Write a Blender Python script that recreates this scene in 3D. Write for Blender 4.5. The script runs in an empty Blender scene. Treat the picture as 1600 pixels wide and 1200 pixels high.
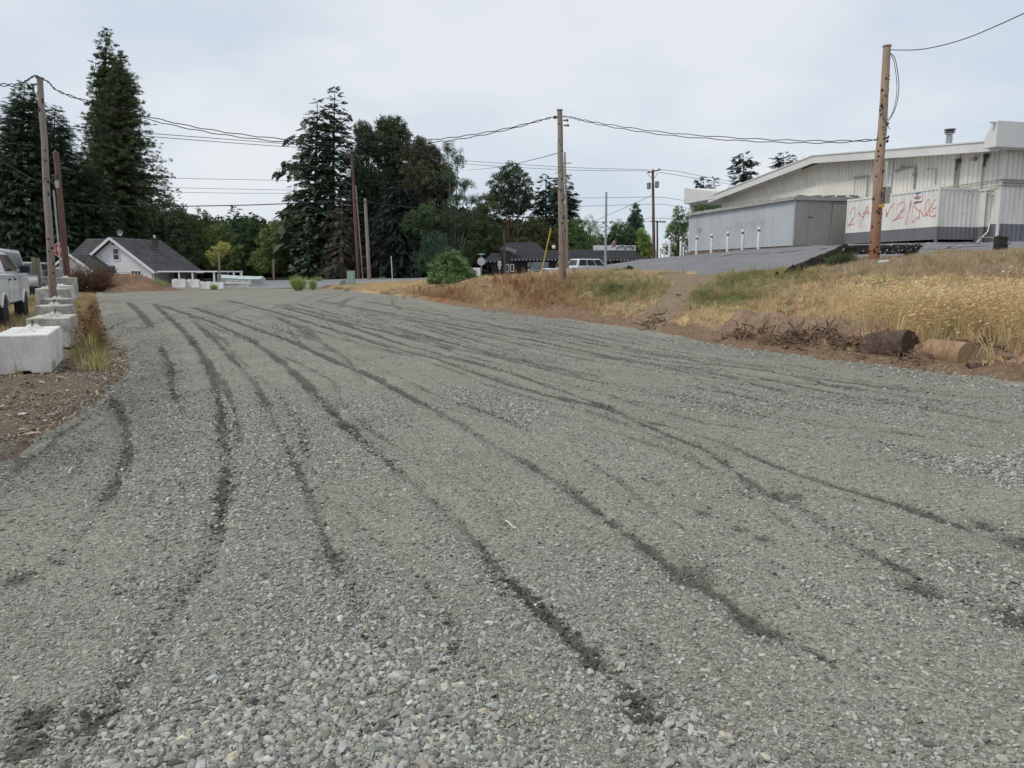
import bpy, math, random
import numpy as np
from mathutils import Vector, Matrix, Euler
R = math.radians
rng = np.random.default_rng(7)
random.seed(7)
scene = bpy.context.scene
COL = scene.collection

# ------------------------------------------------------------------ camera
CAMH = 1.6
F = 1180.0
PITCH = math.atan(175 / F)
cd = bpy.data.cameras.new('camera')
cam = bpy.data.objects.new('camera', cd)
COL.objects.link(cam)
cd.sensor_width = 36.0
cd.lens = 36.0 * F / 1600.0
cam.location = (0, 0, CAMH)
cam.rotation_euler = (math.pi / 2 - PITCH, 0, 0)
cd.clip_start = 0.05
cd.clip_end = 6000
scene.camera = cam

# ------------------------------------------------------------------ world
SUN_EL, SUN_AZ = 52, 248        # azimuth clockwise from +Y: the sun stands left and a little behind the viewer, veiled by cloud
w = bpy.data.worlds.new('World')
scene.world = w
w.use_nodes = True
nt = w.node_tree
nt.nodes.clear()
wn = nt.nodes.new
out = wn('ShaderNodeOutputWorld')
sky = wn('ShaderNodeTexSky')
sky.sky_type = 'NISHITA'
sky.sun_disc = False
sky.sun_elevation = R(SUN_EL)
sky.sun_rotation = R(SUN_AZ)
bg1 = wn('ShaderNodeBackground')
bg1.inputs['Strength'].default_value = 0.1
nt.links.new(sky.outputs[0], bg1.inputs['Color'])
tc = wn('ShaderNodeTexCoord')
mp = wn('ShaderNodeMapping')
mp.inputs['Scale'].default_value = (1.0, 1.0, 2.6)
nt.links.new(tc.outputs['Generated'], mp.inputs['Vector'])
nz = wn('ShaderNodeTexNoise')
nz.inputs['Scale'].default_value = 2.3
nz.inputs['Detail'].default_value = 7
nz.inputs['Roughness'].default_value = 0.5
nt.links.new(mp.outputs[0], nz.inputs['Vector'])
cr = wn('ShaderNodeValToRGB')
cr.color_ramp.elements[0].position = 0.40
cr.color_ramp.elements[0].color = (0.55, 0.62, 0.70, 1)
cr.color_ramp.elements[1].position = 0.60
cr.color_ramp.elements[1].color = (0.715, 0.74, 0.77, 1)
nt.links.new(nz.outputs['Fac'], cr.inputs['Fac'])
bg2 = wn('ShaderNodeBackground')
bg2.inputs['Strength'].default_value = 1.0
nt.links.new(cr.outputs[0], bg2.inputs['Color'])
mx = wn('ShaderNodeMixShader')
mx.inputs[0].default_value = 0.9
nt.links.new(bg1.outputs[0], mx.inputs[1])
nt.links.new(bg2.outputs[0], mx.inputs[2])
nt.links.new(mx.outputs[0], out.inputs['Surface'])

sl = bpy.data.lights.new('sun', 'SUN')
sl.energy = 1.5
sl.angle = R(16)
sl.color = (1.0, 0.955, 0.88)
sun = bpy.data.objects.new('sun', sl)
COL.objects.link(sun)
sd = Vector((math.sin(R(SUN_AZ)) * math.cos(R(SUN_EL)), math.cos(R(SUN_AZ)) * math.cos(R(SUN_EL)), math.sin(R(SUN_EL))))
sun.rotation_euler = sd.to_track_quat('Z', 'Y').to_euler()
sun.location = (0, -20, 60)
vs = scene.view_settings
vs.view_transform = 'Standard'
vs.look = 'None'
vs.exposure = 0.24
vs.gamma = 1.0
vs.use_curve_mapping = False
scene.cycles.max_bounces = 5
scene.cycles.diffuse_bounces = 3
scene.cycles.glossy_bounces = 2
scene.cycles.transmission_bounces = 3
scene.cycles.transparent_max_bounces = 4

# ------------------------------------------------------------------ pixels of the photograph (1600x1200) to places
SP, CP = math.sin(PITCH), math.cos(PITCH)
def ray(px, py):
    r = (px - 800) / F; u = (600 - py) / F
    return np.array([r, CP + u * SP, -SP + u * CP])
def P(px, py, Y):                     # the point on that sight line at distance Y
    d = ray(px, py)
    return Vector((d[0] / d[1] * Y, Y, CAMH + d[2] / d[1] * Y))
def G0(px, py, z=0.0):                # the point on that sight line at height z
    d = ray(px, py)
    t = (z - CAMH) / d[2]
    return np.array([d[0] * t, d[1] * t])
FH = F / CP
def colpx(x, y):
    return 800 + FH * x / np.maximum(y, 0.2)
def XA(px, Y):
    return (px - 800) / FH * Y

# ------------------------------------------------------------------ noise
_tab = rng.random((256, 256))
def vnoise(x, y):
    x = np.asarray(x, float); y = np.asarray(y, float)
    xi = np.floor(x).astype(np.int64); yi = np.floor(y).astype(np.int64)
    fx = x - xi; fy = y - yi
    fx = fx * fx * (3 - 2 * fx); fy = fy * fy * (3 - 2 * fy)
    a = _tab[xi & 255, yi & 255]; b = _tab[(xi + 1) & 255, yi & 255]
    c = _tab[xi & 255, (yi + 1) & 255]; d = _tab[(xi + 1) & 255, (yi + 1) & 255]
    return (a * (1 - fx) + b * fx) * (1 - fy) + (c * (1 - fx) + d * fx) * fy
def fbm(x, y, o=4):
    s = 0; a = .5; t = 0
    for i in range(o):
        s = s + a * vnoise(x * 2 ** i + 17.3 * i, y * 2 ** i + 5.1 * i); t += a; a *= .5
    return s / t
def sdf(poly, x, y):                  # signed distance, positive inside
    poly = np.asarray(poly, float)
    shp = np.shape(x); x = np.ravel(x); y = np.ravel(y)
    best = np.full(x.shape, 1e18); ins = np.zeros(x.shape, bool)
    n = len(poly)
    for i in range(n):
        ax, ay = poly[i]; bx, by = poly[(i + 1) % n]
        dx, dy = bx - ax, by - ay
        t = np.clip(((x - ax) * dx + (y - ay) * dy) / (dx * dx + dy * dy + 1e-12), 0, 1)
        d = (x - ax - t * dx) ** 2 + (y - ay - t * dy) ** 2
        best = np.minimum(best, d)
        if ay != by:
            c = ((ay > y) != (by > y)) & (x < (bx - ax) * (y - ay) / (by - ay) + ax)
            ins ^= c
    return np.where(ins, 1, -1).reshape(shp) * np.sqrt(best).reshape(shp)
def dpoly(pl, x, y):                  # distance to an open line
    best = np.full(x.shape, 1e18); prm = np.zeros(x.shape)
    L = 0
    for (ax, ay), (bx, by) in zip(pl[:-1], pl[1:]):
        dx, dy = bx - ax, by - ay
        l = math.hypot(dx, dy) + 1e-9
        t = np.clip(((x - ax) * dx + (y - ay) * dy) / (l * l), 0, 1)
        d = (x - ax - t * dx) ** 2 + (y - ay - t * dy) ** 2
        m = d < best
        best = np.where(m, d, best); prm = np.where(m, L + t * l, prm)
        L += l
    return np.sqrt(best), prm, L
def sstep(a, b, x):
    t = np.clip((x - a) / (b - a), 0, 1)
    return t * t * (3 - 2 * t)

# ------------------------------------------------------------------ objects
def tag(o, label=None, cat=None, group=None, kind=None):
    if label: o['label'] = label
    if cat: o['category'] = cat
    if group: o['group'] = group
    if kind: o['kind'] = kind
    return o
def thing(name, label, cat, loc=(0, 0, 0), rz=0, group=None):
    o = bpy.data.objects.new(name, None)
    o.empty_display_size = .2
    COL.objects.link(o)
    o.location = loc; o.rotation_euler = (0, 0, rz)
    return tag(o, label, cat, group)
def mesh_obj(name, verts, faces, mat=None, parent=None, smooth=False, loc=None):
    me = bpy.data.meshes.new(name)
    if isinstance(verts, np.ndarray): verts = verts.tolist()
    me.from_pydata(verts, [], faces)
    if mat: me.materials.append(mat)
    if smooth: me.polygons.foreach_set('use_smooth', [True] * len(me.polygons))
    me.update()
    o = bpy.data.objects.new(name, me)
    COL.objects.link(o)
    if parent: o.parent = parent
    if loc is not None: o.location = loc
    return o
def copy_tree(o, parent=None):
    c = o.copy(); COL.objects.link(c); c.parent = parent
    for ch in list(o.children): copy_tree(ch, c)
    return c
def grid_obj(name, X, Y, Z, mat, keep=None, attrs=None, cols=None, smooth=True, wrap=False):
    r, c = X.shape
    V = np.stack([X.ravel(), Y.ravel(), Z.ravel()], 1).astype(np.float32)
    idx = np.arange(r * c).reshape(r, c)
    if wrap: idx = np.concatenate([idx, idx[:, :1]], 1)
    q = np.stack([idx[:-1, :-1].ravel(), idx[:-1, 1:].ravel(), idx[1:, 1:].ravel(), idx[1:, :-1].ravel()], 1)
    if keep is not None:
        k = keep.ravel()
        q = q[k[q].any(1)]
    used = np.zeros(r * c, bool); used[q.ravel()] = True
    re = np.cumsum(used) - 1
    q = re[q]; V = V[used]
    me = bpy.data.meshes.new(name)
    me.vertices.add(len(V)); me.vertices.foreach_set('co', V.ravel())
    me.loops.add(q.size); me.loops.foreach_set('vertex_index', q.ravel().astype(np.int32))
    me.polygons.add(len(q))
    me.polygons.foreach_set('loop_start', np.arange(0, q.size, 4, dtype=np.int32))
    me.polygons.foreach_set('loop_total', np.full(len(q), 4, dtype=np.int32))
    me.update(calc_edges=True)
    if smooth: me.polygons.foreach_set('use_smooth', np.ones(len(q), bool))
    for k, a in (attrs or {}).items():
        at = me.attributes.new(k, 'FLOAT', 'POINT')
        at.data.foreach_set('value', a.ravel()[used].astype(np.float32))
    for k, a in (cols or {}).items():
        at = me.attributes.new(k, 'FLOAT_COLOR', 'POINT')
        cc = np.concatenate([a.reshape(-1, 3)[used], np.ones((used.sum(), 1))], 1).astype(np.float32)
        at.data.foreach_set('color', cc.ravel())
    me.materials.append(mat)
    me.validate()
    o = bpy.data.objects.new(name, me); COL.objects.link(o)
    return o

class MB:
    def __init__(s): s.v = []; s.f = []
    def add(s, vs_, fs):
        b = len(s.v); s.v += [tuple(p) for p in vs_]; s.f += [tuple(b + i for i in f) for f in fs]; return s
    def box(s, c, d, rot=None):
        hx, hy, hz = d[0] / 2, d[1] / 2, d[2] / 2
        vs_ = [Vector((x, y, z)) for x in (-hx, hx) for y in (-hy, hy) for z in (-hz, hz)]
        if rot is not None:
            m = Euler(rot).to_matrix(); vs_ = [m @ p for p in vs_]
        vs_ = [p + Vector(c) for p in vs_]
        return s.add(vs_, [(0, 1, 3, 2), (4, 6, 7, 5), (0, 4, 5, 1), (2, 3, 7, 6), (0, 2, 6, 4), (1, 5, 7, 3)])
    def bar(s, a, b, wd, ht, up=(0, 0, 1)):          # a rectangular bar between two points
        a = Vector(a); b = Vector(b); d = (b - a).normalized(); u = Vector(up)
        sd_ = d.cross(u).normalized(); u = sd_.cross(d)
        vs_ = [p + sd_ * (i * wd / 2) + u * (j * ht / 2) for p in (a, b) for i, j in ((-1, -1), (1, -1), (1, 1), (-1, 1))]
        return s.add(vs_, [(0, 1, 2, 3), (7, 6, 5, 4), (0, 4, 5, 1), (1, 5, 6, 2), (2, 6, 7, 3), (3, 7, 4, 0)])
    def tube(s, pts, rad, n=8, cap=True, jit=0):
        pts = [Vector(p) for p in pts]
        if not hasattr(rad, '__len__'): rad = [rad] * len(pts)
        rings = []; ref = None
        for i, p in enumerate(pts):
            d = (pts[min(i + 1, len(pts) - 1)] - pts[max(i - 1, 0)])
            if d.length < 1e-9: d = Vector((0, 0, 1))
            d.normalize()
            if ref is None:
                ref = Vector((1, 0, 0)) if abs(d.x) < .9 else Vector((0, 1, 0))
            a = (ref - d * ref.dot(d)).normalized(); b_ = d.cross(a); ref = a
            ring = []
            for k in range(n):
                t = 2 * math.pi * k / n; rr = rad[i] * (1 + (random.uniform(-jit, jit) if jit else 0))
                ring.append(p + a * (math.cos(t) * rr) + b_ * (math.sin(t) * rr))
            rings.append(ring)
        vs_ = [q for r_ in rings for q in r_]; fs = []
        for i in range(len(pts) - 1):
            for k in range(n):
                fs.append((i * n + k, i * n + (k + 1) % n, (i + 1) * n + (k + 1) % n, (i + 1) * n + k))
        if cap:
            fs.append(tuple(range(n - 1, -1, -1))); fs.append(tuple((len(pts) - 1) * n + k for k in range(n)))
        return s.add(vs_, fs)
    def lathe(s, prof, n=16, axis='z', c=(0, 0, 0), cap=True):
        vs_ = []; fs = []
        for r_, h in prof:
            for k in range(n):
                t = 2 * math.pi * k / n; x, y = r_ * math.cos(t), r_ * math.sin(t)
                p = (x, y, h) if axis == 'z' else ((h, x, y) if axis == 'x' else (y, h, x))
                vs_.append((p[0] + c[0], p[1] + c[1], p[2] + c[2]))
        for i in range(len(prof) - 1):
            for k in range(n):
                fs.append((i * n + k, i * n + (k + 1) % n, (i + 1) * n + (k + 1) % n, (i + 1) * n + k))
        if cap:
            fs.append(tuple(range(n - 1, -1, -1))); fs.append(tuple((len(prof) - 1) * n + k for k in range(n)))
        return s.add(vs_, fs)
    def prism(s, poly, off):                         # polygon (3-D points) pushed along off
        off = Vector(off); n = len(poly)
        a = [Vector(p) for p in poly]; b = [p + off for p in a]
        fs = [tuple(range(n - 1, -1, -1)), tuple(range(n, 2 * n))]
        fs += [(i, (i + 1) % n, n + (i + 1) % n, n + i) for i in range(n)]
        return s.add(a + b, fs)
    def build(s, name, mat=None, parent=None, smooth=False, loc=None, bevel=0, fix=True):
        o = mesh_obj(name, s.v, s.f, mat, parent, smooth, loc)
        if fix:
            import bmesh
            bm = bmesh.new(); bm.from_mesh(o.data); bmesh.ops.recalc_face_normals(bm, faces=bm.faces)
            bm.to_mesh(o.data); bm.free()
        if bevel:
            m = o.modifiers.new('bevel', 'BEVEL'); m.width = bevel; m.segments = 2; m.limit_method = 'ANGLE'; m.angle_limit = R(35)
        if smooth and len(o.data.polygons):
            try: o.data.set_sharp_from_angle(angle=R(40))
            except Exception: pass
        return o

# ------------------------------------------------------------------ materials
def new_mat(name):
    m = bpy.data.materials.new(name); m.use_nodes = True
    n = m.node_tree; bs = n.nodes['Principled BSDF']
    return m, n, bs
def lnk(n, a, b): n.links.new(a, b)
def noise_node(n, scale, detail=4, rough=.55, stretch=(1, 1, 1), coord='Object'):
    t = n.nodes.new('ShaderNodeTexCoord'); mpn = n.nodes.new('ShaderNodeMapping')
    mpn.inputs['Scale'].default_value = stretch
    lnk(n, t.outputs[coord], mpn.inputs['Vector'])
    z = n.nodes.new('ShaderNodeTexNoise'); z.inputs['Scale'].default_value = scale
    z.inputs['Detail'].default_value = detail; z.inputs['Roughness'].default_value = rough
    lnk(n, mpn.outputs[0], z.inputs['Vector'])
    return z
def ramp(n, src, stops):
    c = n.nodes.new('ShaderNodeValToRGB'); e = c.color_ramp.elements
    while len(e) < len(stops): e.new(.5)
    for i, (p, col) in enumerate(stops):
        e[i].position = p; e[i].color = (col[0], col[1], col[2], 1)
    lnk(n, src, c.inputs['Fac']); return c
def mixc(n, a, b, fac, mode='MIX'):
    m = n.nodes.new('ShaderNodeMix'); m.data_type = 'RGBA'; m.blend_type = mode
    for s_, v in ((m.inputs[6], a), (m.inputs[7], b), (m.inputs[0], fac)):
        if hasattr(v, 'is_output') or isinstance(v, bpy.types.NodeSocket): lnk(n, v, s_)
        elif isinstance(v, (int, float)): s_.default_value = v
        else: s_.default_value = (v[0], v[1], v[2], 1)
    return m.outputs[2]
def math_node(n, op, a, b=None, clamp=False):
    m = n.nodes.new('ShaderNodeMath'); m.operation = op; m.use_clamp = clamp
    for s_, v in ((m.inputs[0], a), (m.inputs[1], b)):
        if v is None: continue
        if isinstance(v, bpy.types.NodeSocket): lnk(n, v, s_)
        else: s_.default_value = v
    return m.outputs[0]
def add_bump(n, bs, h, strength=.3, dist=.02):
    b = n.nodes.new('ShaderNodeBump'); b.inputs['Strength'].default_value = strength; b.inputs['Distance'].default_value = dist
    lnk(n, h, b.inputs['Height']); lnk(n, b.outputs[0], bs.inputs['Normal']); return b
_mc = {}
def M(name, col, rough=.8, col2=None, scale=3.0, stretch=(1, 1, 1), metal=0.0, bump=.0, bscale=None, fine=.25, spec=.3, lo=.35, hi=.65, bdist=.01):
    """plain weathered surface: two colours mottled by noise, fine grain on top"""
    if name in _mc: return _mc[name]
    m, n, bs = new_mat(name)
    c2 = col2 or tuple(c * .75 for c in col)
    z = noise_node(n, scale, 6, .6, stretch)
    c = ramp(n, z.outputs['Fac'], [(lo, c2), (hi, col)])
    z2 = noise_node(n, (bscale or scale * 12), 3, .6, stretch)
    g = ramp(n, z2.outputs['Fac'], [(.3, (1 - fine,) * 3), (.7, (1 + fine * .4,) * 3)])
    o = mixc(n, c.outputs[0], g.outputs[0], 1.0, 'MULTIPLY')
    lnk(n, o, bs.inputs['Base Color'])
    bs.inputs['Roughness'].default_value = rough
    bs.inputs['Metallic'].default_value = metal
    bs.inputs['Specular IOR Level'].default_value = spec
    if bump: add_bump(n, bs, z2.outputs['Fac'], bump, bdist)
    _mc[name] = m; return m
def inst_mat(name, rough=.8, trans=0.0, spec=.2, bump=0):
    m, n, bs = new_mat(name)
    a = n.nodes.new('ShaderNodeAttribute'); a.attribute_type = 'INSTANCER'; a.attribute_name = 'icol'
    lnk(n, a.outputs['Color'], bs.inputs['Base Color'])
    bs.inputs['Roughness'].default_value = rough; bs.inputs['Specular IOR Level'].default_value = spec
    if bump:
        z = noise_node(n, 3.0, 3); add_bump(n, bs, z.outputs['Fac'], bump, .1)
    if trans:
        o = n.nodes['Material Output']; t = n.nodes.new('ShaderNodeBsdfTranslucent'); x = n.nodes.new('ShaderNodeMixShader')
        lnk(n, a.outputs['Color'], t.inputs['Color']); x.inputs[0].default_value = trans
        lnk(n, bs.outputs[0], x.inputs[1]); lnk(n, t.outputs[0], x.inputs[2]); lnk(n, x.outputs[0], o.inputs['Surface'])
    return m

# ------------------------------------------------------------------ scattering: prototypes and points live in one mesh, geometry nodes put one on the other
_gn = {}
def gn_tree(k):
    if k in _gn: return _gn[k]
    g = bpy.data.node_groups.new('scatter_%d' % k, 'GeometryNodeTree')
    g.interface.new_socket('Geometry', in_out='INPUT', socket_type='NodeSocketGeometry')
    g.interface.new_socket('Geometry', in_out='OUTPUT', socket_type='NodeSocketGeometry')
    N = g.nodes.new; L = g.links.new
    gi = N('NodeGroupInput'); go = N('NodeGroupOutput')
    def attr(nm, ty):
        a = N('GeometryNodeInputNamedAttribute'); a.data_type = ty; a.inputs['Name'].default_value = nm
        return [s for s in a.outputs if s.enabled and s.name == 'Attribute'][0]
    pid = attr('pid', 'INT')
    def sep(val):
        c = N('FunctionNodeCompare'); c.data_type = 'INT'; c.operation = 'EQUAL'
        ins = [s for s in c.inputs if s.enabled]
        L(pid, ins[0]); ins[1].default_value = val
        s_ = N('GeometryNodeSeparateGeometry'); s_.domain = 'POINT'
        L(gi.outputs[0], s_.inputs['Geometry']); L(c.outputs[0], s_.inputs['Selection'])
        return s_.outputs['Selection']
    j = N('GeometryNodeJoinGeometry')
    for i in range(k):
        t = N('GeometryNodeGeometryToInstance'); L(sep(i), t.inputs[0]); L(t.outputs[0], j.inputs[0])
    ip = N('GeometryNodeInstanceOnPoints')
    L(sep(-1), ip.inputs['Points']); L(j.outputs[0], ip.inputs['Instance'])
    ip.inputs['Pick Instance'].default_value = True
    L(attr('which', 'INT'), ip.inputs['Instance Index'])
    e = N('FunctionNodeEulerToRotation'); L(attr('rot', 'FLOAT_VECTOR'), e.inputs[0]); L(e.outputs[0], ip.inputs['Rotation'])
    L(attr('scl', 'FLOAT_VECTOR'), ip.inputs['Scale'])
    L(ip.outputs[0], go.inputs[0])
    _gn[k] = g; return g
def scatter(name, protos, pts, rot, scl, col, mat, parent=None, smooth=False):
    pts = np.asarray(pts, np.float32); n = len(pts)
    if n == 0: return None
    scl = np.asarray(scl, np.float32)
    if scl.ndim == 1: scl = np.repeat(scl[:, None], 3, 1)
    V = []; FF = []; pid = []; b = 0
    for k, (pv, pf) in enumerate(protos):
        V += [tuple(p) for p in pv]; FF += [tuple(b + i for i in f) for f in pf]; pid += [k] * len(pv); b += len(pv)
    np_ = b
    V = np.concatenate([np.array(V, np.float32), pts]); pid = np.concatenate([np.array(pid), np.full(n, -1)]).astype(np.int32)
    me = bpy.data.meshes.new(name)
    me.from_pydata(V.tolist(), [], FF)
    if smooth: me.polygons.foreach_set('use_smooth', [True] * len(me.polygons))
    me.materials.append(mat)
    def put(nm, ty, key, arr, w_):
        a = me.attributes.new(nm, ty, 'POINT')
        z = np.zeros((np_, w_), np.float32) if w_ > 1 else np.zeros(np_)
        d = np.concatenate([z, arr]).ravel()
        a.data.foreach_set(key, d.astype(np.int32 if ty == 'INT' else np.float32))
    a = me.attributes.new('pid', 'INT', 'POINT'); a.data.foreach_set('value', pid)
    put('rot', 'FLOAT_VECTOR', 'vector', np.asarray(rot, np.float32), 3)
    put('scl', 'FLOAT_VECTOR', 'vector', scl, 3)
    c4 = np.concatenate([np.asarray(col, np.float32), np.ones((n, 1), np.float32)], 1)
    put('icol', 'FLOAT_COLOR', 'color', c4, 4)
    put('which', 'INT', 'value', rng.integers(0, len(protos), n).astype(np.int32), 1)
    o = bpy.data.objects.new(name, me); COL.objects.link(o)
    if parent: o.parent = parent
    md = o.modifiers.new('scatter', 'NODES'); md.node_group = gn_tree(len(protos))
    return o
def jitcol(base, n, v=.18, h=.06):
    base = np.asarray(base, float)
    if base.ndim == 1: base = np.repeat(base[None], n, 0)
    return np.clip(base * (1 + rng.normal(0, v, (n, 1))) * (1 + rng.normal(0, h, (n, 3))), .004, .95)
# ================================================================== TERRAIN
# the lie of the land, by bearing: eight (distance, height) knots from the edge of the gravel outwards
KN = {
 -1200: [(7, 0), (9, .1), (14, .15), (24, .2), (40, .3), (60, .3), (90, .3), (160, .5)],
 -200: [(12, 0), (14, .1), (20, .15), (30, .2), (44, .3), (60, .3), (90, .3), (160, .5)],
 60:  [(14, 0), (17, .08), (22, .18), (30, .25), (40, .35), (60, .3), (80, .1), (160, .8)],
 150: [(60, 0), (62, .02), (66, .05), (70, .0), (76, -.3), (82, -.5), (100, -.3), (160, .8)],
 330: [(68, 0), (70, .02), (72, .05), (74, .1), (78, .1), (90, .35), (105, .5), (160, .8)],
 500: [(66, 0), (68, .03), (70, .1), (73, .25), (78, .35), (90, .62), (105, .7), (160, 1.0)],
 560: [(56, 0), (60, .05), (66, .2), (71, .35), (77, .5), (90, .75), (105, .9), (160, 1.0)],
 640: [(45, 0), (52, .15), (60, .4), (68, .6), (76, .75), (90, .8), (105, .95), (160, 1.2)],
 700: [(36, 0), (40, .3), (46, .6), (55, .85), (66, .95), (80, 1.0), (105, 1.0), (160, 1.3)],
 760: [(32, 0), (35, .35), (39, .8), (45, 1.15), (58, 1.1), (80, 1.0), (105, 1.0), (160, 1.3)],
 830: [(27.5, 0), (29.5, .4), (32, .95), (35, 1.33), (46, 1.3), (70, .8), (105, .9), (160, 1.3)],
 877: [(25.5, 0), (27, .4), (29, 1.0), (31.5, 1.5), (42, 1.7), (60, .8), (95, .7), (160, 1.3)],
 950: [(22.8, 0), (25, .4), (28, 1.0), (31, 1.56), (38, 1.85), (50, 2.05), (78, .7), (160, 1.3)],
 1000: [(21.2, 0), (23, .3), (26, .85), (30, 1.5), (38, 1.95), (52, 2.4), (80, 1.5), (160, 1.6)],
 1050: [(19.2, 0), (21, .3), (25, .95), (29, 1.5), (38, 2.0), (54, 2.65), (80, 2.75), (160, 2.2)],
 1150: [(16.2, 0), (18, .3), (22, .95), (27, 1.56), (36, 2.3), (48, 2.92), (70, 2.95), (160, 3.0)],
 1230: [(14.7, 0), (17, .45), (20.5, 1.1), (25, 1.66), (34, 2.35), (46, 3.05), (70, 3.1), (160, 3.2)],
 1300: [(13.8, 0), (16.5, .65), (19.5, 1.3), (23.5, 1.78), (31, 2.4), (44, 3.08), (70, 3.2), (160, 3.3)],
 1365: [(13, 0), (15.5, .8), (18.5, 1.45), (22.5, 1.86), (29, 2.4), (40, 3.02), (70, 3.3), (160, 3.3)],
 1500: [(11.9, 0), (13.6, .55), (16.3, 1.3), (19.5, 1.98), (27, 2.5), (38, 2.98), (70, 3.3), (160, 3.3)],
 1600: [(11.2, 0), (12.6, .5), (15, 1.25), (18, 1.98), (26, 2.5), (37, 2.98), (70, 3.3), (160, 3.3)],
 2300: [(8.8, 0), (10, .5), (12.4, 1.25), (15, 1.98), (23, 2.5), (32, 3.1), (60, 3.3), (140, 3.3)],
 6000: [(3.5, 0), (4.2, .5), (5.2, 1.25), (6.3, 1.98), (9, 2.5), (13, 3.1), (25, 3.3), (60, 3.3)],
}
_kp = np.array(sorted(KN)); _ky = np.array([[k[0] for k in KN[p]] for p in _kp], float); _kz = np.array([[k[1] for k in KN[p]] for p in _kp], float)
def knots(px):
    ys = [np.interp(px, _kp, _ky[:, i]) for i in range(8)]
    zs = [np.interp(px, _kp, _kz[:, i]) for i in range(8)]
    return ys, zs
def H(x, y):
    x = np.asarray(x, float); y = np.asarray(y, float)
    px = np.where(y > .3, 800 + FH * x / np.maximum(y, .3), np.where(x > 0, 6000, -1200))
    ys, zs = knots(px)
    z = np.where(y > ys[7], zs[7], 0.0)
    for i in range(7):
        t = (y - ys[i]) / (ys[i + 1] - ys[i]); m = (t >= 0) & (t <= 1)
        z = np.where(m, zs[i] + (zs[i + 1] - zs[i]) * t, z)
    z = np.where(y < .5, np.where(x > 8, np.clip((x - 8) * .35, 0, 3), 0), z)
    bankiness = sstep(.1, .6, z) * sstep(60, 40, y)
    z = z + bankiness * (fbm(x * .8, y * .8) - .5) * .28
    return z
def Hs(x, y): return float(H(np.array([x]), np.array([y]))[0])

px_edge = [(0, 712), (40, 680), (100, 640), (150, 612), (178, 585), (182, 560), (166, 528), (156, 500), (150, 470), (147, 456),
           (190, 453), (250, 451), (330, 449), (420, 448), (500, 450), (530, 453), (560, 456), (640, 464), (700, 475), (760, 484), (830, 493), (900, 500),
           (1000, 513), (1080, 527), (1150, 541), (1250, 556), (1400, 574), (1500, 585), (1600, 596), (1800, 618)]
LOT = [tuple(G0(*p)) for p in px_edge] + [(9.5, 4), (10, -26), (-14, -26), (-9, 0), (-5.2, 4.0)]
ASPH = [(XA(850, 37), 37), (XA(905, 33.2), 33.2), (XA(985, 32.2), 32.2), (XA(1050, 30), 30), (XA(1100, 28.6), 28.6), (XA(1150, 27.4), 27.4),
        (XA(1200, 26.2), 26.2), (XA(1230, 25.4), 25.4), (XA(1300, 24.6), 24.6), (XA(1365, 24.4), 24.4), (XA(1440, 23.4), 23.4), (XA(1500, 21.2), 21.2), (XA(1600, 19.4), 19.4),
        (XA(2300, 16), 16), (60, 20), (80, 120), (XA(1100, 120), 120), (XA(1020, 110), 110), (XA(985, 84), 84), (XA(900, 78), 78), (XA(850, 60), 60)]
ROAD = [(XA(290, 79), 79), (XA(400, 76.5), 76.5), (XA(500, 75.5), 75.5), (XA(600, 75), 75), (XA(680, 72), 72), (XA(740, 64), 64), (XA(800, 56), 56), (XA(850, 46), 46), (XA(853, 39), 39),
        (XA(868, 37.5), 37.5), (XA(868, 60), 60), (XA(905, 78.3), 78.3), (XA(980, 84.3), 84.3), (XA(980, 88), 88), (XA(800, 88.5), 88.5), (XA(660, 94), 94), (XA(500, 97), 97), (XA(330, 99), 99), (XA(200, 108), 108), (XA(180, 101), 101)]
PATH = [G0(*(1005, 514)), G0(*(985, 508))]
path_line = [(P(1008, 512, 20.8)[0], 20.8), (P(1030, 495, 22.5)[0], 22.5), (P(1062, 470, 24.5)[0], 24.5), (P(1080, 450, 26.5)[0], 26.5), (P(1100, 434, 28.2)[0], 28.2), (P(1180, 430, 27.2)[0], 27.2)]
path_line = [(float(a), float(b)) for a, b in path_line]
path_line2 = [(P(1080, 450, 26.5)[0], 26.5), (P(1048, 436, 28.6)[0], 28.6)]

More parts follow.
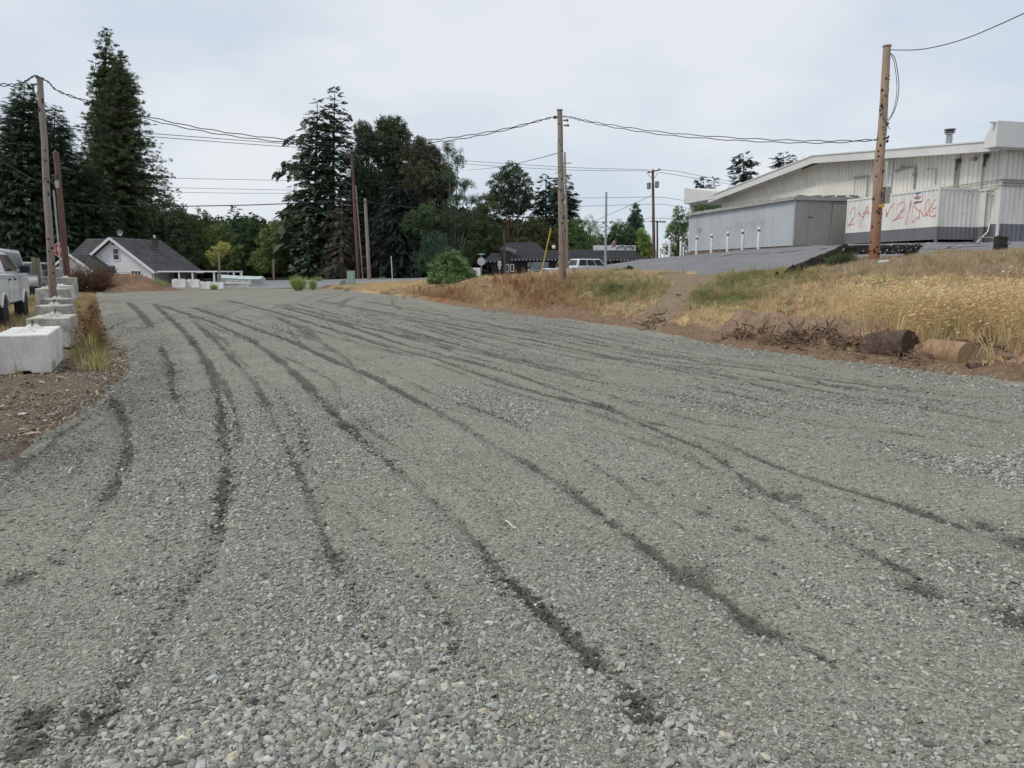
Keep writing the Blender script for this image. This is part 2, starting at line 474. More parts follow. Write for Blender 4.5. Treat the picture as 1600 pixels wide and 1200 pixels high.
# ruts, traced on the photograph and laid out on the ground
RUT_PX = [
 [(105, 1210), (130, 1150), (160, 1110), (210, 1050), (260, 975), (310, 900), (340, 830), (352, 760), (352, 700), (345, 640), (335, 590), (318, 556), (295, 525), (262, 494), (240, 474)],
 [(0, 945), (60, 900), (120, 845), (170, 775), (200, 710), (195, 660), (170, 622)],
 [(600, 1070), (570, 980), (540, 905), (520, 870), (490, 790), (470, 740), (430, 660), (400, 600), (362, 560), (335, 530), (300, 500)],
 [(1025, 1150), (990, 1090), (945, 1045), (900, 1000), (862, 968), (790, 895), (720, 820), (650, 755), (580, 700), (540, 665), (490, 612), (455, 578), (420, 550), (390, 530), (330, 503), (250, 477)],
 [(1430, 1115), (1350, 1070), (1250, 1000), (1180, 965), (1100, 912), (1050, 887), (1000, 846), (950, 810), (880, 758), (800, 708), (720, 660), (640, 620), (590, 592), (530, 568), (460, 535), (380, 507), (300, 480)],
 [(1620, 995), (1500, 935), (1400, 882), (1330, 850), (1250, 790), (1180, 758), (1100, 700), (1020, 668), (960, 642), (880, 622), (800, 602), (740, 582), (680, 560), (600, 540), (520, 515), (430, 488), (350, 468)],
 [(1620, 868), (1500, 822), (1400, 787), (1300, 757), (1200, 722), (1130, 690), (1060, 670), (1000, 655), (900, 617), (800, 583), (700, 556), (620, 535), (540, 508), (440, 480)],
 [(1620, 668), (1500, 648), (1400, 629), (1300, 613), (1220, 597), (1150, 583), (1080, 575), (1000, 566), (900, 546), (800, 526), (700, 506), (600, 489), (500, 470)],
 [(1620, 862), (1560, 836), (1500, 812), (1450, 795)],
 [(1620, 715), (1500, 690), (1400, 674), (1300, 662), (1200, 645), (1100, 624), (1000, 605), (900, 585), (800, 560), (700, 535), (600, 512), (500, 490), (420, 474)],
 [(1620, 628), (1450, 612), (1350, 600), (1250, 588), (1100, 566), (950, 541), (800, 513), (680, 491), (560, 469)],
 [(950, 600), (850, 577), (750, 548), (650, 520), (560, 500), (460, 474)],
 [(430, 496), (480, 518), (540, 558), (575, 605)],
 [(200, 472), (220, 490), (238, 512)],
 [(250, 540), (266, 570), (270, 612), (292, 655)],
 [(300, 530), (350, 600), (368, 645), (378, 705)],
 [(1100, 640), (1000, 628), (900, 602), (820, 588)],
 [(1500, 730), (1380, 700), (1280, 690), (1180, 668)],
 [(1050, 545), (950, 520), (850, 505), (760, 494)],
 [(150, 650), (90, 690), (0, 760)],
 [(1620, 645), (1480, 628), (1300, 600), (1150, 592), (1040, 583), (940, 562)],
 [(1300, 810), (1200, 775), (1120, 735), (1040, 700), (930, 665), (850, 640)],
 [(660, 560), (600, 545), (520, 525), (450, 505)],
]
RUT_W = [1.1, .9, .8, 1.25, 1.5, 1.2, 1.25, 1.5, .8, .9, 1.0, .8, .7, 1.3, .6, .6, .7, .6, .6, .6, .9, .7, .6]
BLOBS = [(1080, 900, .17), (962, 815, .07), (1100, 800, .10), (1155, 825, .08), (1190, 840, .07), (1010, 750, .05), (1165, 965, .11), (1200, 985, .12), (1440, 920, .13), (1210, 770, .10), (1240, 775, .08),
         (150, 1125, .06), (60, 1120, .07), (620, 745, .0), (990, 1090, .06), (1010, 1120, .06), (920, 1030, .05), (1590, 970, .14), (235, 505, .4), (1030, 755, .05), (1540, 820, .12), (1600, 850, .16), (30, 900, .1), (40, 1165, .05)]
RUTS = [[tuple(G0(*p)) for p in r] for r in RUT_PX]
for src, offs in ((7, (-.55, .5, 1.15, -1.3, .25)), (9, (.45, -.6, .95, .2)), (10, (.5, 1.3, -.7, 2.2, -.3)), (11, (.4, -.35)), (4, (-.45,)), (3, (.55,)), (6, (.34,)), (5, (.3,)), (4, (.8,))):
    for o_ in offs:
        pl = np.array(RUTS[src]); tng = np.gradient(pl, axis=0); tng /= np.linalg.norm(tng, axis=1)[:, None] + 1e-9
        sc_ = (np.hypot(pl[:, 0], pl[:, 1]) / 12) ** .5 if src > 4 else np.ones(len(pl))
        q = pl + np.stack([-tng[:, 1], tng[:, 0]], 1) * (o_ * sc_ * (1 + .25 * np.sin(np.arange(len(pl)) * 1.3 + o_ * 9)))[:, None]
        a_ = int(rng.integers(0, 3)); b_ = len(q) - int(rng.integers(0, 3)); RUTS.append([tuple(p) for p in q[a_:b_]]); RUT_W.append(float(rng.uniform(.45, .85)) if src > 6 else .4)

def rutfield(x, y):
    """how deep in a rut each spot lies, the cross profile for the relief, and how loose the stone is"""
    d_cam = np.hypot(x, y)
    rut = np.zeros(x.shape); rel = np.zeros(x.shape); pack = np.zeros(x.shape)
    wob = (fbm(x * 1.7 + 9, y * 1.7) - .5) * .22 + (fbm(x * 7 + 9, y * 7) - .5) * .06
    for i, (pl, k) in enumerate(zip(RUTS, RUT_W)):
        a = np.array(pl); m = (x > a[:, 0].min() - 1) & (x < a[:, 0].max() + 1) & (y > a[:, 1].min() - 1) & (y < a[:, 1].max() + 1)
        if not m.any(): continue
        xs, ys = x[m], y[m]
        d, t, L = dpoly(pl, xs, ys)
        ofs = (vnoise(t * .9 + i * 31, np.full_like(t, i * 7.7)) - .5) * .12
        d = np.abs(d + wob[m] * .28 + (fbm(xs * 16, ys * 16, 2) - .5) * .07)
        far_ = sstep(5, 14, np.hypot(xs, ys)); brk = .52 + .26 * far_ + .40 * sstep(.36, .66, fbm(t * 1.1 + i * 13, d * 3 + i))
        ends = sstep(0, .6, t) * sstep(0, .6, L - t)
        wid = (.015 + .0062 * np.hypot(xs, ys) ** .82) * (.55 + .5 * k) * (.7 + .6 * vnoise(t * 2.1 + i * 5, d * 0 + i))
        v = (.85 * np.exp(-(d / wid) ** 4) + .15 * np.exp(-(d / (wid * 3)) ** 2)) * brk * ends * min(1, .45 + .45 * k)
        rut[m] = np.maximum(rut[m], v)
        prof = -.016 * np.exp(-(d / .07) ** 2) + .007 * np.exp(-((d - .15) / .08) ** 2)
        rel[m] += prof * k * ends * (.5 + brk * .5)
        pack[m] = np.maximum(pack[m], np.exp(-((d - .22) / .26) ** 2) * ends * min(1, .3 + .6 * k) * (.5 + .7 * vnoise(t * .35 + i * 3, d * 0 + i * 2)))
    for bx, by, br in BLOBS:
        if br <= 0: continue
        g = G0(bx, by); dd = np.hypot(x - g[0], (y - g[1]) * .75) + wob * .5
        rut = np.maximum(rut, np.exp(-(dd / br) ** 2) * .95)
        rel += -.02 * np.exp(-(dd / br) ** 2)
    # long streaks left by the roller, running up the lot
    a = R(118); u = x * math.cos(a) + y * math.sin(a); v = -x * math.sin(a) + y * math.cos(a)
    v = v + .012 * u * u * .35
    st = fbm(v * 1.3, u * .06, 4)
    st2 = fbm(v * 3.4 + 40, u * .1, 3)
    coarse = np.clip(sstep(.4, .62, .55 * st + .45 * fbm(x * .55, y * .55, 4)) * .8 + .25 * (st2 - .5), 0, 1)
    coarse = np.clip(coarse + .12 * sstep(5.5, 2.2, d_cam) * fbm(x * 1.2, y * 1.2), 0, 1)
    coarse = np.clip(coarse * (1 - .75 * np.clip(pack, 0, 1)), 0, 1)
    streak = sstep(.60, .74, fbm(v * 2.2 + 7, u * .07, 3)) * sstep(7, 16, d_cam)
    fine_l = sstep(.60, .70, fbm(v * 4.6 + 3 + .3 * np.sin(u * .11), u * .05 + 8, 3)) * sstep(8, 15, d_cam) * sstep(.4, .55, fbm(u * .12, v * .4 + 30))
    rut = np.clip(np.maximum(rut, np.maximum(streak * .38, fine_l * .7)), 0, 1)
    rel = rel + (fbm(x * .4, y * .4) - .5) * .03 + (fbm(x * 3, y * 3) - .5) * .008 + (fbm(x * 14, y * 14, 2) - .5) * .006
    return rut, rel, coarse

def gravel_material():
    m, n, bs = new_mat('crushed_gravel')
    def at(nm):
        a = n.nodes.new('ShaderNodeAttribute'); a.attribute_name = nm; return a.outputs['Fac']
    rut, coarse = at('rut'), at('coarse')
    t = n.nodes.new('ShaderNodeTexCoord')
    def vor(scale, feat='F1'):
        v = n.nodes.new('ShaderNodeTexVoronoi'); v.inputs['Scale'].default_value = scale; v.feature = feat
        lnk(n, t.outputs['Object'], v.inputs['Vector']); return v
    v1 = vor(58); v1b = vor(58, 'DISTANCE_TO_EDGE'); v2 = vor(75); v3 = vor(9)
    sep = n.nodes.new('ShaderNodeSeparateColor'); lnk(n, v1.outputs['Color'], sep.inputs[0])
    sep2 = n.nodes.new('ShaderNodeSeparateColor'); lnk(n, v2.outputs['Color'], sep2.inputs[0])
    stone = ramp(n, sep.outputs[0], [(0, (.11, .108, .095)), (.35, (.235, .23, .20)), (.75, (.35, .342, .305)), (.95, (.43, .42, .38)), (1, (.52, .51, .47))])
    fines = ramp(n, sep2.outputs[0], [(0, (.155, .148, .122)), (.5, (.262, .253, .214)), (1, (.37, .36, .315))])
    e = ramp(n, v1b.outputs['Distance'], [(0, (.35, .35, .35)), (.10, (1, 1, 1))])
    stone2 = mixc(n, stone.outputs[0], e.outputs[0], .9, 'MULTIPLY')
    big = noise_node(n, .9, 5)
    k = math_node(n, 'ADD', coarse, math_node(n, 'MULTIPLY', math_node(n, 'SUBTRACT', sep.outputs[1], .5), .6), True)
    base = mixc(n, fines.outputs[0], stone2, k)
    z3 = noise_node(n, 16, 4, .75)
    b2 = ramp(n, z3.outputs['Fac'], [(.3, (.8, .8, .78)), (.7, (1.12, 1.12, 1.12))])
    base = mixc(n, base, b2.outputs[0], 1.0, 'MULTIPLY')
    b3 = ramp(n, big.outputs['Fac'], [(.3, (.86, .86, .83)), (.7, (1.07, 1.07, 1.06))])
    base = mixc(n, base, b3.outputs[0], 1.0, 'MULTIPLY')
    # dark damp grit in the ruts, broken by the stones
    dn = noise_node(n, 48, 5, .8)
    dsum = math_node(n, 'ADD', math_node(n, 'MULTIPLY', dn.outputs['Fac'], .75), math_node(n, 'MULTIPLY', sep2.outputs[2], .42))
    rk = math_node(n, 'MULTIPLY', math_node(n, 'ADD', math_node(n, 'MULTIPLY', rut, 1.25), math_node(n, 'MULTIPLY', dsum, -.95)), 2.1, True)
    rk = math_node(n, 'ADD', math_node(n, 'MULTIPLY', rk, .72), math_node(n, 'MULTIPLY', rut, .32), True)
    dark = mixc(n, (.040, .037, .032), (.125, .118, .10), sep2.outputs[1])
    base = mixc(n, base, dark, math_node(n, 'MULTIPLY', rk, .88))
    lnk(n, base, bs.inputs['Base Color'])
    bs.inputs['Roughness'].default_value = .9; bs.inputs['Specular IOR Level'].default_value = .2
    hgt = math_node(n, 'ADD', math_node(n, 'MULTIPLY', v1b.outputs['Distance'], k), math_node(n, 'MULTIPLY', v2.outputs['Distance'], -.35))
    hgt = math_node(n, 'ADD', hgt, math_node(n, 'MULTIPLY', sep.outputs[2], .25))
    add_bump(n, bs, hgt, .8, .02)
    return m

# ---- the gravel lot
def nonuni(lo, hi, n_in, n_out):
    a = np.linspace(lo, hi, n_in); b = np.linspace(hi, lo + 2 * math.pi, n_out + 2)[1:-1]
    return np.concatenate([a, b])
th = nonuni(R(90 - 41), R(90 + 41), 820, 50)
rr = np.concatenate([[0.25, .7, 1.2, 1.7], np.geomspace(2.0, 96, 430)])
TH, RR = np.meshgrid(th, rr)
LX, LY = RR * np.cos(TH), RR * np.sin(TH)
LS = sdf(LOT, LX, LY)
def edge_noise(x, y): return (fbm(x * 2.2, y * 2.2) - .5) * .7 * sstep(0, 20, y + 6) + (fbm(x * 9, y * 9) - .5) * .12
def edge_relief(s): return np.where(s < .35, (s - .35) * .22, 0) + .045 * np.exp(-((s - .45) / .25) ** 2)
LS = LS + edge_noise(LX, LY)
rut, rel, coarse = rutfield(LX, LY)
def edge_dark_f(s, x, y): return np.clip(sstep(1.9, .25, s) * (.55 + fbm(x * 1.5, y * 1.5)) * sstep(34, 10, np.hypot(x, y)) * (x < -2.6), 0, 1)
edge_dark = edge_dark_f(LS, LX, LY)
LZ = H(LX, LY) * 0 + rel * sstep(0, .6, LS) + edge_relief(LS)
rutA = np.clip(rut + .5 * edge_dark, 0, 1)
lot = grid_obj('gravel_lot', LX, LY, LZ, gravel_material(), keep=LS > -.5, attrs={'rut': rutA, 'coarse': np.clip(coarse + edge_dark * .5, 0, 1)}, wrap=True)
tag(lot, 'wide lot of grey crushed gravel marked by curving tyre ruts', kind='structure')
def lotz(x, y):
    _, r_, _ = rutfield(x, y); return r_

# ---- ground
PAL = dict(dirt=(.17, .115, .075), tan=(.56, .44, .28), green=(.13, .15, .05), rust=(.22, .10, .045), dark=(.07, .055, .035), grey=(.2, .185, .155), road=(.15, .13, .1), path=(.27, .21, .145))
def bank_zone(x, y):
    """weights of dry, green, rusty and bare ground on the bank and verges"""
    px = colpx(x, y); z = H(x, y)
    py = 425 + (CAMH - z) * FH / np.maximum(y, .5)
    nz_ = fbm(x * .35, y * .35); n2 = fbm(x * 1.1 + 5, y * 1.1)
    def blob(cx, cy, rx, ry): return np.exp(-(((px - cx) / rx) ** 2 + ((py - cy) / ry) ** 2))
    green = .9 * blob(960, 450, 80, 22) + .9 * blob(1130, 465, 80, 18) + .8 * blob(1230, 430, 80, 16) + .6 * blob(1150, 440, 50, 12) + .4 * blob(1380, 445, 20, 8)
    green = green + .9 * blob(125, 520, 30, 55) * (px < 170)
    rust = 1.0 * blob(690, 468, 70, 14) + .8 * blob(840, 462, 50, 26) + .6 * blob(900, 480, 40, 14) + .8 * blob(130, 480, 26, 22) * (px < 175) + .5 * blob(820, 445, 90, 10)
    green = green * (.32 + n2); rust = rust * (.5 + nz_)
    dpa = dpoly(path_line, x, y)[0]; dpb = dpoly(path_line2, x, y)[0]
    pth = sstep(1.05, .45, np.minimum(dpa, dpb) + (n2 - .5) * .8)
    return px, py, green, rust, pth, nz_, n2
tth = nonuni(R(90 - 44), R(90 + 44), 520, 40)
trr = np.concatenate([[.3, 1, 2, 3], np.geomspace(4, 130, 330), np.geomspace(140, 4500, 26)])
TT, TR = np.meshgrid(tth, trr)
GX, GY = TR * np.cos(TT), TR * np.sin(TT)
GZ = H(GX, GY)
s1 = sdf(LOT, GX, GY); s2 = sdf(ASPH, GX, GY); s3 = sdf(ROAD, GX, GY)
GZ = GZ + (fbm(GX * 2.5, GY * 2.5) - .5) * .10 * sstep(.3, -.6, s1) * sstep(.1, -.4, s2) * sstep(.1, -.4, s3) * sstep(60, 30, TR)
GZ = GZ - .22 * sstep(-.05, .5, s1) - .16 * sstep(.05, .45, s2) - .16 * sstep(.1, .9, s3)
px, py, green, rust, pth, n1, n2 = bank_zone(GX, GY)
C = np.zeros(GX.shape + (3,)); 
def lerp(C, c, k): return C + (np.array(c) - C) * np.clip(k, 0, 1)[..., None]
C[:] = PAL['dirt']
C = lerp(C, PAL['tan'], sstep(.35, .55, n1) * (px > 480) * .8)
C = lerp(C, PAL['green'], green)
C = lerp(C, PAL['rust'], rust * .7)
C = lerp(C, PAL['dark'], sstep(.55, .75, n2) * .3)
C = lerp(C, (.24, .165, .11), sstep(-1.2, -.2, s1) * (px > 700))        # raw brown soil along the gravel
C = lerp(C, (.19, .155, .125), ((px < 185) & (GY < 30)) * .8)
C = lerp(C, PAL['path'], pth)
C = lerp(C, (.06, .065, .035), sstep(92, 100, GY))
ground_m, gn_, gbs = new_mat('ground_soil')
ga = gn_.nodes.new('ShaderNodeAttribute'); ga.attribute_name = 'gcol'
gz = noise_node(gn_, 9, 6, .75); gz2 = noise_node(gn_, 60, 3, .7)
gc = mixc(gn_, ga.outputs['Color'], ramp(gn_, gz.outputs['Fac'], [(.3, (.55, .55, .55)), (.7, (1.35, 1.32, 1.28))]).outputs[0], 1.0, 'MULTIPLY')
gc = mixc(gn_, gc, ramp(gn_, gz2.outputs['Fac'], [(.3, (.7, .7, .7)), (.7, (1.25, 1.25, 1.25))]).outputs[0], 1.0, 'MULTIPLY')
lnk(gn_, gc, gbs.inputs['Base Color']); gbs.inputs['Roughness'].default_value = .95; gbs.inputs['Specular IOR Level'].default_value = .1
add_bump(gn_, gbs, math_node(gn_, 'ADD', gz.outputs['Fac'], math_node(gn_, 'MULTIPLY', gz2.outputs['Fac'], .4)), .8, .06)
grd = grid_obj('ground', GX, GY, GZ, ground_m, cols={'gcol': C}, wrap=True)
tag(grd, 'brown soil and dry turf of the banks and verges', kind='structure')

# ---- asphalt
asph = M('old_asphalt', (.215, .215, .222), .9, (.17, .17, .178), scale=.7, bump=.25, bscale=60, fine=.22, spec=.25)
road_m = M('road_asphalt', (.26, .265, .275), .9, (.22, .225, .235), scale=.3, bump=.15, bscale=40, fine=.15, spec=.25)
def sheet(name, poly, lift, mat, step, drop=.2, nzs=.35, lab=''):
    a = np.array(poly); x0, y0 = a.min(0) - 1; x1, y1 = a.max(0) + 1
    xs = np.arange(x0, x1, step); ys = np.arange(y0, y1, step)
    X, Y = np.meshgrid(xs, ys); S = sdf(poly, X, Y) + (fbm(X * 1.6, Y * 1.6) - .5) * nzs + (fbm(X * 6, Y * 6) - .5) * nzs * .3
    Z = H(X, Y) + lift + np.where(S < 0, np.maximum(S * 1.6, -drop), 0)
    o = grid_obj(name, X, Y, Z, mat, keep=S > -.12)
    return tag(o, lab, kind='structure')
near = [p for p in ASPH]
sheet('parking_apron', ASPH, .022, asph, .3, lab='sloping grey asphalt apron in front of the white building')
sheet('road', ROAD, .012, road_m, .6, nzs=.2, lab='grey two lane road passing beyond the gravel lot')
# cracks sealed with tar on the apron
tar = M('tar', (.02, .02, .02), .5)
for k, (a0, y0, a1, y1) in enumerate([(1450, 24.5, 1600, 34), (1400, 27, 1560, 24.4), (1440, 31, 1600, 27.5), (1390, 33, 1490, 37), (1560, 22, 1600, 31), (1180, 34, 1290, 38), (1060, 40, 1200, 36)]):
    prev = None; mb = MB()
    for i in range(15):
        t = i / 14; y = y0 + (y1 - y0) * t; x = XA(a0 + (a1 - a0) * t, y) + random.uniform(-.08, .08)
        p = Vector((x, y, Hs(x, y) + .03))
        if prev is not None: mb.bar(prev, p, .045, .012)
        prev = p
    o = mb.build('crack_sealant', tar, fix=False); tag(o, kind='structure')
# ---- dirt mound behind the lot, left
cx, cy = XA(186, 66), 66.0
a = np.linspace(0, 2 * math.pi, 90, endpoint=False); r_ = np.linspace(0.01, 1, 40)
A, Q = np.meshgrid(a, r_)
mx_, my_ = cx + Q * np.cos(A) * 6.4, cy + Q * np.sin(A) * 4.2
hgt = 1.75 * (1 - sstep(0, 1, Q)) * (.72 + .5 * fbm(mx_ * .7, my_ * .7)) * np.where(mx_ > cx, 1 - .25 * Q, 1) 
hgt = np.minimum(hgt, 1.45) + (fbm(mx_ * 3, my_ * 3) - .5) * .22 * (1 - Q)
mz = H(mx_, my_) + hgt - .12 * Q - .02
mound_m = M('mound_soil', (.30, .185, .12), .95, (.17, .11, .075), scale=1.1, bump=.9, bscale=14, fine=.5, bdist=.08)
mo = grid_obj('dirt_mound', mx_, my_, mz, mound_m, wrap=True)
tag(mo, 'low heap of reddish brown dirt at the far left end of the lot', kind='structure')
# ================================================================== LOOSE STONE AND GRASS
def rock_proto(seed, flat=.62, sub=1):
    import bmesh
    bm = bmesh.new(); bmesh.ops.create_icosphere(bm, subdivisions=sub, radius=.5)
    rr_ = random.Random(seed)
    # cut flat facets so that the stone reads as crushed
    pl = []
    for _ in range(9):
        d = Vector((rr_.gauss(0, 1), rr_.gauss(0, 1), rr_.gauss(0, 1))).normalized(); pl.append((d, rr_.uniform(.20, .36)))
    for v in bm.verts:
        v.co *= rr_.uniform(.85, 1.2)
        for d, h in pl:
            k = v.co.dot(d)
            if k > h: v.co -= d * (k - h)
        v.co.x *= 1.25; v.co.z *= flat
    r_ = ([tuple(v.co) for v in bm.verts], [tuple(v.index for v in f.verts) for f in bm.faces]); bm.free(); return r_
rocks = [rock_proto(i, .5 + .08 * (i % 4), 2 if i < 3 else 1) for i in range(7)]
stone_m, sn, sbs = new_mat('loose_stone')
sa = sn.nodes.new('ShaderNodeAttribute'); sa.attribute_type = 'INSTANCER'; sa.attribute_name = 'icol'
sz = noise_node(sn, 2.5, 4, .7)
lnk(sn, mixc(sn, sa.outputs['Color'], ramp(sn, sz.outputs['Fac'], [(.3, (.78, .78, .78)), (.7, (1.12, 1.12, 1.1))]).outputs[0], 1.0, 'MULTIPLY'), sbs.inputs['Base Color'])
sbs.inputs['Roughness'].default_value = .85; sbs.inputs['Specular IOR Level'].default_value = .25

def stones(n, r0, r1, size, dens_pow, name, seed_keep=1.0, a0=48, a1=132):
    # equal chance per area times r^dens_pow
    u = rng.random(n)
    e = 2 + dens_pow
    r = (r0 ** e + u * (r1 ** e - r0 ** e)) ** (1 / e)
    t = R(90) + (rng.random(n) * 2 - 1) * R(39.5)
    return r * np.cos(t), r * np.sin(t)
def make_stones(n, r0, r1, sz0, sz1, dens_pow, thin):
    x, y = stones(n, r0, r1, 0, dens_pow, '')
    s_ = sdf(LOT, x, y) + edge_noise(x, y)
    m = s_ > -.3
    x, y, s_ = x[m], y[m], s_[m]
    rt, rl, co = rutfield(x, y)
    keep = rng.random(len(x)) < thin * (.30 + .85 * co) * (1 - .35 * rt)
    x, y, rt, rl, co, s_ = [q[keep] for q in (x, y, rt, rl, co, s_)]
    k = len(x)
    size = np.clip(rng.lognormal(math.log(sz0), .55, k), sz0 * .45, sz1) * (.62 + .5 * co)
    base = np.array([.39, .386, .354]) * (.50 + .72 * rng.random((k, 1)) ** 1.1)
    warm = rng.random(k) < .12
    base[warm] *= np.array([1.08, 1.02, .88])
    br = rng.random(k) < .035; base[br] *= 1.35
    dk = rng.random(k) < .12; base[dk] *= .6
    ed = edge_dark_f(s_, x, y); base *= (1 - .42 * ed * (rng.random(k) < .8))[:, None]
    base *= (1 - .70 * (rt * 1.15 > .12 + 1.0 * rng.random(k)))[:, None]
    z = rl * sstep(0, .6, s_) + size * .12 + edge_relief(s_)
    z = np.where(s_ < .05, np.maximum(z, H(x, y) + size * .1), z)
    rot = np.stack([rng.normal(0, .35, k), rng.normal(0, .35, k), rng.random(k) * 6.28], 1)
    return np.stack([x, y, z], 1), rot, size, jitcol(base, k, .05, .02)
parts = [make_stones(210000, 1.5, 4.4, .0125, .055, -.3, 1.0), make_stones(260000, 4.4, 11, .0175, .045, -.6, .9), make_stones(170000, 11, 32, .030, .05, -.8, .55)]
sp = [np.concatenate([p[i] for p in parts]) for i in range(4)]
o = scatter('gravel_stones', rocks, sp[0], sp[1], sp[2], sp[3], stone_m)
tag(o, 'loose grey crushed stones covering the lot', 'gravel', kind='stuff')

# ---- grass tufts
def tuft(nb, h, spread, width, seed, lean=.35, seg=2):
    rr_ = random.Random(seed); V = []; Fc = []
    for i in range(nb):
        a = rr_.uniform(0, 6.28); r0 = rr_.uniform(0, spread * .5); ln = rr_.uniform(.2, 1) * lean
        hh = h * rr_.uniform(.55, 1.1); w_ = width * rr_.uniform(.7, 1.2)
        bx, by = r0 * math.cos(a), r0 * math.sin(a); da = a + rr_.uniform(-.8, .8); dx, dy = math.cos(da), math.sin(da)
        fx, fy = -math.sin(a + rr_.uniform(-1.5, 1.5)), math.cos(a)
        l_ = math.hypot(fx, fy) or 1; fx /= l_; fy /= l_
        b = len(V)
        for s_ in range(seg):
            t = s_ / seg; o_ = ln * hh * t * t; ww = w_ * (1 - t * .6) / 2
            cx_, cy_, cz_ = bx + dx * o_, by + dy * o_, hh * t * (1 - .15 * ln * t)
            V += [(cx_ - fx * ww, cy_ - fy * ww, cz_), (cx_ + fx * ww, cy_ + fy * ww, cz_)]
        o_ = ln * hh; V.append((bx + dx * o_, by + dy * o_, hh * (1 - .25 * ln)))
        for s_ in range(seg - 1):
            q = b + 2 * s_; Fc.append((q, q + 1, q + 3, q + 2))
        q = b + 2 * (seg - 1); Fc.append((q, q + 1, q + 2))
    return V, Fc
def seedgrass(nb, h, seed):
    """tall dry stems with a nodding seed head"""
    V, Fc = tuft(nb, h, .16, .0085, seed, .5, 3)
    rr_ = random.Random(seed)
    n0 = len(V)
    tips = [V[i] for i in range(6, len(V), 7)]
    for tx, ty, tz in tips:
        if rr_.random() < .55:
            l_ = h * rr_.uniform(.13, .2); w_ = .008; b = len(V); dx, dy = tx, ty; dl = math.hypot(dx, dy) or 1; dx /= dl; dy /= dl
            V += [(tx, ty, tz), (tx + dx * l_ * .3 - dy * w_, ty + dy * l_ * .3 + dx * w_, tz + l_ * .15), (tx + dx * l_ * .8, ty + dy * l_ * .8, tz + l_ * .35), (tx + dx * l_ * .3 + dy * w_, ty + dy * l_ * .3 - dx * w_, tz + l_ * .05)]
            Fc.append((b, b + 1, b + 2, b + 3))
    return V, Fc
grass_m = inst_mat('grass_blades', .85, .25)
short_p = [tuft(16, .13, .2, .012, s, .6) for s in range(5)]
mid_p = [tuft(16, .32, .2, .014, s + 20, .5, 3) for s in range(5)]
tall_p = [seedgrass(13, .7, s + 40) for s in range(6)]
def weed(seed):
    rr_ = random.Random(seed); V, Fc = tuft(5, .6, .12, .012, seed, .2, 3)
    for i in range(26):
        t = rr_.uniform(.35, 1.0); a = rr_.uniform(0, 6.28); r_ = rr_.uniform(.01, .07); z = .6 * t; s_ = rr_.uniform(.012, .03); b = len(V)
        x_, y_ = r_ * math.cos(a), r_ * math.sin(a)
        V += [(x_ - s_, y_, z), (x_, y_ + s_ * .5, z + s_ * 1.6), (x_ + s_, y_, z + s_ * .3), (x_, y_ - s_, z - s_)]
        Fc.append((b, b + 1, b + 2, b + 3))
    return V, Fc
weed_p = [weed(s) for s in range(5)]
c_tan, c_gold, c_green, c_yel, c_rust, c_grey, c_pale = [np.array(c) for c in ((.62, .485, .29), (.70, .54, .30), (.19, .205, .085), (.42, .365, .17), (.31, .175, .09), (.47, .375, .25), (.70, .57, .35))]

def cand(n, px0, px1, y0, y1):
    px_ = px0 + rng.random(n) * (px1 - px0); u = rng.random(n); Y = np.sqrt(y0 ** 2 + u * (y1 ** 2 - y0 ** 2))
    return (px_ - 800) / FH * Y, Y
def off_hard(x, y, m1=-.12, m2=-.1):
    return (sdf(LOT, x, y) < m1) & (sdf(ASPH, x, y) < m2) & (sdf(ROAD, x, y) < -.2)
def put_grass(name, label, protos, x, y, scl, col, kindname='grass'):
    z = H(x, y) - .015; n = len(x)
    rot = np.stack([rng.normal(0, .12, n), rng.normal(0, .12, n), rng.random(n) * 6.28], 1)
    o = scatter(name, protos, np.stack([x, y, z], 1), rot, scl, col, grass_m)
    if o: tag(o, label, kindname, kind='stuff')
def mixcol(px, py, green, rust, n1, n2, base, k):
    c = np.repeat(base[None], len(px), 0)
    c = c + (c_yel - c) * np.clip(green * 1.2, 0, 1)[:, None] * .7
    c = c + (c_green - c) * np.clip(green * 1.3 - .25, 0, 1)[:, None]
    c = c + (c_rust - c) * np.clip(rust * 1.1, 0, .85)[:, None]
    return c
# short turf all over the bank
x, y = cand(200000, 480, 1780, 9, 74)
m = off_hard(x, y); x, y = x[m], y[m]
px, py, green, rust, pth, n1, n2 = bank_zone(x, y)
s1_ = sdf(LOT, x, y)
keep = (rng.random(len(x)) < (1 - pth) * np.where(y > 45, .5, .95) * np.where(px < 1080, sstep(-.05, -.5, s1_), sstep(-.25, -1.0, s1_)) ) & (y < 76)
x, y, px, py, green, rust, n1, n2 = [q[keep] for q in (x, y, px, py, green, rust, n1, n2)]
crest = sstep(405, 425, py) * 0 + (py < 432) * (px > 1300)
base = np.where(crest[:, None] > 0, c_grey[None], c_tan[None] * (.8 + .5 * n2[:, None]))
col_ = base + (c_yel - base) * np.clip(green * 1.2, 0, 1)[:, None] * .7
col_ = col_ + (c_green - col_) * np.clip(green * 1.3 - .2, 0, 1)[:, None]
col_ = col_ + (c_rust - col_) * np.clip(rust, 0, .8)[:, None]
n = len(x)
put_grass('dry_turf', 'short dry and patchy green turf on the bank and verge', short_p, x, y, (.75 + .6 * rng.random(n)) * (1 + .25 * (y > 40)), jitcol(col_, n, .2, .06))
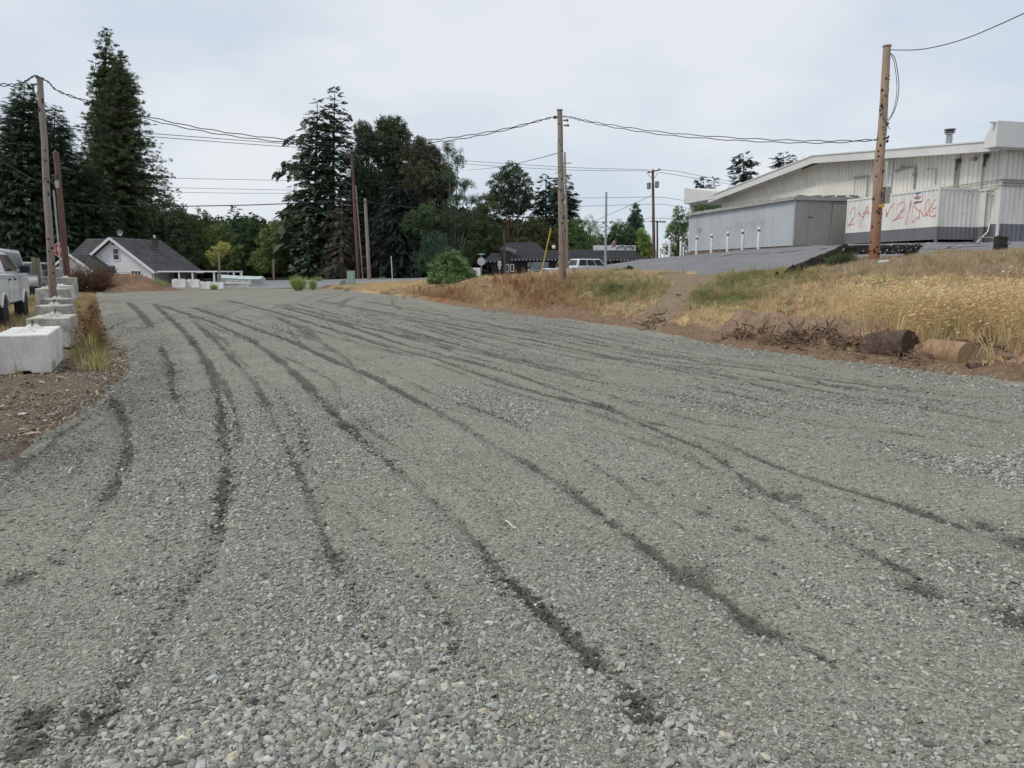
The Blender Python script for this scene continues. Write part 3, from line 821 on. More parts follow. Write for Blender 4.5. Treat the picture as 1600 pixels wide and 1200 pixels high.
# knee high growth
x, y = cand(60000, 620, 1780, 10, 50)
m = off_hard(x, y, -.3, -.35); x, y = x[m], y[m]
px, py, green, rust, pth, n1, n2 = bank_zone(x, y)
dens = np.clip(.05 + .45 * rust + .38 * green * (px < 1080) + .12 * green, 0, 1) * (1 - pth) * np.where((px > 1250) & (py > 432), .5, 1) * np.where((px > 1300) & (py < 432), .15, 1)
dens *= sstep(-.2, -.9, sdf(LOT, x, y))
keep = rng.random(len(x)) < dens
x, y, px, py, green, rust, n1, n2 = [q[keep] for q in (x, y, px, py, green, rust, n1, n2)]
n = len(x); col_ = mixcol(px, py, green, rust * .6, n1, n2, c_tan, 1)
put_grass('rough_grass', 'knee high green and straw coloured grass in patches on the bank', mid_p, x, y, .5 + .7 * rng.random(n), jitcol(col_, n, .2, .06))
# rust coloured seeding weeds
x, y = cand(16000, 600, 960, 22, 60)
m = off_hard(x, y, -.25, -.5); x, y = x[m], y[m]
px, py, green, rust, pth, n1, n2 = bank_zone(x, y)
keep = rng.random(len(x)) < np.clip(rust * .36 - .1, 0, .4); x, y = x[keep], y[keep]; n = len(x)
put_grass('rusty_weeds', 'rust brown seeding dock and dry weeds low on the bank', weed_p, x, y, .45 + .55 * rng.random(n), jitcol(c_rust * 1.0 + .02, n, .25, .1), 'weeds')
# tall golden grass at the right
x, y = cand(52000, 1190, 1790, 9.5, 20.5)
m = off_hard(x, y, -.45, -.4); x, y = x[m], y[m]
px, py, green, rust, pth, n1, n2 = bank_zone(x, y)
dd = sstep(1310, 1450, px + (n1 - .5) * 160) * sstep(480, 512, py + (n2 - .5) * 30) * .50 + .05 * sstep(1240, 1340, px) * (py > 468)
dd = dd * sstep(-.5, -1.6, sdf(LOT, x, y)) * (.55 + .6 * sstep(.4, .6, n2))
keep = rng.random(len(x)) < dd; x, y = x[keep], y[keep]; n = len(x)
pale = (rng.random((n, 1)) < .35)
put_grass('tall_dry_grass', 'tall golden dry grass leaning over behind the logs', tall_p, x, y, np.stack([.8 + .4 * rng.random(n)] * 2 + [.62 + .38 * rng.random(n)], 1), jitcol(np.where(pale, c_pale, c_gold), n, .16, .05))
# grey seeding tops along the crest, right
x, y = cand(14000, 1290, 1790, 14, 22)
m = off_hard(x, y, -2.2, -.1); x, y = x[m], y[m]; px, py, *_ = bank_zone(x, y)
keep = (py < 436) & (rng.random(len(x)) < .75); x, y = x[keep], y[keep]; n = len(x)
put_grass('crest_weeds', 'grey brown gone to seed clover along the crest of the bank', mid_p, x, y, .35 + .35 * rng.random(n), jitcol(c_grey, n, .25, .08), 'weeds')
# left verge by the concrete blocks: green blades in front, orange dock behind
xs = []; cs = []; ss = []
bl0, bl1 = np.array([-6.6, 12.2]), np.array([-24, 46])
n = 5000; t = rng.random(n); off = rng.normal(.5, .4, n) ; dn = np.array([.89, .455])
q = bl0[None] + (bl1 - bl0)[None] * t[:, None] + dn[None] * off[:, None]
x, y = q[:, 0], q[:, 1]; m = (sdf(LOT, x, y) < -.15); x, y, t = x[m], y[m], t[m]; n = len(x)
g = np.clip(1 - np.abs(t - .10) / .13, 0, 1)[:, None]
c = (c_rust * .6 + c_tan * .35) * (1 - g) + np.array([.17, .20, .065]) * g
yl = rng.random((n, 1)) < .3; c = np.where(yl, c_yel * 1.2, c)
put_grass('verge_grass', 'mixed green and orange grass growing along the row of concrete blocks', mid_p, x, y, .6 + .8 * rng.random(n), jitcol(c, n, .2, .07))
n = 2600; t = rng.random(n) ** 1.2 * .9 + .1; q = bl0[None] + (bl1 - bl0)[None] * t[:, None] + dn[None] * rng.normal(.6, .5, n)[:, None]
x, y = q[:, 0], q[:, 1]; m = sdf(LOT, x, y) < -.15; x, y = x[m], y[m]; n = len(x)
put_grass('verge_weeds', 'orange brown seeding weeds beside the concrete blocks', weed_p, x, y, .6 + .6 * rng.random(n), jitcol(c_rust * .8, n, .25, .08), 'weeds')
# yard grass among the parked vehicles
n = 9000; t = rng.random(n); q = bl0[None] + (bl1 - bl0)[None] * t[:, None] * 1.1 - dn[None] * (1.1 + rng.random(n) * 7)[:, None]
x, y = q[:, 0], q[:, 1]; n = len(x)
put_grass('yard_grass', 'straw coloured unmown grass around the parked vehicles', mid_p, x, y, .5 + .7 * rng.random(n), jitcol(np.where(rng.random((n, 1)) < .4, c_yel, c_tan * .9), n, .22, .07))
# litter of bark and roots chips on bare soil
chipm = inst_mat('soil_crumbs', .95)
x, y = cand(26000, 820, 1780, 9, 26); s_ = sdf(LOT, x, y)
m = (s_ < .35) & (s_ > -1.3) & (rng.random(len(x)) < .8); x, y = x[m], y[m]; n = len(x)
x2, y2 = cand(16000, -150, 190, 7, 18); s_ = sdf(LOT, x2, y2); m = (s_ < .5) & (s_ > -4); x2, y2 = x2[m], y2[m]
x, y = np.concatenate([x, x2]), np.concatenate([y, y2]); n = len(x)
sz = np.clip(rng.lognormal(math.log(.02), .5, n), .008, .08)
o = scatter('soil_clods', rocks[3:], np.stack([x, y, H(x, y) + sz * .15], 1), np.stack([rng.normal(0, .6, n), rng.normal(0, .6, n), rng.random(n) * 6.28], 1), np.stack([sz * (1 + rng.random(n) * 1.5), sz, sz], 1), jitcol(np.where(rng.random((n, 1)) < .75, np.array([[.25, .195, .145]]), np.array([[.33, .27, .2]])), n, .3, .06), chipm)
tag(o, 'brown clods, bark chips and small stones along the edge of the gravel', 'soil', kind='stuff')
# ================================================================== TREES
def spray(seed, n=13, droop=.12, w=.42, tw=.10):
    """a flat bough tip: a stem along +X with side twigs, each a narrow leaf-shaped face"""
    rr_ = random.Random(seed); V = []; Fc = []
    def leaf(p, q, wd):
        d = Vector(q) - Vector(p); s_ = d.cross(Vector((0, 0, 1))); s_ = s_.normalized() * wd if s_.length > 1e-6 else Vector((0, wd, 0))
        m = Vector(p) + d * .45; b = len(V); V.extend([tuple(p), tuple(m + s_), tuple(q), tuple(m - s_)]); Fc.append((b, b + 1, b + 2, b + 3))
    leaf((0, 0, 0), (1.0, 0, -droop), .035)
    for i in range(n):
        t = (i + .5) / n; L_ = w * (1.05 - t) + .1
        for sd_ in (-1, 1):
            a = rr_.uniform(.5, 1.1)
            leaf((t, 0, -droop * t * t), (t + L_ * math.cos(a), sd_ * L_ * math.sin(a), -droop * t * t - rr_.uniform(.02, .28) * L_), tw * rr_.uniform(.5, .9))
    return V, Fc
def clump(seed, n=36, leaf=.135, rad=.5, flat=.8):
    rr_ = random.Random(seed); V = []; Fc = []
    for i in range(n):
        d = Vector((rr_.gauss(0, 1), rr_.gauss(0, 1), rr_.gauss(0, 1) * flat)); d = d.normalized() * rad * rr_.random() ** .45
        nrm = (d.normalized() + Vector((rr_.gauss(0, .6), rr_.gauss(0, .6), rr_.gauss(.4, .6)))).normalized()
        a = nrm.orthogonal().normalized(); b_ = nrm.cross(a); th_ = rr_.uniform(0, 6.28)
        a, b_ = a * math.cos(th_) + b_ * math.sin(th_), b_ * math.cos(th_) - a * math.sin(th_)
        s_ = leaf * rr_.uniform(.6, 1.2); b = len(V)
        V.extend([tuple(d - a * s_), tuple(d + b_ * s_ * .55), tuple(d + a * s_), tuple(d - b_ * s_ * .55)]); Fc.append((b, b + 1, b + 2, b + 3))
    return V, Fc
def tufty(seed, n=30, L_=.42):
    """needle tuft: narrow blades bursting up and out"""
    rr_ = random.Random(seed); V = []; Fc = []
    for i in range(n):
        o_ = Vector((rr_.gauss(0, .16), rr_.gauss(0, .16), rr_.gauss(0, .12))); d = Vector((rr_.gauss(0, 1), rr_.gauss(0, 1), rr_.gauss(.55, .8))).normalized() * L_ * rr_.uniform(.6, 1.1)
        s_ = d.orthogonal().normalized() * .055; b = len(V)
        V.extend([tuple(o_), tuple(o_ + d * .5 + s_), tuple(o_ + d), tuple(o_ + d * .5 - s_)]); Fc.append((b, b + 1, b + 2, b + 3))
    return V, Fc
spray_p = [spray(s) for s in range(5)]
spray_hang = [spray(s + 9, 12, .45, .38, .075) for s in range(4)]
clump_p = [clump(s) for s in range(6)]
clump_fine = [clump(s + 30, 30, .10, .5) for s in range(5)]
tuft_p = [tufty(s) for s in range(5)]
fol = inst_mat('foliage', .75, .18)
bark = M('bark', (.115, .085, .065), .95, (.06, .045, .035), scale=1.2, stretch=(3, 3, .4), bump=.6, bscale=9, bdist=.06)
bark_red = M('pine_bark', (.30, .145, .085), .9, (.17, .08, .05), scale=.8, stretch=(3, 3, .4), bump=.5, bscale=8, bdist=.05)
bark_grey = M('pale_bark', (.22, .20, .17), .9, (.12, .10, .085), scale=1, stretch=(3, 3, .5), bump=.4, bscale=9)

def place(px, Y):
    x = XA(px, Y); return Vector((x, Y, Hs(x, Y) - .05))
def hz(py, Y): return P(800, py, Y)[2]
def XP(px, py, Y): return P(px, py, Y)[0]
GRP_T = 'trees standing beyond the lot'
def conifer(label, px, Y, top, prof, col, levels=46, per=8, step=.8, ssize=1.25, slope0=.1, slope1=-.35, protos=None, gap=.1, trunk=.35, base_frac=.06, lean=0, dark=None, barkm=None, name='conifer_tree', cone_fill=.0, jag=.22, extra=None, cat='tree'):
    """prof: list of (py, halfwidth px) taken down the crown; slope: rise of the boughs at the bottom and at the top"""
    b = place(px, Y); h = hz(top, Y) - b.z; lean = lean + XP(px, top, Y) - b.x
    t = thing(name, label, cat, b)
    pz = np.array([(hz(p_[0], Y) - b.z) / h for p_ in prof]); pw = np.array([p_[1] / FH * Y for p_ in prof])
    o_ = np.argsort(pz); pz, pw = pz[o_], pw[o_]
    tr = MB(); tr.tube([(0, 0, -.3), (0, 0, h * .35), (lean * .5, 0, h * .7), (lean, 0, h * .985)], [trunk, trunk * .75, trunk * .4, .03], 8)
    pts = []; rot = []; sc = []; cc = []
    lim = MB()
    for i in range(levels):
        f = base_frac + (1 - base_frac) * (i + random.random() * .8) / levels
        f = min(f, .995)
        Rr = float(np.interp(f, pz, pw)); nb = max(3, int(1.6 * per * (.5 + .7 * min(1, Rr / 3))))
        for k in range(nb):
            if random.random() < gap: continue
            a = random.uniform(0, 2 * math.pi); L_ = Rr * random.uniform(1 - jag * 1.6, 1 + jag * .7)
            sl = slope0 + (slope1 - slope0) * (1 - f) + random.gauss(0, .08)
            nst = max(1, int(L_ / (step * .58))); br_t = random.gauss(0, .12)
            z0 = f * h
            for s_ in range(nst):
                u = (s_ + .6 + random.random() * .5) / nst; r_ = L_ * u
                if u < .25 and L_ > 1.8: continue
                if random.random() < gap * .5: continue
                z = z0 + sl * r_ - .10 * r_ * u * (1 if slope1 < 0 else -.6) + random.gauss(0, .07)
                pts.append((r_ * math.cos(a) + lean * f + random.gauss(0, .12), r_ * math.sin(a) + random.gauss(0, .12), z))
                rot.append((random.gauss(0, .35), -math.atan(sl) + random.gauss(.1, .25), a + random.gauss(0, .5)))
                q = .78 * ssize * random.uniform(.7, 1.2) * (1 - .35 * u * (L_ > 2)) * (.55 + .45 * min(1, Rr / 1.5))
                sc.append((q, q, q)); cc.append(br_t)
            if L_ > 1.2 and i % 2 == 0:
                lim.tube([(lean * f, 0, z0), (L_ * .85 * math.cos(a) + lean * f, L_ * .85 * math.sin(a), z0 + sl * L_ * .85 - .08 * L_)], [.07, .015], 4, cap=False)
    if extra:
        for (f, a, L_, sl) in extra:
            z0 = f * h; nst = int(L_ / .45)
            lim.tube([(0, 0, z0), (L_ * math.cos(a), L_ * math.sin(a), z0 + sl * L_)], [.1, .02], 5, cap=False)
            for s_ in range(nst):
                for _ in range(3):
                    u = (s_ + random.random()) / nst; r_ = .6 + (L_ - .6) * u
                    pts.append((r_ * math.cos(a) + random.gauss(0, .2), r_ * math.sin(a) + random.gauss(0, .3), z0 + sl * r_ + random.gauss(-.25, .28)))
                    rot.append((random.gauss(0, .5), random.uniform(.1, .9), a + random.gauss(0, .7))); sc.append((ssize * .9,) * 3); cc.append(0)
    n = len(pts)
    cc = np.array(cc)[:, None]
    c = np.repeat(np.array(col)[None], n, 0) * (1 + cc)
    if dark is not None:
        m = rng.random(n) < .3; c[m] = np.array(dark)
    tr.build('trunk', barkm or bark, t, smooth=True)
    if lim.f: o2 = lim.build('branch', barkm or bark, t, fix=False); o2['kind'] = 'stuff'
    scatter('crown', protos or spray_p, pts, rot, sc, jitcol(c * 2.3, n, .16, .04), fol, t)
    return t
def broadleaf(label, lobes, Y, col, base_px, dens=1.0, size=.95, trunk=.3, protos=None, barkm=None, name='broadleaf_tree', trunk_top=None, col2=None, shell=.55, deep=1.0, cat='tree', stems=1):
    """lobes: (px, py, rx, ry) of each bough mass of the crown"""
    b = place(base_px, Y); t = thing(name, label, cat, b)
    pts = []; rot = []; sc = []; cc = []
    tr = MB(); h0 = max(.4, (min(hz(l[1], Y) for l in lobes) - b.z) * .4)
    top_c = []
    for (px_, py_, rx, ry) in lobes:
        cx_ = XP(px_, py_, Y) - b.x; cz_ = hz(py_, Y) - b.z; ax = rx / FH * Y; az = ry / FH * Y; ay = ax * deep
        oy = random.gauss(0, ax * .3); br_t = random.gauss(0, .10)
        vol = ax * ay + ax * az + ay * az
        n = int(vol * 8.5 * dens / size ** 2) + 6
        top_c.append((cx_, oy, cz_, ax))
        for _ in range(n):
            d = np.array([random.gauss(0, 1), random.gauss(0, 1), random.gauss(0, 1)]); d /= np.linalg.norm(d)
            bump = .80 + .42 * float(vnoise(np.array([math.atan2(d[1], d[0]) * 2.3 + px_ * .13 + 9]), np.array([d[2] * 3.1 + 7 + py_]))[0])
            r_ = (shell + (1 - shell) * random.random()) * bump if random.random() < .85 else random.random() * bump
            p = (cx_ + d[0] * ax * r_, oy + d[1] * ay * r_, cz_ + d[2] * az * r_)
            if p[2] < .15: continue
            pts.append(p); rot.append((random.gauss(0, .6), random.gauss(0, .6), random.uniform(0, 6.28)))
            q = size * random.uniform(.6, 1.25); sc.append((q, q, q * .85)); cc.append(br_t)
    for s_ in range(stems):
        ox = (s_ - (stems - 1) / 2) * .5
        tr.tube([(ox * .3, 0, -.3), (ox, 0, h0 * .5), (ox * 1.4, 0, h0)], [trunk, trunk * .8, trunk * .65], 7)
    for i, (x_, y_, z_, a_) in enumerate(top_c):
        ox = ((i % stems) - (stems - 1) / 2) * .7
        tr.tube([(ox, 0, h0 * .9), (ox * .4 + x_ * .5, y_ * .5, h0 * .9 + (z_ - h0) * .5), (x_, y_, z_ + a_ * .3)], [trunk * .5, trunk * .3, .04], 5, cap=False)
    tr.build('trunk', barkm or bark, t, smooth=True)
    n = len(pts); c = np.repeat(np.array(col)[None], n, 0)
    if col2 is not None:
        k = rng.random((n, 1)) < .35; c = np.where(k, np.array(col2)[None], c)
    c = c * (1 + np.array(cc)[:, None])
    scatter('crown', protos or clump_p, pts, rot, sc, jitcol(c * 2.0, n, .2, .05), fol, t)
    return t

GC = (.040, .062, .036); GD = (.042, .062, .037); GS = (.050, .068, .034); GL = (.115, .145, .05); GM = (.07, .105, .04); GB = (.05, .085, .055)
# -- left: cedars and the twin giant sequoias
conifer('broad dark cedar at the far left edge with drooping boughs behind the pole', 38, 88, 128, [(128, 2), (200, 34), (260, 62), (330, 84), (400, 100), (440, 100)], GD, 84, 19, .75, 1.05, .35, -.25, spray_hang, .06, .5, name='cedar_tree')
conifer('dark cedar just right of the leftmost one with a shorter pointed top', 86, 92, 165, [(165, 2), (220, 24), (290, 44), (360, 62), (430, 72)], GD, 74, 16, .75, 1.05, .35, -.3, spray_hang, .05, .4, name='cedar_tree')
conifer('low dark cedar filling in left of the sequoias above the house', 132, 92, 250, [(250, 3), (300, 34), (360, 52), (430, 60)], (.042, .066, .036), 60, 16, .75, 1.05, .3, -.3, spray_hang, .05, .35, name='cedar_tree')
conifer('taller left one of the two giant sequoias, with the highest tip', 166, 104, 44, [(44, 2), (58, 6), (100, 14), (150, 21), (200, 33), (260, 43), (330, 52), (430, 58)], GS, 96, 10, .75, 1.15, .35, -.25, tuft_p + spray_p[:2], .17, .7, base_frac=.08, jag=.3, name='sequoia_tree')
conifer('denser right one of the two giant sequoias, its tip a little lower', 189, 101, 80, [(80, 2), (96, 7), (130, 20), (180, 36), (230, 52), (290, 70), (350, 80), (430, 84)], (.046, .058, .028), 92, 12, .75, 1.2, .35, -.25, tuft_p + spray_p[:2], .15, .8, base_frac=.05, jag=.3, name='sequoia_tree')
broadleaf('dark rounded evergreen at the foot of the sequoias behind the roof', [(255, 340, 30, 32), (282, 352, 24, 30), (240, 385, 34, 36), (285, 392, 28, 34), (200, 400, 34, 30)], 97, (.042, .058, .03), 258, 1.2, 1.0, name='evergreen_tree')
# -- low belt between the house and the firs
broadleaf('mid green leafy tree right of the sequoias', [(312, 352, 20, 24), (326, 380, 24, 30), (305, 400, 24, 26)], 108, GM, 315, 1, .9, col2=GL)
conifer('thin young conifer poking its tip above the leafy belt', 366, 112, 322, [(322, 2), (340, 14), (365, 20), (430, 24)], GB, 26, 7, .7, 1.1, .25, -.1, spray_p, .15, .2)
broadleaf('light green tree standing behind the porch', [(345, 372, 22, 28), (356, 400, 26, 24), (335, 405, 20, 20)], 102, GL, 345, 1, .85, col2=GM)
broadleaf('yellowish small maple beside the pole by the porch', [(338, 398, 14, 12), (348, 388, 12, 10)], 93, (.20, .20, .06), 343, 1, .6, trunk=.1)
broadleaf('dark green tree in the middle of the leafy belt', [(392, 362, 20, 22), (386, 392, 24, 28), (402, 410, 20, 22)], 106, (.05, .08, .032), 392, 1.1, .9)
broadleaf('light green round tree left of the tall firs', [(425, 372, 24, 28), (436, 400, 26, 26), (415, 408, 22, 20)], 101, (.095, .125, .045), 428, 1, .85, col2=GM)
broadleaf('dark tree tucked under the long boughs of the firs', [(455, 362, 22, 26), (470, 390, 26, 32), (448, 408, 22, 20)], 104, (.045, .065, .03), 460, 1.1, .9)
# -- the tall firs
conifer('left one of the two spiky firs, with long boughs reaching left', 496, 100, 152, [(152, 1), (175, 10), (205, 20), (240, 30), (300, 36), (370, 44), (430, 50)], (.044, .062, .040), 52, 8, .8, 1.35, .15, -.28, spray_p, .07, .4, jag=.3, name='fir_tree', extra=[(.615, math.pi, 4.9, .0), (.65, math.pi - .2, 3.6, .05), (.5, math.pi + .25, 3.3, -.1), (.42, math.pi, 4.4, -.22), (.36, math.pi + .2, 4.6, -.35), (.78, math.pi + .1, 2.6, .1), (.45, math.pi - .4, 4.0, -.2), (.3, math.pi, 5.0, -.3), (.25, math.pi + .3, 5.6, -.25)])
conifer('right one of the two spiky firs, the tallest of the middle group', 523, 102, 134, [(134, 1), (160, 9), (190, 18), (240, 30), (300, 38), (370, 42), (430, 46)], (.046, .064, .042), 54, 8, .8, 1.3, .15, -.28, spray_p, .09, .4, jag=.3, name='fir_tree')
conifer('half dead spruce with rust brown drooping boughs by the utility pole', 534, 96, 305, [(305, 4), (330, 16), (370, 28), (410, 34), (432, 30)], (.052, .044, .034), 34, 7, .8, 1.15, -.05, -.4, spray_hang, .3, .2, name='spruce_tree', barkm=bark_grey)
# -- the big dark clump
broadleaf('dark maple with an uneven top right of the spiky firs', [(566, 205, 13, 14), (574, 222, 20, 24), (560, 262, 24, 34), (580, 300, 34, 36), (566, 350, 34, 40), (580, 400, 30, 32)], 108, (.036, .052, .032), 572, 1.8, .95, trunk=.45)
broadleaf('tall round topped dark maple in the centre of the clump', [(606, 200, 22, 18), (622, 212, 22, 22), (600, 235, 28, 30), (628, 262, 32, 36), (600, 300, 38, 40), (640, 310, 38, 40)], 110, (.044, .058, .030), 612, 1.8, .95, trunk=.5)
broadleaf('brownish dark tree on the right shoulder of the clump', [(652, 238, 22, 24), (672, 250, 24, 26), (662, 290, 36, 36), (690, 285, 26, 34), (672, 335, 44, 38)], 107, (.050, .052, .032), 665, 1.8, .95, trunk=.5)
conifer('very dark spruce low in the middle of the clump', 628, 98, 290, [(290, 10), (330, 44), (380, 58), (432, 62)], (.022, .030, .026), 52, 16, .8, 1.15, .0, -.3, spray_hang, .05, .45, name='spruce_tree')
broadleaf('green leafy tree low in front of the dark clump', [(655, 345, 24, 22), (640, 352, 18, 16), (668, 335, 18, 16)], 95, (.055, .085, .04), 655, 1, .8)
broadleaf('airy locust tree with feathery blue green leaves', [(700, 236, 14, 14), (716, 250, 14, 16), (703, 275, 16, 18), (728, 290, 15, 12), (716, 310, 20, 16), (740, 312, 12, 9), (702, 345, 26, 24), (728, 348, 20, 18), (745, 332, 10, 8), (700, 385, 30, 26), (722, 405, 24, 20)], 99, (.045, .070, .038), 708, 1.0, .85, protos=clump_fine, trunk=.22, barkm=bark_grey, shell=.2)
broadleaf('blue green drooping shrubby tree right of the dark spruce', [(680, 385, 24, 26), (668, 408, 26, 20), (700, 408, 28, 20)], 92, (.036, .062, .036), 683, 1.4, .85, protos=clump_fine)
# -- behind the dark restaurant
t = broadleaf('tall pine with several bare red trunks and a dark domed crown', [(797, 268, 17, 15), (782, 288, 20, 18), (812, 288, 20, 18), (772, 312, 14, 12), (800, 306, 28, 18), (826, 312, 12, 14), (800, 326, 30, 12), (772, 345, 10, 10)], 106, (.038, .056, .034), 803, 1.2, .85, protos=tuft_p, trunk=.22, barkm=bark_red, stems=4, name='pine_tree')
broadleaf('leafy tree between the locust and the red trunked pine', [(760, 318, 18, 18), (752, 345, 20, 22), (770, 372, 24, 26), (745, 385, 20, 22), (790, 395, 24, 24)], 103, (.062, .08, .035), 762, 1, .85)
broadleaf('brown green undergrowth tree right of the red pine trunks', [(838, 360, 22, 26), (858, 378, 22, 26), (825, 388, 20, 20), (868, 395, 20, 22)], 101, (.055, .062, .03), 846, 1.1, .85)
conifer('spruce showing left of the middle utility pole', 853, 110, 272, [(272, 2), (300, 14), (340, 24), (430, 32)], (.034, .052, .036), 42, 9, .8, 1.3, .1, -.3, spray_p, .1, .35, name='spruce_tree')
conifer('spruce with its tip hidden behind the middle utility pole', 879, 107, 268, [(268, 2), (300, 16), (340, 26), (390, 30), (430, 32)], (.03, .046, .034), 44, 9, .8, 1.3, .1, -.3, spray_p, .08, .35, name='spruce_tree')
broadleaf('mid green poplar like tree just right of the middle pole', [(902, 356, 14, 16), (906, 380, 20, 24), (900, 402, 22, 18)], 104, GM, 903, 1, .8)
broadleaf('pale loose birch right of the middle pole', [(922, 352, 12, 14), (928, 372, 16, 20), (925, 398, 20, 18)], 107, (.12, .15, .075), 925, .8, .75, protos=clump_fine)
conifer('small dark conifer behind the metal light pole', 945, 108, 347, [(347, 1), (370, 9), (395, 12), (425, 14)], GB, 24, 7, .6, 1.0, .2, -.1, spray_p, .12, .15)
broadleaf('round green tree behind the right end of the restaurant', [(968, 360, 18, 15), (982, 372, 20, 20), (962, 388, 20, 20), (990, 395, 16, 16)], 108, (.05, .082, .038), 972, 1.1, .8)
conifer('narrow dark cypress shaped like a flame', 993, 112, 318, [(318, 1), (332, 6), (350, 11), (375, 12), (400, 12), (425, 10)], (.03, .055, .034), 50, 9, .5, .9, .5, .4, tuft_p, .03, .2, jag=.1, name='cypress_tree')
broadleaf('small bright green tree at the foot of the far power pole', [(1008, 380, 12, 14), (1012, 396, 12, 12), (1002, 365, 8, 8)], 102, (.115, .16, .045), 1008, 1, .7)
broadleaf('loose green tree left of the grey metal shed', [(1058, 340, 9, 14), (1056, 362, 15, 18), (1066, 385, 16, 20), (1052, 392, 14, 14), (1070, 352, 10, 12)], 82, (.08, .115, .045), 1060, .9, .7)
# -- far tips beyond the white building
conifer('far conifer with a broken top above the white roof', 1161, 135, 238, [(238, 4), (252, 14), (270, 17), (290, 14), (330, 20), (420, 22)], (.035, .05, .04), 44, 8, .9, 1.5, .1, -.2, spray_p, .15, .4)
conifer('far conifer tip left of the broken topped one', 1099, 140, 275, [(275, 2), (290, 12), (320, 16), (420, 22)], (.035, .05, .04), 30, 8, .9, 1.5, .1, -.2, spray_p, .12, .35)
conifer('smallest far conifer tip beside the canopy sign band', 1116, 142, 276, [(276, 1), (292, 7), (320, 12), (420, 18)], (.035, .05, .04), 30, 7, .9, 1.4, .1, -.2, spray_p, .12, .3)
conifer('wide far conifer tip just above the ridge of the white roof', 1224, 138, 237, [(237, 2), (250, 12), (270, 18), (420, 26)], (.035, .05, .04), 34, 9, .9, 1.5, .1, -.2, spray_p, .1, .35)
conifer('low far conifer tip right of the ridge of the white roof', 1243, 140, 241, [(241, 2), (250, 9), (270, 16), (420, 24)], (.035, .05, .04), 34, 8, .9, 1.5, .1, -.2, spray_p, .1, .35)
broadleaf('green tree seen under the canopy sign band', [(1095, 330, 18, 12), (1115, 326, 12, 10), (1085, 345, 16, 14)], 98, (.07, .10, .04), 1098, 1, .8)
# -- the wood behind everything
pts = []; cc = []
for (p0, p1, t0, t1, Yw, dn) in [(-260, 130, 330, 345, 118, 1), (110, 300, 330, 350, 118, 1), (280, 470, 352, 362, 122, 1), (450, 760, 330, 340, 122, 1.2), (740, 900, 345, 360, 122, 1), (890, 1010, 378, 380, 124, .8)]:
    n = int((p1 - p0) * 12 * dn)
    pp = p0 + rng.random(n) * (p1 - p0); Yq = Yw + rng.random(n) * 12
    tt = t0 + (t1 - t0) * (pp - p0) / (p1 - p0) + (fbm(pp * .045, Yq * .3) - .5) * 40
    q = tt + (434 - tt) * rng.random(n) ** 1.0
    pts += [tuple(P(a_, c_, b_)) for a_, b_, c_ in zip(pp, Yq, q)]
n = len(pts)
c = np.where(rng.random((n, 1)) < .4, np.array([[.045, .07, .03]]), np.array([[.032, .048, .03]]))
o = scatter('distant_wood', clump_p, pts, np.stack([rng.normal(0, .6, n), rng.normal(0, .6, n), rng.random(n) * 6.28], 1), 1.9 + rng.random(n) * 1.2, jitcol(c, n, .2, .06), fol)
tag(o, 'dark mass of woodland closing the view behind the trees', 'woodland', kind='stuff')

# ================================================================== BUSHES
broadleaf('leafy green bush at the top of the bank by the road', [(705, 406, 20, 14), (692, 422, 22, 18), (718, 425, 22, 18), (703, 438, 30, 16), (732, 434, 13, 14), (681, 438, 13, 12)], 50, (.052, .085, .032), 705, 1.5, .42, trunk=.05, name='bush', col2=(.12, .17, .07), cat='bush')
# broom bush: fine upright green wands
def wands(label, px, Y, top, hw, col, n=260, name='broom_bush', wd=.02):
    b = place(px, Y); t = thing(name, label, 'bush', b); h = hz(top, Y) - b.z; w_ = hw / FH * Y
    V = []; Fc = []
    for i in range(n):
        a = random.uniform(0, 6.28); sp_ = random.random() ** .6; r0 = .25 * sp_; hh = h * random.uniform(.55, 1) * (1 - .12 * sp_ ** 2)
        x1, y1 = w_ * (sp_ ** 1.4) * math.cos(a), w_ * (sp_ ** 1.4) * math.sin(a)
        for k in range(3):
            q = len(V); ang = random.uniform(0, 3.14); fx, fy = math.cos(ang) * wd, math.sin(ang) * wd
            t0 = k * .28; t1 = 1 - .12 * k; jx, jy = random.gauss(0, .08), random.gauss(0, .08)
            V += [(r0 * math.cos(a) + (x1 - r0 * math.cos(a)) * t0 - fx, y1 * t0 - fy, hh * t0), (r0 * math.cos(a) + (x1 - r0 * math.cos(a)) * t0 + fx, y1 * t0 + fy, hh * t0), (x1 * t1 + jx, y1 * t1 + jy, hh * t1)]
            Fc.append((q, q + 1, q + 2))
    o = mesh_obj('foliage', V, Fc, M('broom_' + name, col, .8, tuple(c * .6 for c in col), scale=6), t)
    mb = MB(); mb.tube([(0, 0, -.1), (0, 0, .3)], [.05, .03], 6); mb.build('stem', bark, t)
    return t
wands('upright green broom bush standing where the gravel meets the road', 465, 66, 426, 19, (.46, .56, .20), 420)
wands('small yellow green tuft of shrub right of the broom bush', 488, 69, 431, 8, (.22, .26, .08), 120)
wands('small roadside shrub below the utility poles', 497, 88, 430, 7, (.16, .2, .08), 90)
wands('small pale shrub in front of the white barriers', 333, 69, 441, 8, (.25, .24, .12), 90)
wands('pale yellow grass clump at the right foot of the dirt mound', 242, 66, 432, 16, (.42, .36, .18), 260)
wands('olive green clump beside the pale grass at the mound', 256, 67, 436, 10, (.16, .16, .06), 160)
wands('yellow flowered bush by the white planter boxes', 357, 80, 430, 8, (.40, .40, .16), 120)
wands('small shrub at the foot of the pole near the grey gable', 597, 92, 431, 5, (.22, .26, .1), 60)
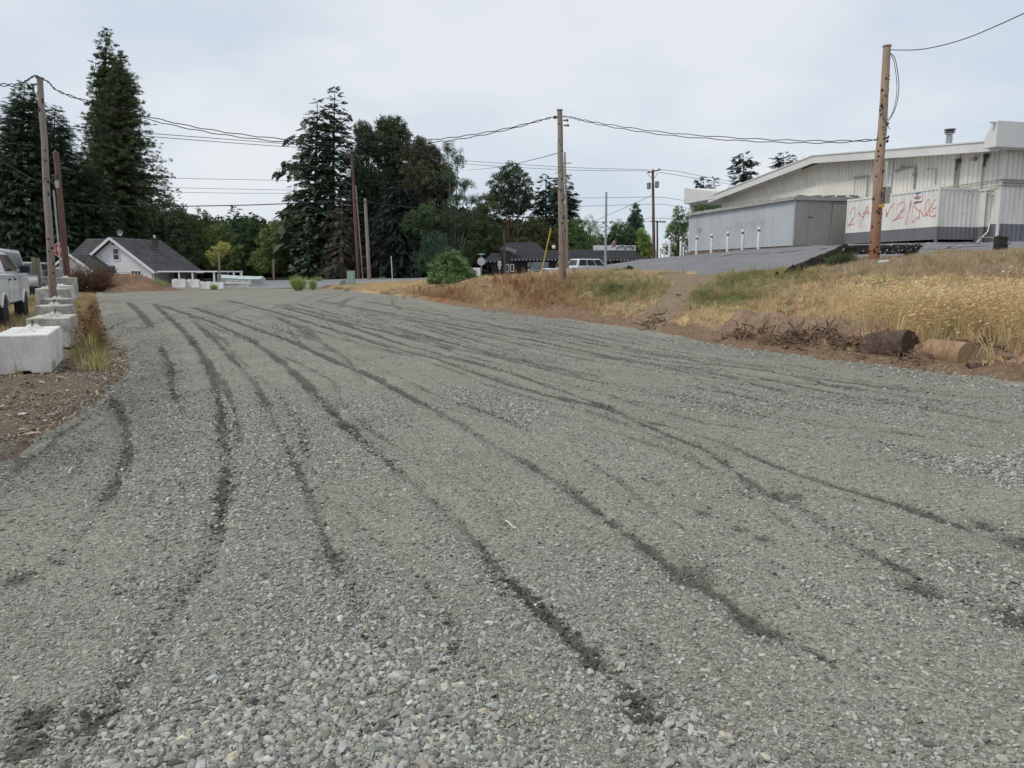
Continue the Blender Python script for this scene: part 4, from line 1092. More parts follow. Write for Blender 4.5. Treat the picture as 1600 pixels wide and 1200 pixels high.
# heap of pulled brush with reddish dead twigs
def brush(label, px, Y, top, hwpx, n, col, name='brush_pile', green=0):
    b = place(px, Y); t = thing(name, label, 'brush', b); h = hz(top, Y) - b.z; w_ = hwpx / FH * Y
    mb = MB()
    for i in range(n):
        a = random.uniform(0, 6.28); r0 = random.random() ** .5 * w_ * .8; z0 = random.random() * h * .45 * (1 - r0 / w_)
        d = Vector((math.cos(a) * random.uniform(.2, 1), math.sin(a) * .5, random.uniform(.1, 1.1))).normalized(); L_ = random.uniform(.4, 1.0) * h * .7
        p0 = Vector((r0 * math.cos(a), r0 * math.sin(a) * .6, z0)); p1 = p0 + d * L_ * .5 + Vector((random.gauss(0, .08),) * 3); p2 = p1 + d * L_ * .5 + Vector((random.gauss(0, .1), 0, random.gauss(0, .1)))
        mb.tube([p0, p1, p2], [.018, .013, .004], 3, cap=False)
        for k in range(3):
            q = p1.lerp(p2, random.random()); e = q + Vector((random.gauss(0, .25), random.gauss(0, .2), random.gauss(.1, .2))); mb.tube([q, e], [.010, .003], 3, cap=False)
    mb.build('twigs', M('twigs_' + name, col, .9, tuple(c * .5 for c in col), scale=4), t, fix=False)['kind'] = 'stuff'
    if green:
        pts = [(random.gauss(0, w_ * .4), random.gauss(0, w_ * .3), h * random.uniform(.15, .95)) for _ in range(green)]
        scatter('leaves', clump_fine, pts, [(random.random() * 6,) * 3 for _ in pts], [.34] * len(pts), jitcol((.10, .12, .05), len(pts), .3, .08), fol, t)
    return t
brush('tangled heap of reddish dead brush piled in front of the small porch gable', 136, 60, 396, 30, 800, (.21, .12, .08), green=70)
brush('thin line of dead twigs along the ridge of the dirt mound', 200, 66, 424, 26, 160, (.12, .08, .055), name='dead_twigs')
# ================================================================== THE WHITE STORE BUILDING, CONTAINERS AND METAL SHED
AX = Vector((-.243, .970, 0)); BX = Vector((.970, .243, 0))   # along the gable wall (away) and along the building
BANG = math.atan2(.243, .970)
def band_mat(name, col, band, zb, rough=.6):
    """painted metal, with a darker painted band below height zb"""
    m, n, bs = new_mat(name)
    t = n.nodes.new('ShaderNodeTexCoord'); s_ = n.nodes.new('ShaderNodeSeparateXYZ'); lnk(n, t.outputs['Object'], s_.inputs[0])
    k = math_node(n, 'LESS_THAN', s_.outputs[2], zb)
    c = mixc(n, col, band, k)
    z = noise_node(n, 1.3, 6, .7, (1, 1, .35)); g = ramp(n, z.outputs['Fac'], [(.28, (.80, .79, .76)), (.62, (1, 1, 1))])
    c = mixc(n, c, g.outputs[0], 1.0, 'MULTIPLY')
    z2 = noise_node(n, 7, 4, .7, (1, 1, .15)); g2 = ramp(n, z2.outputs['Fac'], [(.3, (.90, .89, .87)), (.55, (1, 1, 1))])
    c = mixc(n, c, g2.outputs[0], 1.0, 'MULTIPLY')
    z3 = noise_node(n, 2.6, 5, .8); g3 = ramp(n, z3.outputs['Fac'], [(.68, (1, 1, 1)), (.74, (.72, .62, .52))])
    c = mixc(n, c, g3.outputs[0], .5, 'MULTIPLY')
    lnk(n, c, bs.inputs['Base Color']); bs.inputs['Roughness'].default_value = rough; bs.inputs['Specular IOR Level'].default_value = .3
    return m
WHITE = (.80, .785, .74)
GREYB = (.20, .20, .225)
siding_m = band_mat('white_ribbed_siding', WHITE, GREYB, .95)
cream_m = M('cream_sheet', (.79, .775, .72), .6, (.66, .64, .58), scale=.5, fine=.08)
white_m = M('white_paint', (.74, .745, .74), .5, (.66, .66, .65), scale=.6, fine=.06)
white_metal = M('white_fascia', (.70, .70, .68), .5, (.62, .62, .60), scale=.4, fine=.06)
conduit_m = M('grey_pipe', (.42, .41, .39), .5, (.30, .29, .27), scale=2)
dark_m = M('dark_gap', (.012, .012, .012), .95)
steel_m = M('galvanised', (.40, .41, .42), .42, (.31, .32, .33), scale=1.5, metal=.6, fine=.1)

def corr(u, pitch, depth):
    q = (u / pitch) % 1.0
    return depth * (1 - min(1, max(0, (abs(q - .5) - .17) / .09)))
def ribbed(name, L, zb_fn, zt_fn, pitch, depth, mat, parent, flat=.18, groove=.05):
    """wall in the XZ plane of its parent, facing -Y, with real vertical ribs"""
    us = []; u = 0
    while u < L:
        us += [(u, 0), (min(L, u + pitch - groove), 0), (min(L, u + pitch - groove * .85), depth), (min(L, u + pitch - groove * .15), depth)]; u += pitch
    us.append((L, 0)); V = []; Fc = []
    for u, d in us: V += [(u, d, zb_fn(u)), (u, d, zt_fn(u))]
    for i in range(len(us) - 1): Fc.append((2 * i, 2 * i + 2, 2 * i + 3, 2 * i + 1))
    return mesh_obj(name, V, Fc, mat, parent)
def wall_frame(name, label, cat, origin, direction, facing_left=True):
    """an Empty whose +X runs along direction and whose -Y faces outwards"""
    a = math.atan2(direction.y, direction.x)
    return thing(name, label, cat, origin, a)

# local frame of the building: +X runs along the gable wall AWAY from the near corner reversed so that -Y looks outwards
GZ0 = 3.05
P0 = Vector((24.2 + .83 * .243, 39.5 - .83 * .97, 0))
B = thing('store_building', 'long white store with ribbed metal siding and a shallow gable end facing left', 'building', (P0.x, P0.y, GZ0), BANG)
# in this frame: +X = BX (along the building), +Y = AX (along the gable). The gable wall is the plane x=0 facing -X.
LW = 27.3; RG = 13.9; ZE = 4.75; ZR = 6.05
roofz = lambda y: ZE + (ZR - ZE) * (1 - abs(y - RG) / RG) if y <= RG else ZE + (ZR - ZE) * (1 - (y - RG) / (LW - RG))
g = bpy.data.objects.new('gable_wall', None)
us = []; V = []; Fc = []; u = 0; pitch = .305; depth = .035
prof = []
while u < LW:
    for du, d in ((0, 0), (pitch - .07, 0), (pitch - .06, depth), (pitch - .01, depth)): prof.append((min(LW, u + du), d))
    u += pitch
prof.append((LW, 0))
for y, d in prof: V += [(d, y, -.3), (d, y, roofz(y) - .12)]
for i in range(len(prof) - 1): Fc.append((2 * i, 2 * i + 2, 2 * i + 3, 2 * i + 1))
mesh_obj('gable_wall', V, Fc, siding_m, B)
# near long wall (y=0 plane), facing -Y
V = []; Fc = []; prof = []; u = 0
while u < 34:
    for du, d in ((0, 0), (pitch - .07, 0), (pitch - .06, depth), (pitch - .01, depth)): prof.append((min(34, u + du), d))
    u += pitch
for x, d in prof: V += [(x, d, -.3), (x, d, ZE + .1)]
for i in range(len(prof) - 1): Fc.append((2 * i, 2 * i + 2, 2 * i + 3, 2 * i + 1))
mesh_obj('side_wall', V, Fc, siding_m, B)
mb = MB(); mb.box((34, LW / 2, 2.2), (.2, LW, 5)); mb.box((17, LW, 2.2), (34, .2, 5)); mb.build('back_wall', siding_m, B)
mb = MB(); mb.box((-.02, -.02, 2.2), (.10, .10, 5.0)); mb.build('corner_trim', white_m, B)
# roof with an overhang past the gable
OH = 1.0
mb = MB()
for (ya, yb) in ((-.6, RG), (RG, LW + .6)):
    za = ZR + (roofz(.0) - ZR) * (RG - ya) / RG if ya < RG else ZR; zb = ZR if yb == RG else ZR - (ZR - ZE) * (yb - RG) / (LW - RG)
    mb.prism([(-OH, ya, za), (-OH, yb, zb), (-OH, yb, zb + .1), (-OH, ya, za + .1)], (35.5, 0, 0))
mb.build('roof', cream_m, B)
mb = MB()
for (ya, yb) in ((-.62, RG), (RG, LW + .62)):
    za = ZR + (ZE - ZR) * (RG - ya) / RG if ya < RG else ZR; zb = ZR if yb == RG else ZR - (ZR - ZE) * (yb - RG) / (LW - RG)
    mb.prism([(-OH - .06, ya, za - .34), (-OH - .06, yb, zb - .34), (-OH - .06, yb, zb + .16), (-OH - .06, ya, za + .16)], (.058, 0, 0))
    mb.prism([(-OH - .12, ya, za + .12), (-OH - .12, yb, zb + .12), (-OH - .12, yb, zb + .20), (-OH - .12, ya, za + .20)], (.3, 0, 0))
mb.build('gable_fascia', white_metal, B, bevel=.01)
# short light-coloured trim lengths under the eave
for i in range(14):
    ya = -.2 + i * 2.0; yb = ya + 1.82
    if ya < RG < yb: continue
    za, zb = roofz(max(0, min(LW, ya))) - .26, roofz(max(0, min(LW, yb))) - .26
    mb = MB(); mb.bar((-OH * .55, ya, za), (-OH * .55, yb, zb), .07, .09); mb.build('soffit_trim', white_m, B)
# wide smooth band on the far part of the gable wall
mb = MB(); mb.box((-.04, (10 + LW) / 2 + .4, 1.8), (.06, LW - 10 - .9, 5.0)); mb.build('flashing_panel', cream_m, B)
mb = MB(); mb.tube([(-.12, 9.6, 3.0), (-.12, 9.6, 4.42), (-.12, 10.9, 4.46)], .045, 6); mb.build('drain_pipe', conduit_m, B)
# big fascia bands
def band(y_out, y_in, x0, x1, zb, zt, nm, zin):
    mb = MB()
    mb.prism([(x0, y_out, zb), (x0, y_out, zt), (x0, y_out + (.25 if y_in > y_out else -.25), zt), (x0, y_in, zin), (x0, y_in, zb)], (x1 - x0, 0, 0))
    return mb.build(nm, white_metal, B, bevel=.02)
band(-.85, -.15, -1.45, 36, 4.5, 5.72, 'parapet_band', 4.95)
band(LW + 5.0, LW - .4, -1.1, 36, 4.6, 6.0, 'canopy_band', 5.2)
for x in (-.6, 6, 14, 22):
    mb = MB(); mb.box((x, LW + 4.4, 2.2), (.3, .3, 4.8)); mb.build('canopy_post', white_m, B)
# flue on the roof
mb = MB(); fx, fy = 2.2, 5.9; fz = roofz(fy)
mb.lathe([(.17, fz - .1), (.17, fz + .9), (.15, fz + .9), (.15, fz + 1.05), (.22, fz + 1.05), (.22, fz + 1.12)], 16, c=(fx, fy, 0)); mb.build('flue_pipe', steel_m, B, smooth=True)
mb = MB(); mb.lathe([(.28, fz + 1.15), (.28, fz + 1.20), (.20, fz + 1.22), (.20, fz + 1.27), (.30, fz + 1.28), (.30, fz + 1.34)], 16, c=(fx, fy, 0)); mb.build('flue_cap', M('dark_metal', (.10, .10, .10), .5), B, smooth=True)
# pipes and fittings on the gable wall
def gp(name, pts, r=.045, mat=conduit_m, n=6):
    mb = MB(); mb.tube([(-.10 if len(p) == 2 else p[0], p[-2], p[-1]) for p in pts], r, n); return mb.build(name, mat, B, smooth=True)
def gy(px):      # distance along the gable wall of a bearing
    k = (px - 800) / FH
    return (P0.x - k * P0.y) / (.243 + k * .97)
def gzr(py, y): return CAMH + (425 - py) * (P0.y + .97 * y) / FH - GZ0
gp('vent_pipe', [(gy(1482.5), 2.6), (gy(1482.5), gzr(259, gy(1482)))]); gp('vent_pipe', [(gy(1486), 2.6), (gy(1486), gzr(257, gy(1486)))])
gp('vent_pipe', [(gy(1523), 2.6), (gy(1524), gzr(252, gy(1524)))])
for px_, py_ in ((1486, 257), (1528, 250)):
    y = gy(px_); z = gzr(py_, y); mb = MB(); mb.lathe([(.11, z - .1), (.13, z + .02), (.13, z + .10), (.07, z + .13)], 10, c=(-.14, y, 0)); mb.tube([(-.14, y, z - .1), (-.10, y + .12, z - .3), (-.10, y + .12, z - .5)], .05, 6); mb.build('vent_hood', M('rusty_vent', (.09, .08, .07), .8), B, smooth=True)
y = gy(1509); mb = MB(); mb.box((-.10, y, gzr(254, y)), (.16, .22, .2)); mb.build('wall_box', conduit_m, B, bevel=.01)
ya, yb = gy(1390), gy(1420)
gp('gas_pipe', [(ya, gzr(272, ya)), (gy(1402), gzr(268, gy(1402))), (yb, gzr(265, yb)), (yb, gzr(298, yb))], .06)
mb = MB(); y = gy(1400); mb.lathe([(.10, -.08), (.14, 0), (.10, .08)], 10, c=(-.13, y, gzr(267, y))); mb.build('gas_regulator', conduit_m, B, smooth=True)
mb = MB(); y = gy(1420); mb.lathe([(.10, -.06), (.12, 0), (.10, .06)], 10, c=(-.13, y, gzr(277, y))); mb.build('gas_regulator', conduit_m, B, smooth=True)
gp('thin_pipe', [(gy(1437), gzr(269, gy(1437))), (gy(1452), gzr(269, gy(1452))), (gy(1452), gzr(292, gy(1452)))], .025)
gp('riser_pipe', [(gy(1383), 2.6), (gy(1384), gzr(252, gy(1384)))], .06, white_m)
for z, r_ in ((3.10, .035), (2.82, .03)):
    gp('conduit', [(-.1, -.05, z), (-.1, 9.5, z - .05)], r_)
    mb = MB(); mb.tube([(-.1, -.09, z), (12, -.09, z), (20, -.09, z)], r_, 6); mb.build('conduit', conduit_m, B)
mb = MB(); mb.tube([(-.1, -.09, 2.98), (10, -.09, 2.98)], .045, 6); mb.build('conduit', conduit_m, B)
mb = MB(); mb.tube([(1.7, -.1, 2.6), (1.7, -.1, .6)], .03, 6); mb.build('conduit', conduit_m, B)
for x in (3.2, 5.0): pass
mb = MB(); mb.lathe([(.05, 0), (.07, .1), (.07, .3), (.04, .34)], 8, 'x', c=(-1.75, -.7, 5.65)); mb.tube([(-1.4, -.7, 5.65), (-1.1, -.7, 5.5)], .03, 5); mb.build('floodlight', white_m, B)

# ---- containers ---------------------------------------------------------
cont_m = band_mat('white_container_paint', (.76, .75, .715), (.18, .18, .195), .74)
LC, WC, HC = 6.9, 2.5, 2.68
CN = Vector((21.4, 38.8, 0)); zc = 3.13
Cn = thing('shipping_container', 'white ribbed cargo container with red graffiti and grey painted lower band', 'container', (CN.x, CN.y, zc), BANG)
# frame: +Y away along its long side (plane x=0 faces the camera's left), +X across
def corr_side(name, L, axis, parent, z0=.14, z1=None, pitch=.28, dp=.036, at0=0, mat=None, sgn=1):
    z1 = z1 or HC - .1; V = []; Fc = []; prof = []; u = 0.06
    while u < L - .06:
        for du, d in ((0, 0), (.07, dp), (.14, dp), (.21, 0)): 
            if u + du < L - .06: prof.append((u + du, d))
        u += pitch
    prof.append((L - .06, 0))
    for u, d in prof:
        for z in (z0, z1): V.append((at0 + sgn * (d + .02), u, z) if axis == 'y' else (u, at0 + sgn * (d + .02), z))
    for i in range(len(prof) - 1): Fc.append((2 * i, 2 * i + 2, 2 * i + 3, 2 * i + 1))
    return mesh_obj(name, V, Fc, mat or cont_m, parent)
def corr_d(u, pitch=.28, dp=.036):
    q = (u - .06) % pitch
    return .02 + np.interp(q, [0, .07, .14, .21, .28], [0, dp, dp, 0, 0])
corr_side('side_panel', LC, 'y', Cn)
corr_side('side_panel', LC, 'y', Cn, at0=WC, sgn=-1)
corr_side('end_panel', WC, 'x', Cn)
corr_side('end_panel', WC, 'x', Cn, at0=LC, sgn=-1)
mb = MB(); mb.box((WC / 2, LC / 2, HC - .05), (WC - .05, LC - .05, .05)); mb.build('roof_panel', cont_m, Cn)
mb = MB()
for x in (0.05, WC - .05): mb.box((x, LC / 2, HC - .06), (.1, LC - .1, .1)); mb.box((x, LC / 2, .13), (.09, LC - .1, .05))
for y in (0.05, LC - .05): mb.box((WC / 2, y, HC - .06), (WC - .2, .1, .1)); mb.box((WC / 2, y, .13), (WC - .2, .09, .05))
mb.build('frame_rails', cont_m, Cn)
for x in (.05, WC - .05):
    for y in (.05, LC - .05):
        mb = MB(); mb.box((x, y, HC / 2 - .17), (.12, .12, HC + .36)); mb.build('corner_post', cont_m, Cn, bevel=.01)
for y in (1.9, 3.55, 5.2): mb = MB(); mb.box((.08, y, -.17), (.1, .14, .34)); mb.build('support_foot', cont_m, Cn)
mb = MB(); mb.box((WC / 2 + .2, LC / 2, -.15), (WC - .7, LC - .6, .3)); mb.build('gap_shade_block', dark_m, Cn)  # near-black block standing in for the shade in the gap beneath
mb = MB(); mb.box((.25, LC - .9, -.2), (.3, .7, .22)); mb.build('timber_block', M('pale_timber', (.36, .30, .22), .9), Cn)
def container_y(px): 
    k = (px - 800) / FH; return (CN.x - k * CN.y) / (.243 + k * .97)
def container_z(px, py):
    y = container_y(px); return CAMH + (425 - py) * (CN.y + .97 * y) / FH - zc, y
def unit_near(cam_px): return cam_px
red_m = M('red_spray', (.50, .085, .11), .6, (.66, .34, .34), scale=9, fine=.1, lo=.4, hi=.6)
pink_m = M('faded_spray', (.55, .36, .36), .6, (.64, .55, .53), scale=9, fine=.1)
grey_spray = M('faint_grey_spray', (.50, .47, .46), .6, (.60, .59, .57), scale=9)
def Z4(p): return (1300 + p[0] / 5.0, 180 + p[1] / 5.0)      # coordinates read off a 5x enlargement
def strokes(lines, wdt, mat, parent, depth_fn, to_yz, name, label=None, plane='x', taper=True):
    V = []; Fc = []
    for ln in lines:
        q = [to_yz(p) for p in ln]; pts = []
        for i in range(len(q) - 1):
            for s_ in range(6):
                t = s_ / 6; p0 = q[max(i - 1, 0)]; p1 = q[i]; p2 = q[i + 1]; p3 = q[min(i + 2, len(q) - 1)]
                f = lambda a, b, c, d: .5 * (2 * b + (c - a) * t + (2 * a - 5 * b + 4 * c - d) * t * t + (3 * b - a - 3 * c + d) * t ** 3)
                pts.append((f(p0[0], p1[0], p2[0], p3[0]), f(p0[1], p1[1], p2[1], p3[1])))
        pts.append(q[-1]); b = len(V)
        # resample finely so that the paint follows every rib
        fine = []
        for i in range(len(pts) - 1):
            d = math.hypot(pts[i + 1][0] - pts[i][0], pts[i + 1][1] - pts[i][1]); m_ = max(1, int(d / .02))
            fine += [(pts[i][0] + (pts[i + 1][0] - pts[i][0]) * k / m_, pts[i][1] + (pts[i + 1][1] - pts[i][1]) * k / m_) for k in range(m_)]
        fine.append(pts[-1])
        for i, (y, z) in enumerate(fine):
            a_ = fine[max(0, i - 1)]; c_ = fine[min(len(fine) - 1, i + 1)]; dx, dz = c_[0] - a_[0], c_[1] - a_[1]; l_ = math.hypot(dx, dz) or 1
            ww = wdt * (.65 + .5 * float(vnoise(np.array([i * .07 + y * 3]), np.array([z * 2]))[0]))
            for s_ in (-1, 0, 1):
                yy, zz = y - dz / l_ * ww * s_ / 2, z + dx / l_ * ww * s_ / 2
                dd = depth_fn(yy) - .005
                V.append((dd, yy, zz) if plane == 'x' else (yy, dd, zz))
        for i in range(len(fine) - 1):
            for s_ in (0, 1):
                q0 = b + i * 3 + s_; Fc.append((q0, q0 + 1, q0 + 4, q0 + 3))
    o = mesh_obj(name, V, Fc, mat, parent); o['kind'] = 'stuff'
    return o
def cyz(p):
    px_, py_ = Z4(p); z, y = container_z(px_, py_); return (y, z)
red_lines = [
 [(108, 782), (116, 752), (134, 735), (147, 748), (145, 785), (128, 830), (104, 868), (92, 890)],          # 2, first
 [(104, 868), (125, 862), (150, 856)],
 [(178, 768), (186, 792), (205, 800), (228, 782), (243, 750), (236, 722)],                                    # 4
 [(236, 720), (214, 800), (198, 845), (194, 875), (204, 886)],
 [(205, 778), (235, 768), (256, 776)],
 [(384, 748), (392, 790), (398, 800)], [(382, 808), (400, 770), (420, 730), (452, 700)],                      # stroke half behind the pole
 [(458, 752), (472, 716), (500, 692), (526, 700), (520, 740), (492, 790), (456, 822), (438, 836)],            # 2
 [(438, 836), (478, 818), (522, 806)],
 [(572, 690), (566, 740), (552, 800), (540, 862)],                                                              # 1 /
 [(640, 684), (612, 688), (596, 722), (618, 742), (640, 760), (640, 800), (612, 830), (588, 848)],            # 5
 [(610, 700), (640, 690), (660, 682)],
 [(652, 742), (668, 785), (684, 800), (706, 760), (714, 700), (702, 672), (688, 710), (690, 770), (712, 800)],# 0
 [(762, 672), (738, 700), (722, 760), (728, 795), (752, 800), (778, 770), (776, 740), (752, 740), (734, 770)],# 6
 [(640, 812), (645, 822)], [(762, 796), (764, 806)],
]
strokes(red_lines, .062, red_m, Cn, corr_d, cyz, 'graffiti')
strokes([[(566, 860), (580, 800), (592, 750), (566, 690), (590, 675)], [(96, 880), (140, 800)], [(246, 800), (262, 775)], [(450, 830), (530, 720)]], .05, pink_m, Cn, corr_d, cyz, 'graffiti')
# faded pink mark on the near end
def endxz(p):
    px_, py_ = Z4(p); k = (px_ - 800) / FH; x = (k * CN.y - CN.x) / (.97 - k * .243); return (x, CAMH + (425 - py_) * (CN.y + .243 * x) / FH - zc)
strokes([[(980, 660), (990, 625), (1020, 612), (1046, 630), (1048, 662), (1030, 690), (1012, 682), (1008, 655), (1030, 645)], [(1030, 690), (1018, 720), (1012, 750)], [(982, 770), (998, 782), (1006, 765)]], .04, pink_m, Cn, corr_d, endxz, 'graffiti', plane='y')
# sign
z_, y_ = container_z(1425, 302); zb_, _ = container_z(1425, 316)
sgn_m = M('sign_white', (.78, .79, .80), .4, fine=.03)
S = MB(); yw = container_y(1418) - container_y(1432)
S.box((-.012, y_, (z_ + zb_) / 2 - .02), (.012, yw, z_ - zb_ + .05)); sg = S.build('sign_board', sgn_m, Cn)
def flat_text(txt, size, mat, parent, loc, rot, name='lettering', align='CENTER', ex=.001):
    cu = bpy.data.curves.new(name, 'FONT'); cu.body = txt; cu.size = size; cu.align_x = align; cu.align_y = 'CENTER'; cu.extrude = ex
    cu.materials.append(mat); o = bpy.data.objects.new(name, cu); COL.objects.link(o); o.parent = parent; o.location = loc; o.rotation_euler = rot
    return o
red_p = M('print_red', (.5, .03, .03), .5); blue_p = M('print_blue', (.05, .12, .35), .5); blk = M('print_black', (.02, .02, .02), .5)
zm = (z_ + zb_) / 2
mb = MB(); mb.box((-.021, y_, zm + .16), (.004, yw * .8, .035)); mb.box((-.021, y_, zm + .11), (.004, yw * .66, .03)); mb.build('print_lines', blue_p, Cn)
mb = MB(); mb.lathe([(.055, -.003), (.055, .003)], 6, 'x', c=(-.022, y_, zm + .02)); mb.box((-.021, y_, zm - .07), (.004, yw * .78, .045)); mb.build('print_emblem', red_p, Cn)
mb = MB(); mb.box((-.021, y_, zm - .13), (.004, yw * .7, .022)); mb.box((-.021, y_ - .02, zm - .17), (.004, yw * .35, .02)); mb.build('print_lines', blk, Cn)
# the second, lower annex to the right of the container
An = thing('ribbed_annex', 'white ribbed lean-to with grey lower band joined to the store wall at the right', 'annex', (CN.x + BX.x * WC, CN.y + BX.y * WC, zc), BANG)
corr_side('front_panel', 9.0, 'x', An, z0=-.1, z1=2.55, at0=-.4, mat=cont_m, pitch=.30)
mb = MB(); mb.box((4.5, .55, 2.56), (9.1, 2.0, .08)); mb.build('annex_roof', cont_m, An)
for x in (.03, 8.97): mb = MB(); mb.box((x, .1, 1.2), (.06, .9, 2.6)); mb.build('end_panel', cont_m, An)
mb = MB(); mb.tube([(-.25, -.5, 2.45), (.2, -.5, 2.3), (.3, -.45, 2.42)], .03, 6); mb.build('hose', white_m, An, smooth=True); mb = MB(); mb.tube([(.3, -.44, 1.0), (.15, -.5, .5), (-.25, -.5, .15), (-.5, -.5, -.08)], .03, 6); mb.build('hose', white_m, An, smooth=True)
mb = MB(); mb.tube([(2.2, -.44, 2.4), (2.2, -.44, .4)], .03, 6); mb.build('conduit', conduit_m, An)
mb = MB(); mb.tube([(-.6, -.75, .18), (4, -.75, .2), (8, -.75, .2)], .035, 6)
for x in (-.5, 1.6, 4.5): mb.tube([(x, -.75, -.1), (x, -.75, .2)], .03, 6)
mb.build('pipe_rail', conduit_m, An)

# ---- metal cooler shed --------------------------------------------------
SC = Vector((17.2, 47, 0)); zs0 = 2.98
Sh = thing('metal_shed', 'low shed of plain grey metal panels with faint white graffiti', 'shed', (SC.x, SC.y, zs0), BANG)
LS_, HS = 13.8, 3.0
pan_m = M('shed_sheet', (.56, .60, .62), .45, (.49, .525, .54), scale=.6, metal=.25, fine=.06, stretch=(1, 1, .5))
pan2_m = M('shed_sheet_shaded', (.44, .43, .405), .5, (.35, .34, .315), scale=.7, metal=.25, fine=.1, stretch=(1, 1, .3))  # darker copy of the sheet: the door side's shade put into its colour
yy = .03; i = 0
wds = [1.06, 1.16, 1.12, 1.14, 1.1, 1.15, 1.12, 1.2, 1.1, 1.14, 1.12, 1.1, .9]
for w_ in wds:
    w2 = min(w_, LS_ - yy)
    mb = MB(); mb.box((.03 + random.uniform(0, .012), yy + w2 / 2, HS / 2 + .12), (.04, w2 - .016, HS - .22)); mb.build('panel', pan_m, Sh, bevel=.004); yy += w2
xx = .06
for w_ in (.95, 1.6, .0, .0):
    if not w_: continue
    mb = MB(); mb.box((xx + w_ / 2, .03, HS / 2 + .12), (w_ - .016, .04, HS - .22)); mb.build('panel', pan2_m, Sh, bevel=.004); xx += w_
mb = MB(); mb.box((xx + .85, -.01, HS / 2), (1.66, .06, HS - .42)); mb.build('door', pan2_m, Sh, bevel=.008)
mb = MB(); mb.box((xx + .85, -.02, HS - .14), (1.9, .08, .06)); mb.build('door_track', steel_m, Sh)
xx += 1.72
mb = MB(); mb.box((xx + .3, .03, HS / 2 + .12), (.6, .04, HS - .22)); mb.build('panel', pan2_m, Sh)
mb = MB(); mb.box((0, 0, HS / 2 + .1), (.09, .09, HS - .2)); mb.build('corner_trim', M('trim_light', (.55, .57, .58), .4, metal=.2), Sh)
mb = MB(); mb.box((.02, LS_ / 2, .0), (.16, LS_ + .05, .34)); mb.box((2.5, .02, -.02), (5.0, .16, .3)); mb.build('brick_base', M('brown_masonry', (.24, .18, .13), .95, (.15, .11, .085), scale=3, bump=.4), Sh)
mb = MB(); mb.box((2.5, LS_ / 2, 1.5), (4.7, LS_ - .15, 2.9)); mb.build('core', pan2_m, Sh)
mb = MB(); mb.box((2.5, LS_ / 2, HS + .04), (5.3, LS_ + .3, .10)); mb.build('roof', M('shed_roof', (.36, .355, .33), .9, (.24, .23, .21), scale=1.5), Sh)
mb = MB(); mb.box((-.17, LS_ / 2, HS + .05), (.05, LS_ + .36, .2)); mb.box((2.45, -.17, HS + .06), (5.1, .05, .24)); mb.build('gutter', M('gutter', (.42, .42, .40), .6, (.33, .32, .30), scale=3), Sh)
mb = MB()
for k in range(13):
    y = .6 + k * 1.05 + random.uniform(-.2, .2); mb.box((.0 + random.uniform(-.05, .1), y, HS + .17), (.16, random.uniform(.1, .55), .07), (0, 0, random.uniform(-.3, .3)))
for k in range(5): mb.box((.6 + k * .9, .1, HS + .20 + .02 * k), (.7, .12, .08), (0, random.uniform(-.1, .1), random.uniform(-.2, .2)))
o = mb.build('roof_debris', M('roof_litter', (.30, .29, .26), .9, (.12, .11, .09), scale=3), Sh); o['kind'] = 'stuff'
def Z3(p): return (1080 + p[0] * .1625, 280 + p[1] * .1625)
def shedyz(p):
    px_, py_ = Z3(p); k = (px_ - 800) / FH; y = (SC.x - k * SC.y) / (.243 + k * .97); return (y, CAMH + (425 - py_) * (SC.y + .97 * y) / FH - zs0)
def scrib(cx_, cy_, w_, h_, n_, seed):
    r_ = random.Random(seed); return [(cx_ + w_ * (i / (n_ - 1) - .5) + r_.uniform(-10, 10), cy_ + h_ * .5 * (1 if i % 2 else -1) * r_.uniform(.6, 1) - (i / n_) * 8) for i in range(n_)]
ws = M('white_scribble', (.56, .585, .60), .5, (.48, .51, .52), scale=8)
strokes([scrib(335, 475, 75, 50, 10, 1), scrib(430, 455, 75, 56, 10, 2), scrib(545, 440, 90, 54, 12, 3), scrib(645, 425, 80, 60, 10, 4),
         [(600, 400), (640, 378), (685, 400), (692, 460), (650, 468), (596, 462)], [(398, 440), (430, 420), (466, 440), (462, 475), (420, 490), (396, 470)],
         [(735, 460), (730, 400), (762, 368), (798, 400), (800, 460)], [(750, 440), (770, 420), (782, 450)], [(150, 480), (180, 478), (215, 482)], [(125, 560), (150, 590), (190, 600), (230, 585), (242, 550), (225, 520)],
         [(295, 498), (350, 492), (372, 480)], [(510, 470), (560, 480), (590, 450)]], .03, ws, Sh, lambda y: .004, shedyz, 'graffiti')
strokes([[(45, 490), (60, 478), (82, 485), (74, 515), (55, 525)], [(50, 505), (78, 500)]], .035, M('dark_scribble', (.2, .2, .2), .6), Sh, lambda y: .004, shedyz, 'graffiti')
def shedxz(p):
    px_, py_ = Z3(p); k = (px_ - 800) / FH; x = (k * SC.y - SC.x) / (.97 - k * .243); return (x, CAMH + (425 - py_) * (SC.y + .243 * x) / FH - zs0)
strokes([[(1095, 372), (1108, 384), (1116, 370), (1126, 384), (1136, 372), (1150, 378)], [(1100, 385), (1120, 380)]], .03, blk, Sh, lambda y: .004, shedxz, 'graffiti', plane='y')
strokes([scrib(1195, 560, 60, 50, 8, 7), [(1225, 520), (1240, 560), (1262, 580)], [(1120, 590), (1135, 600)]], .03, ws, Sh, lambda y: .004, shedxz, 'graffiti', plane='y')

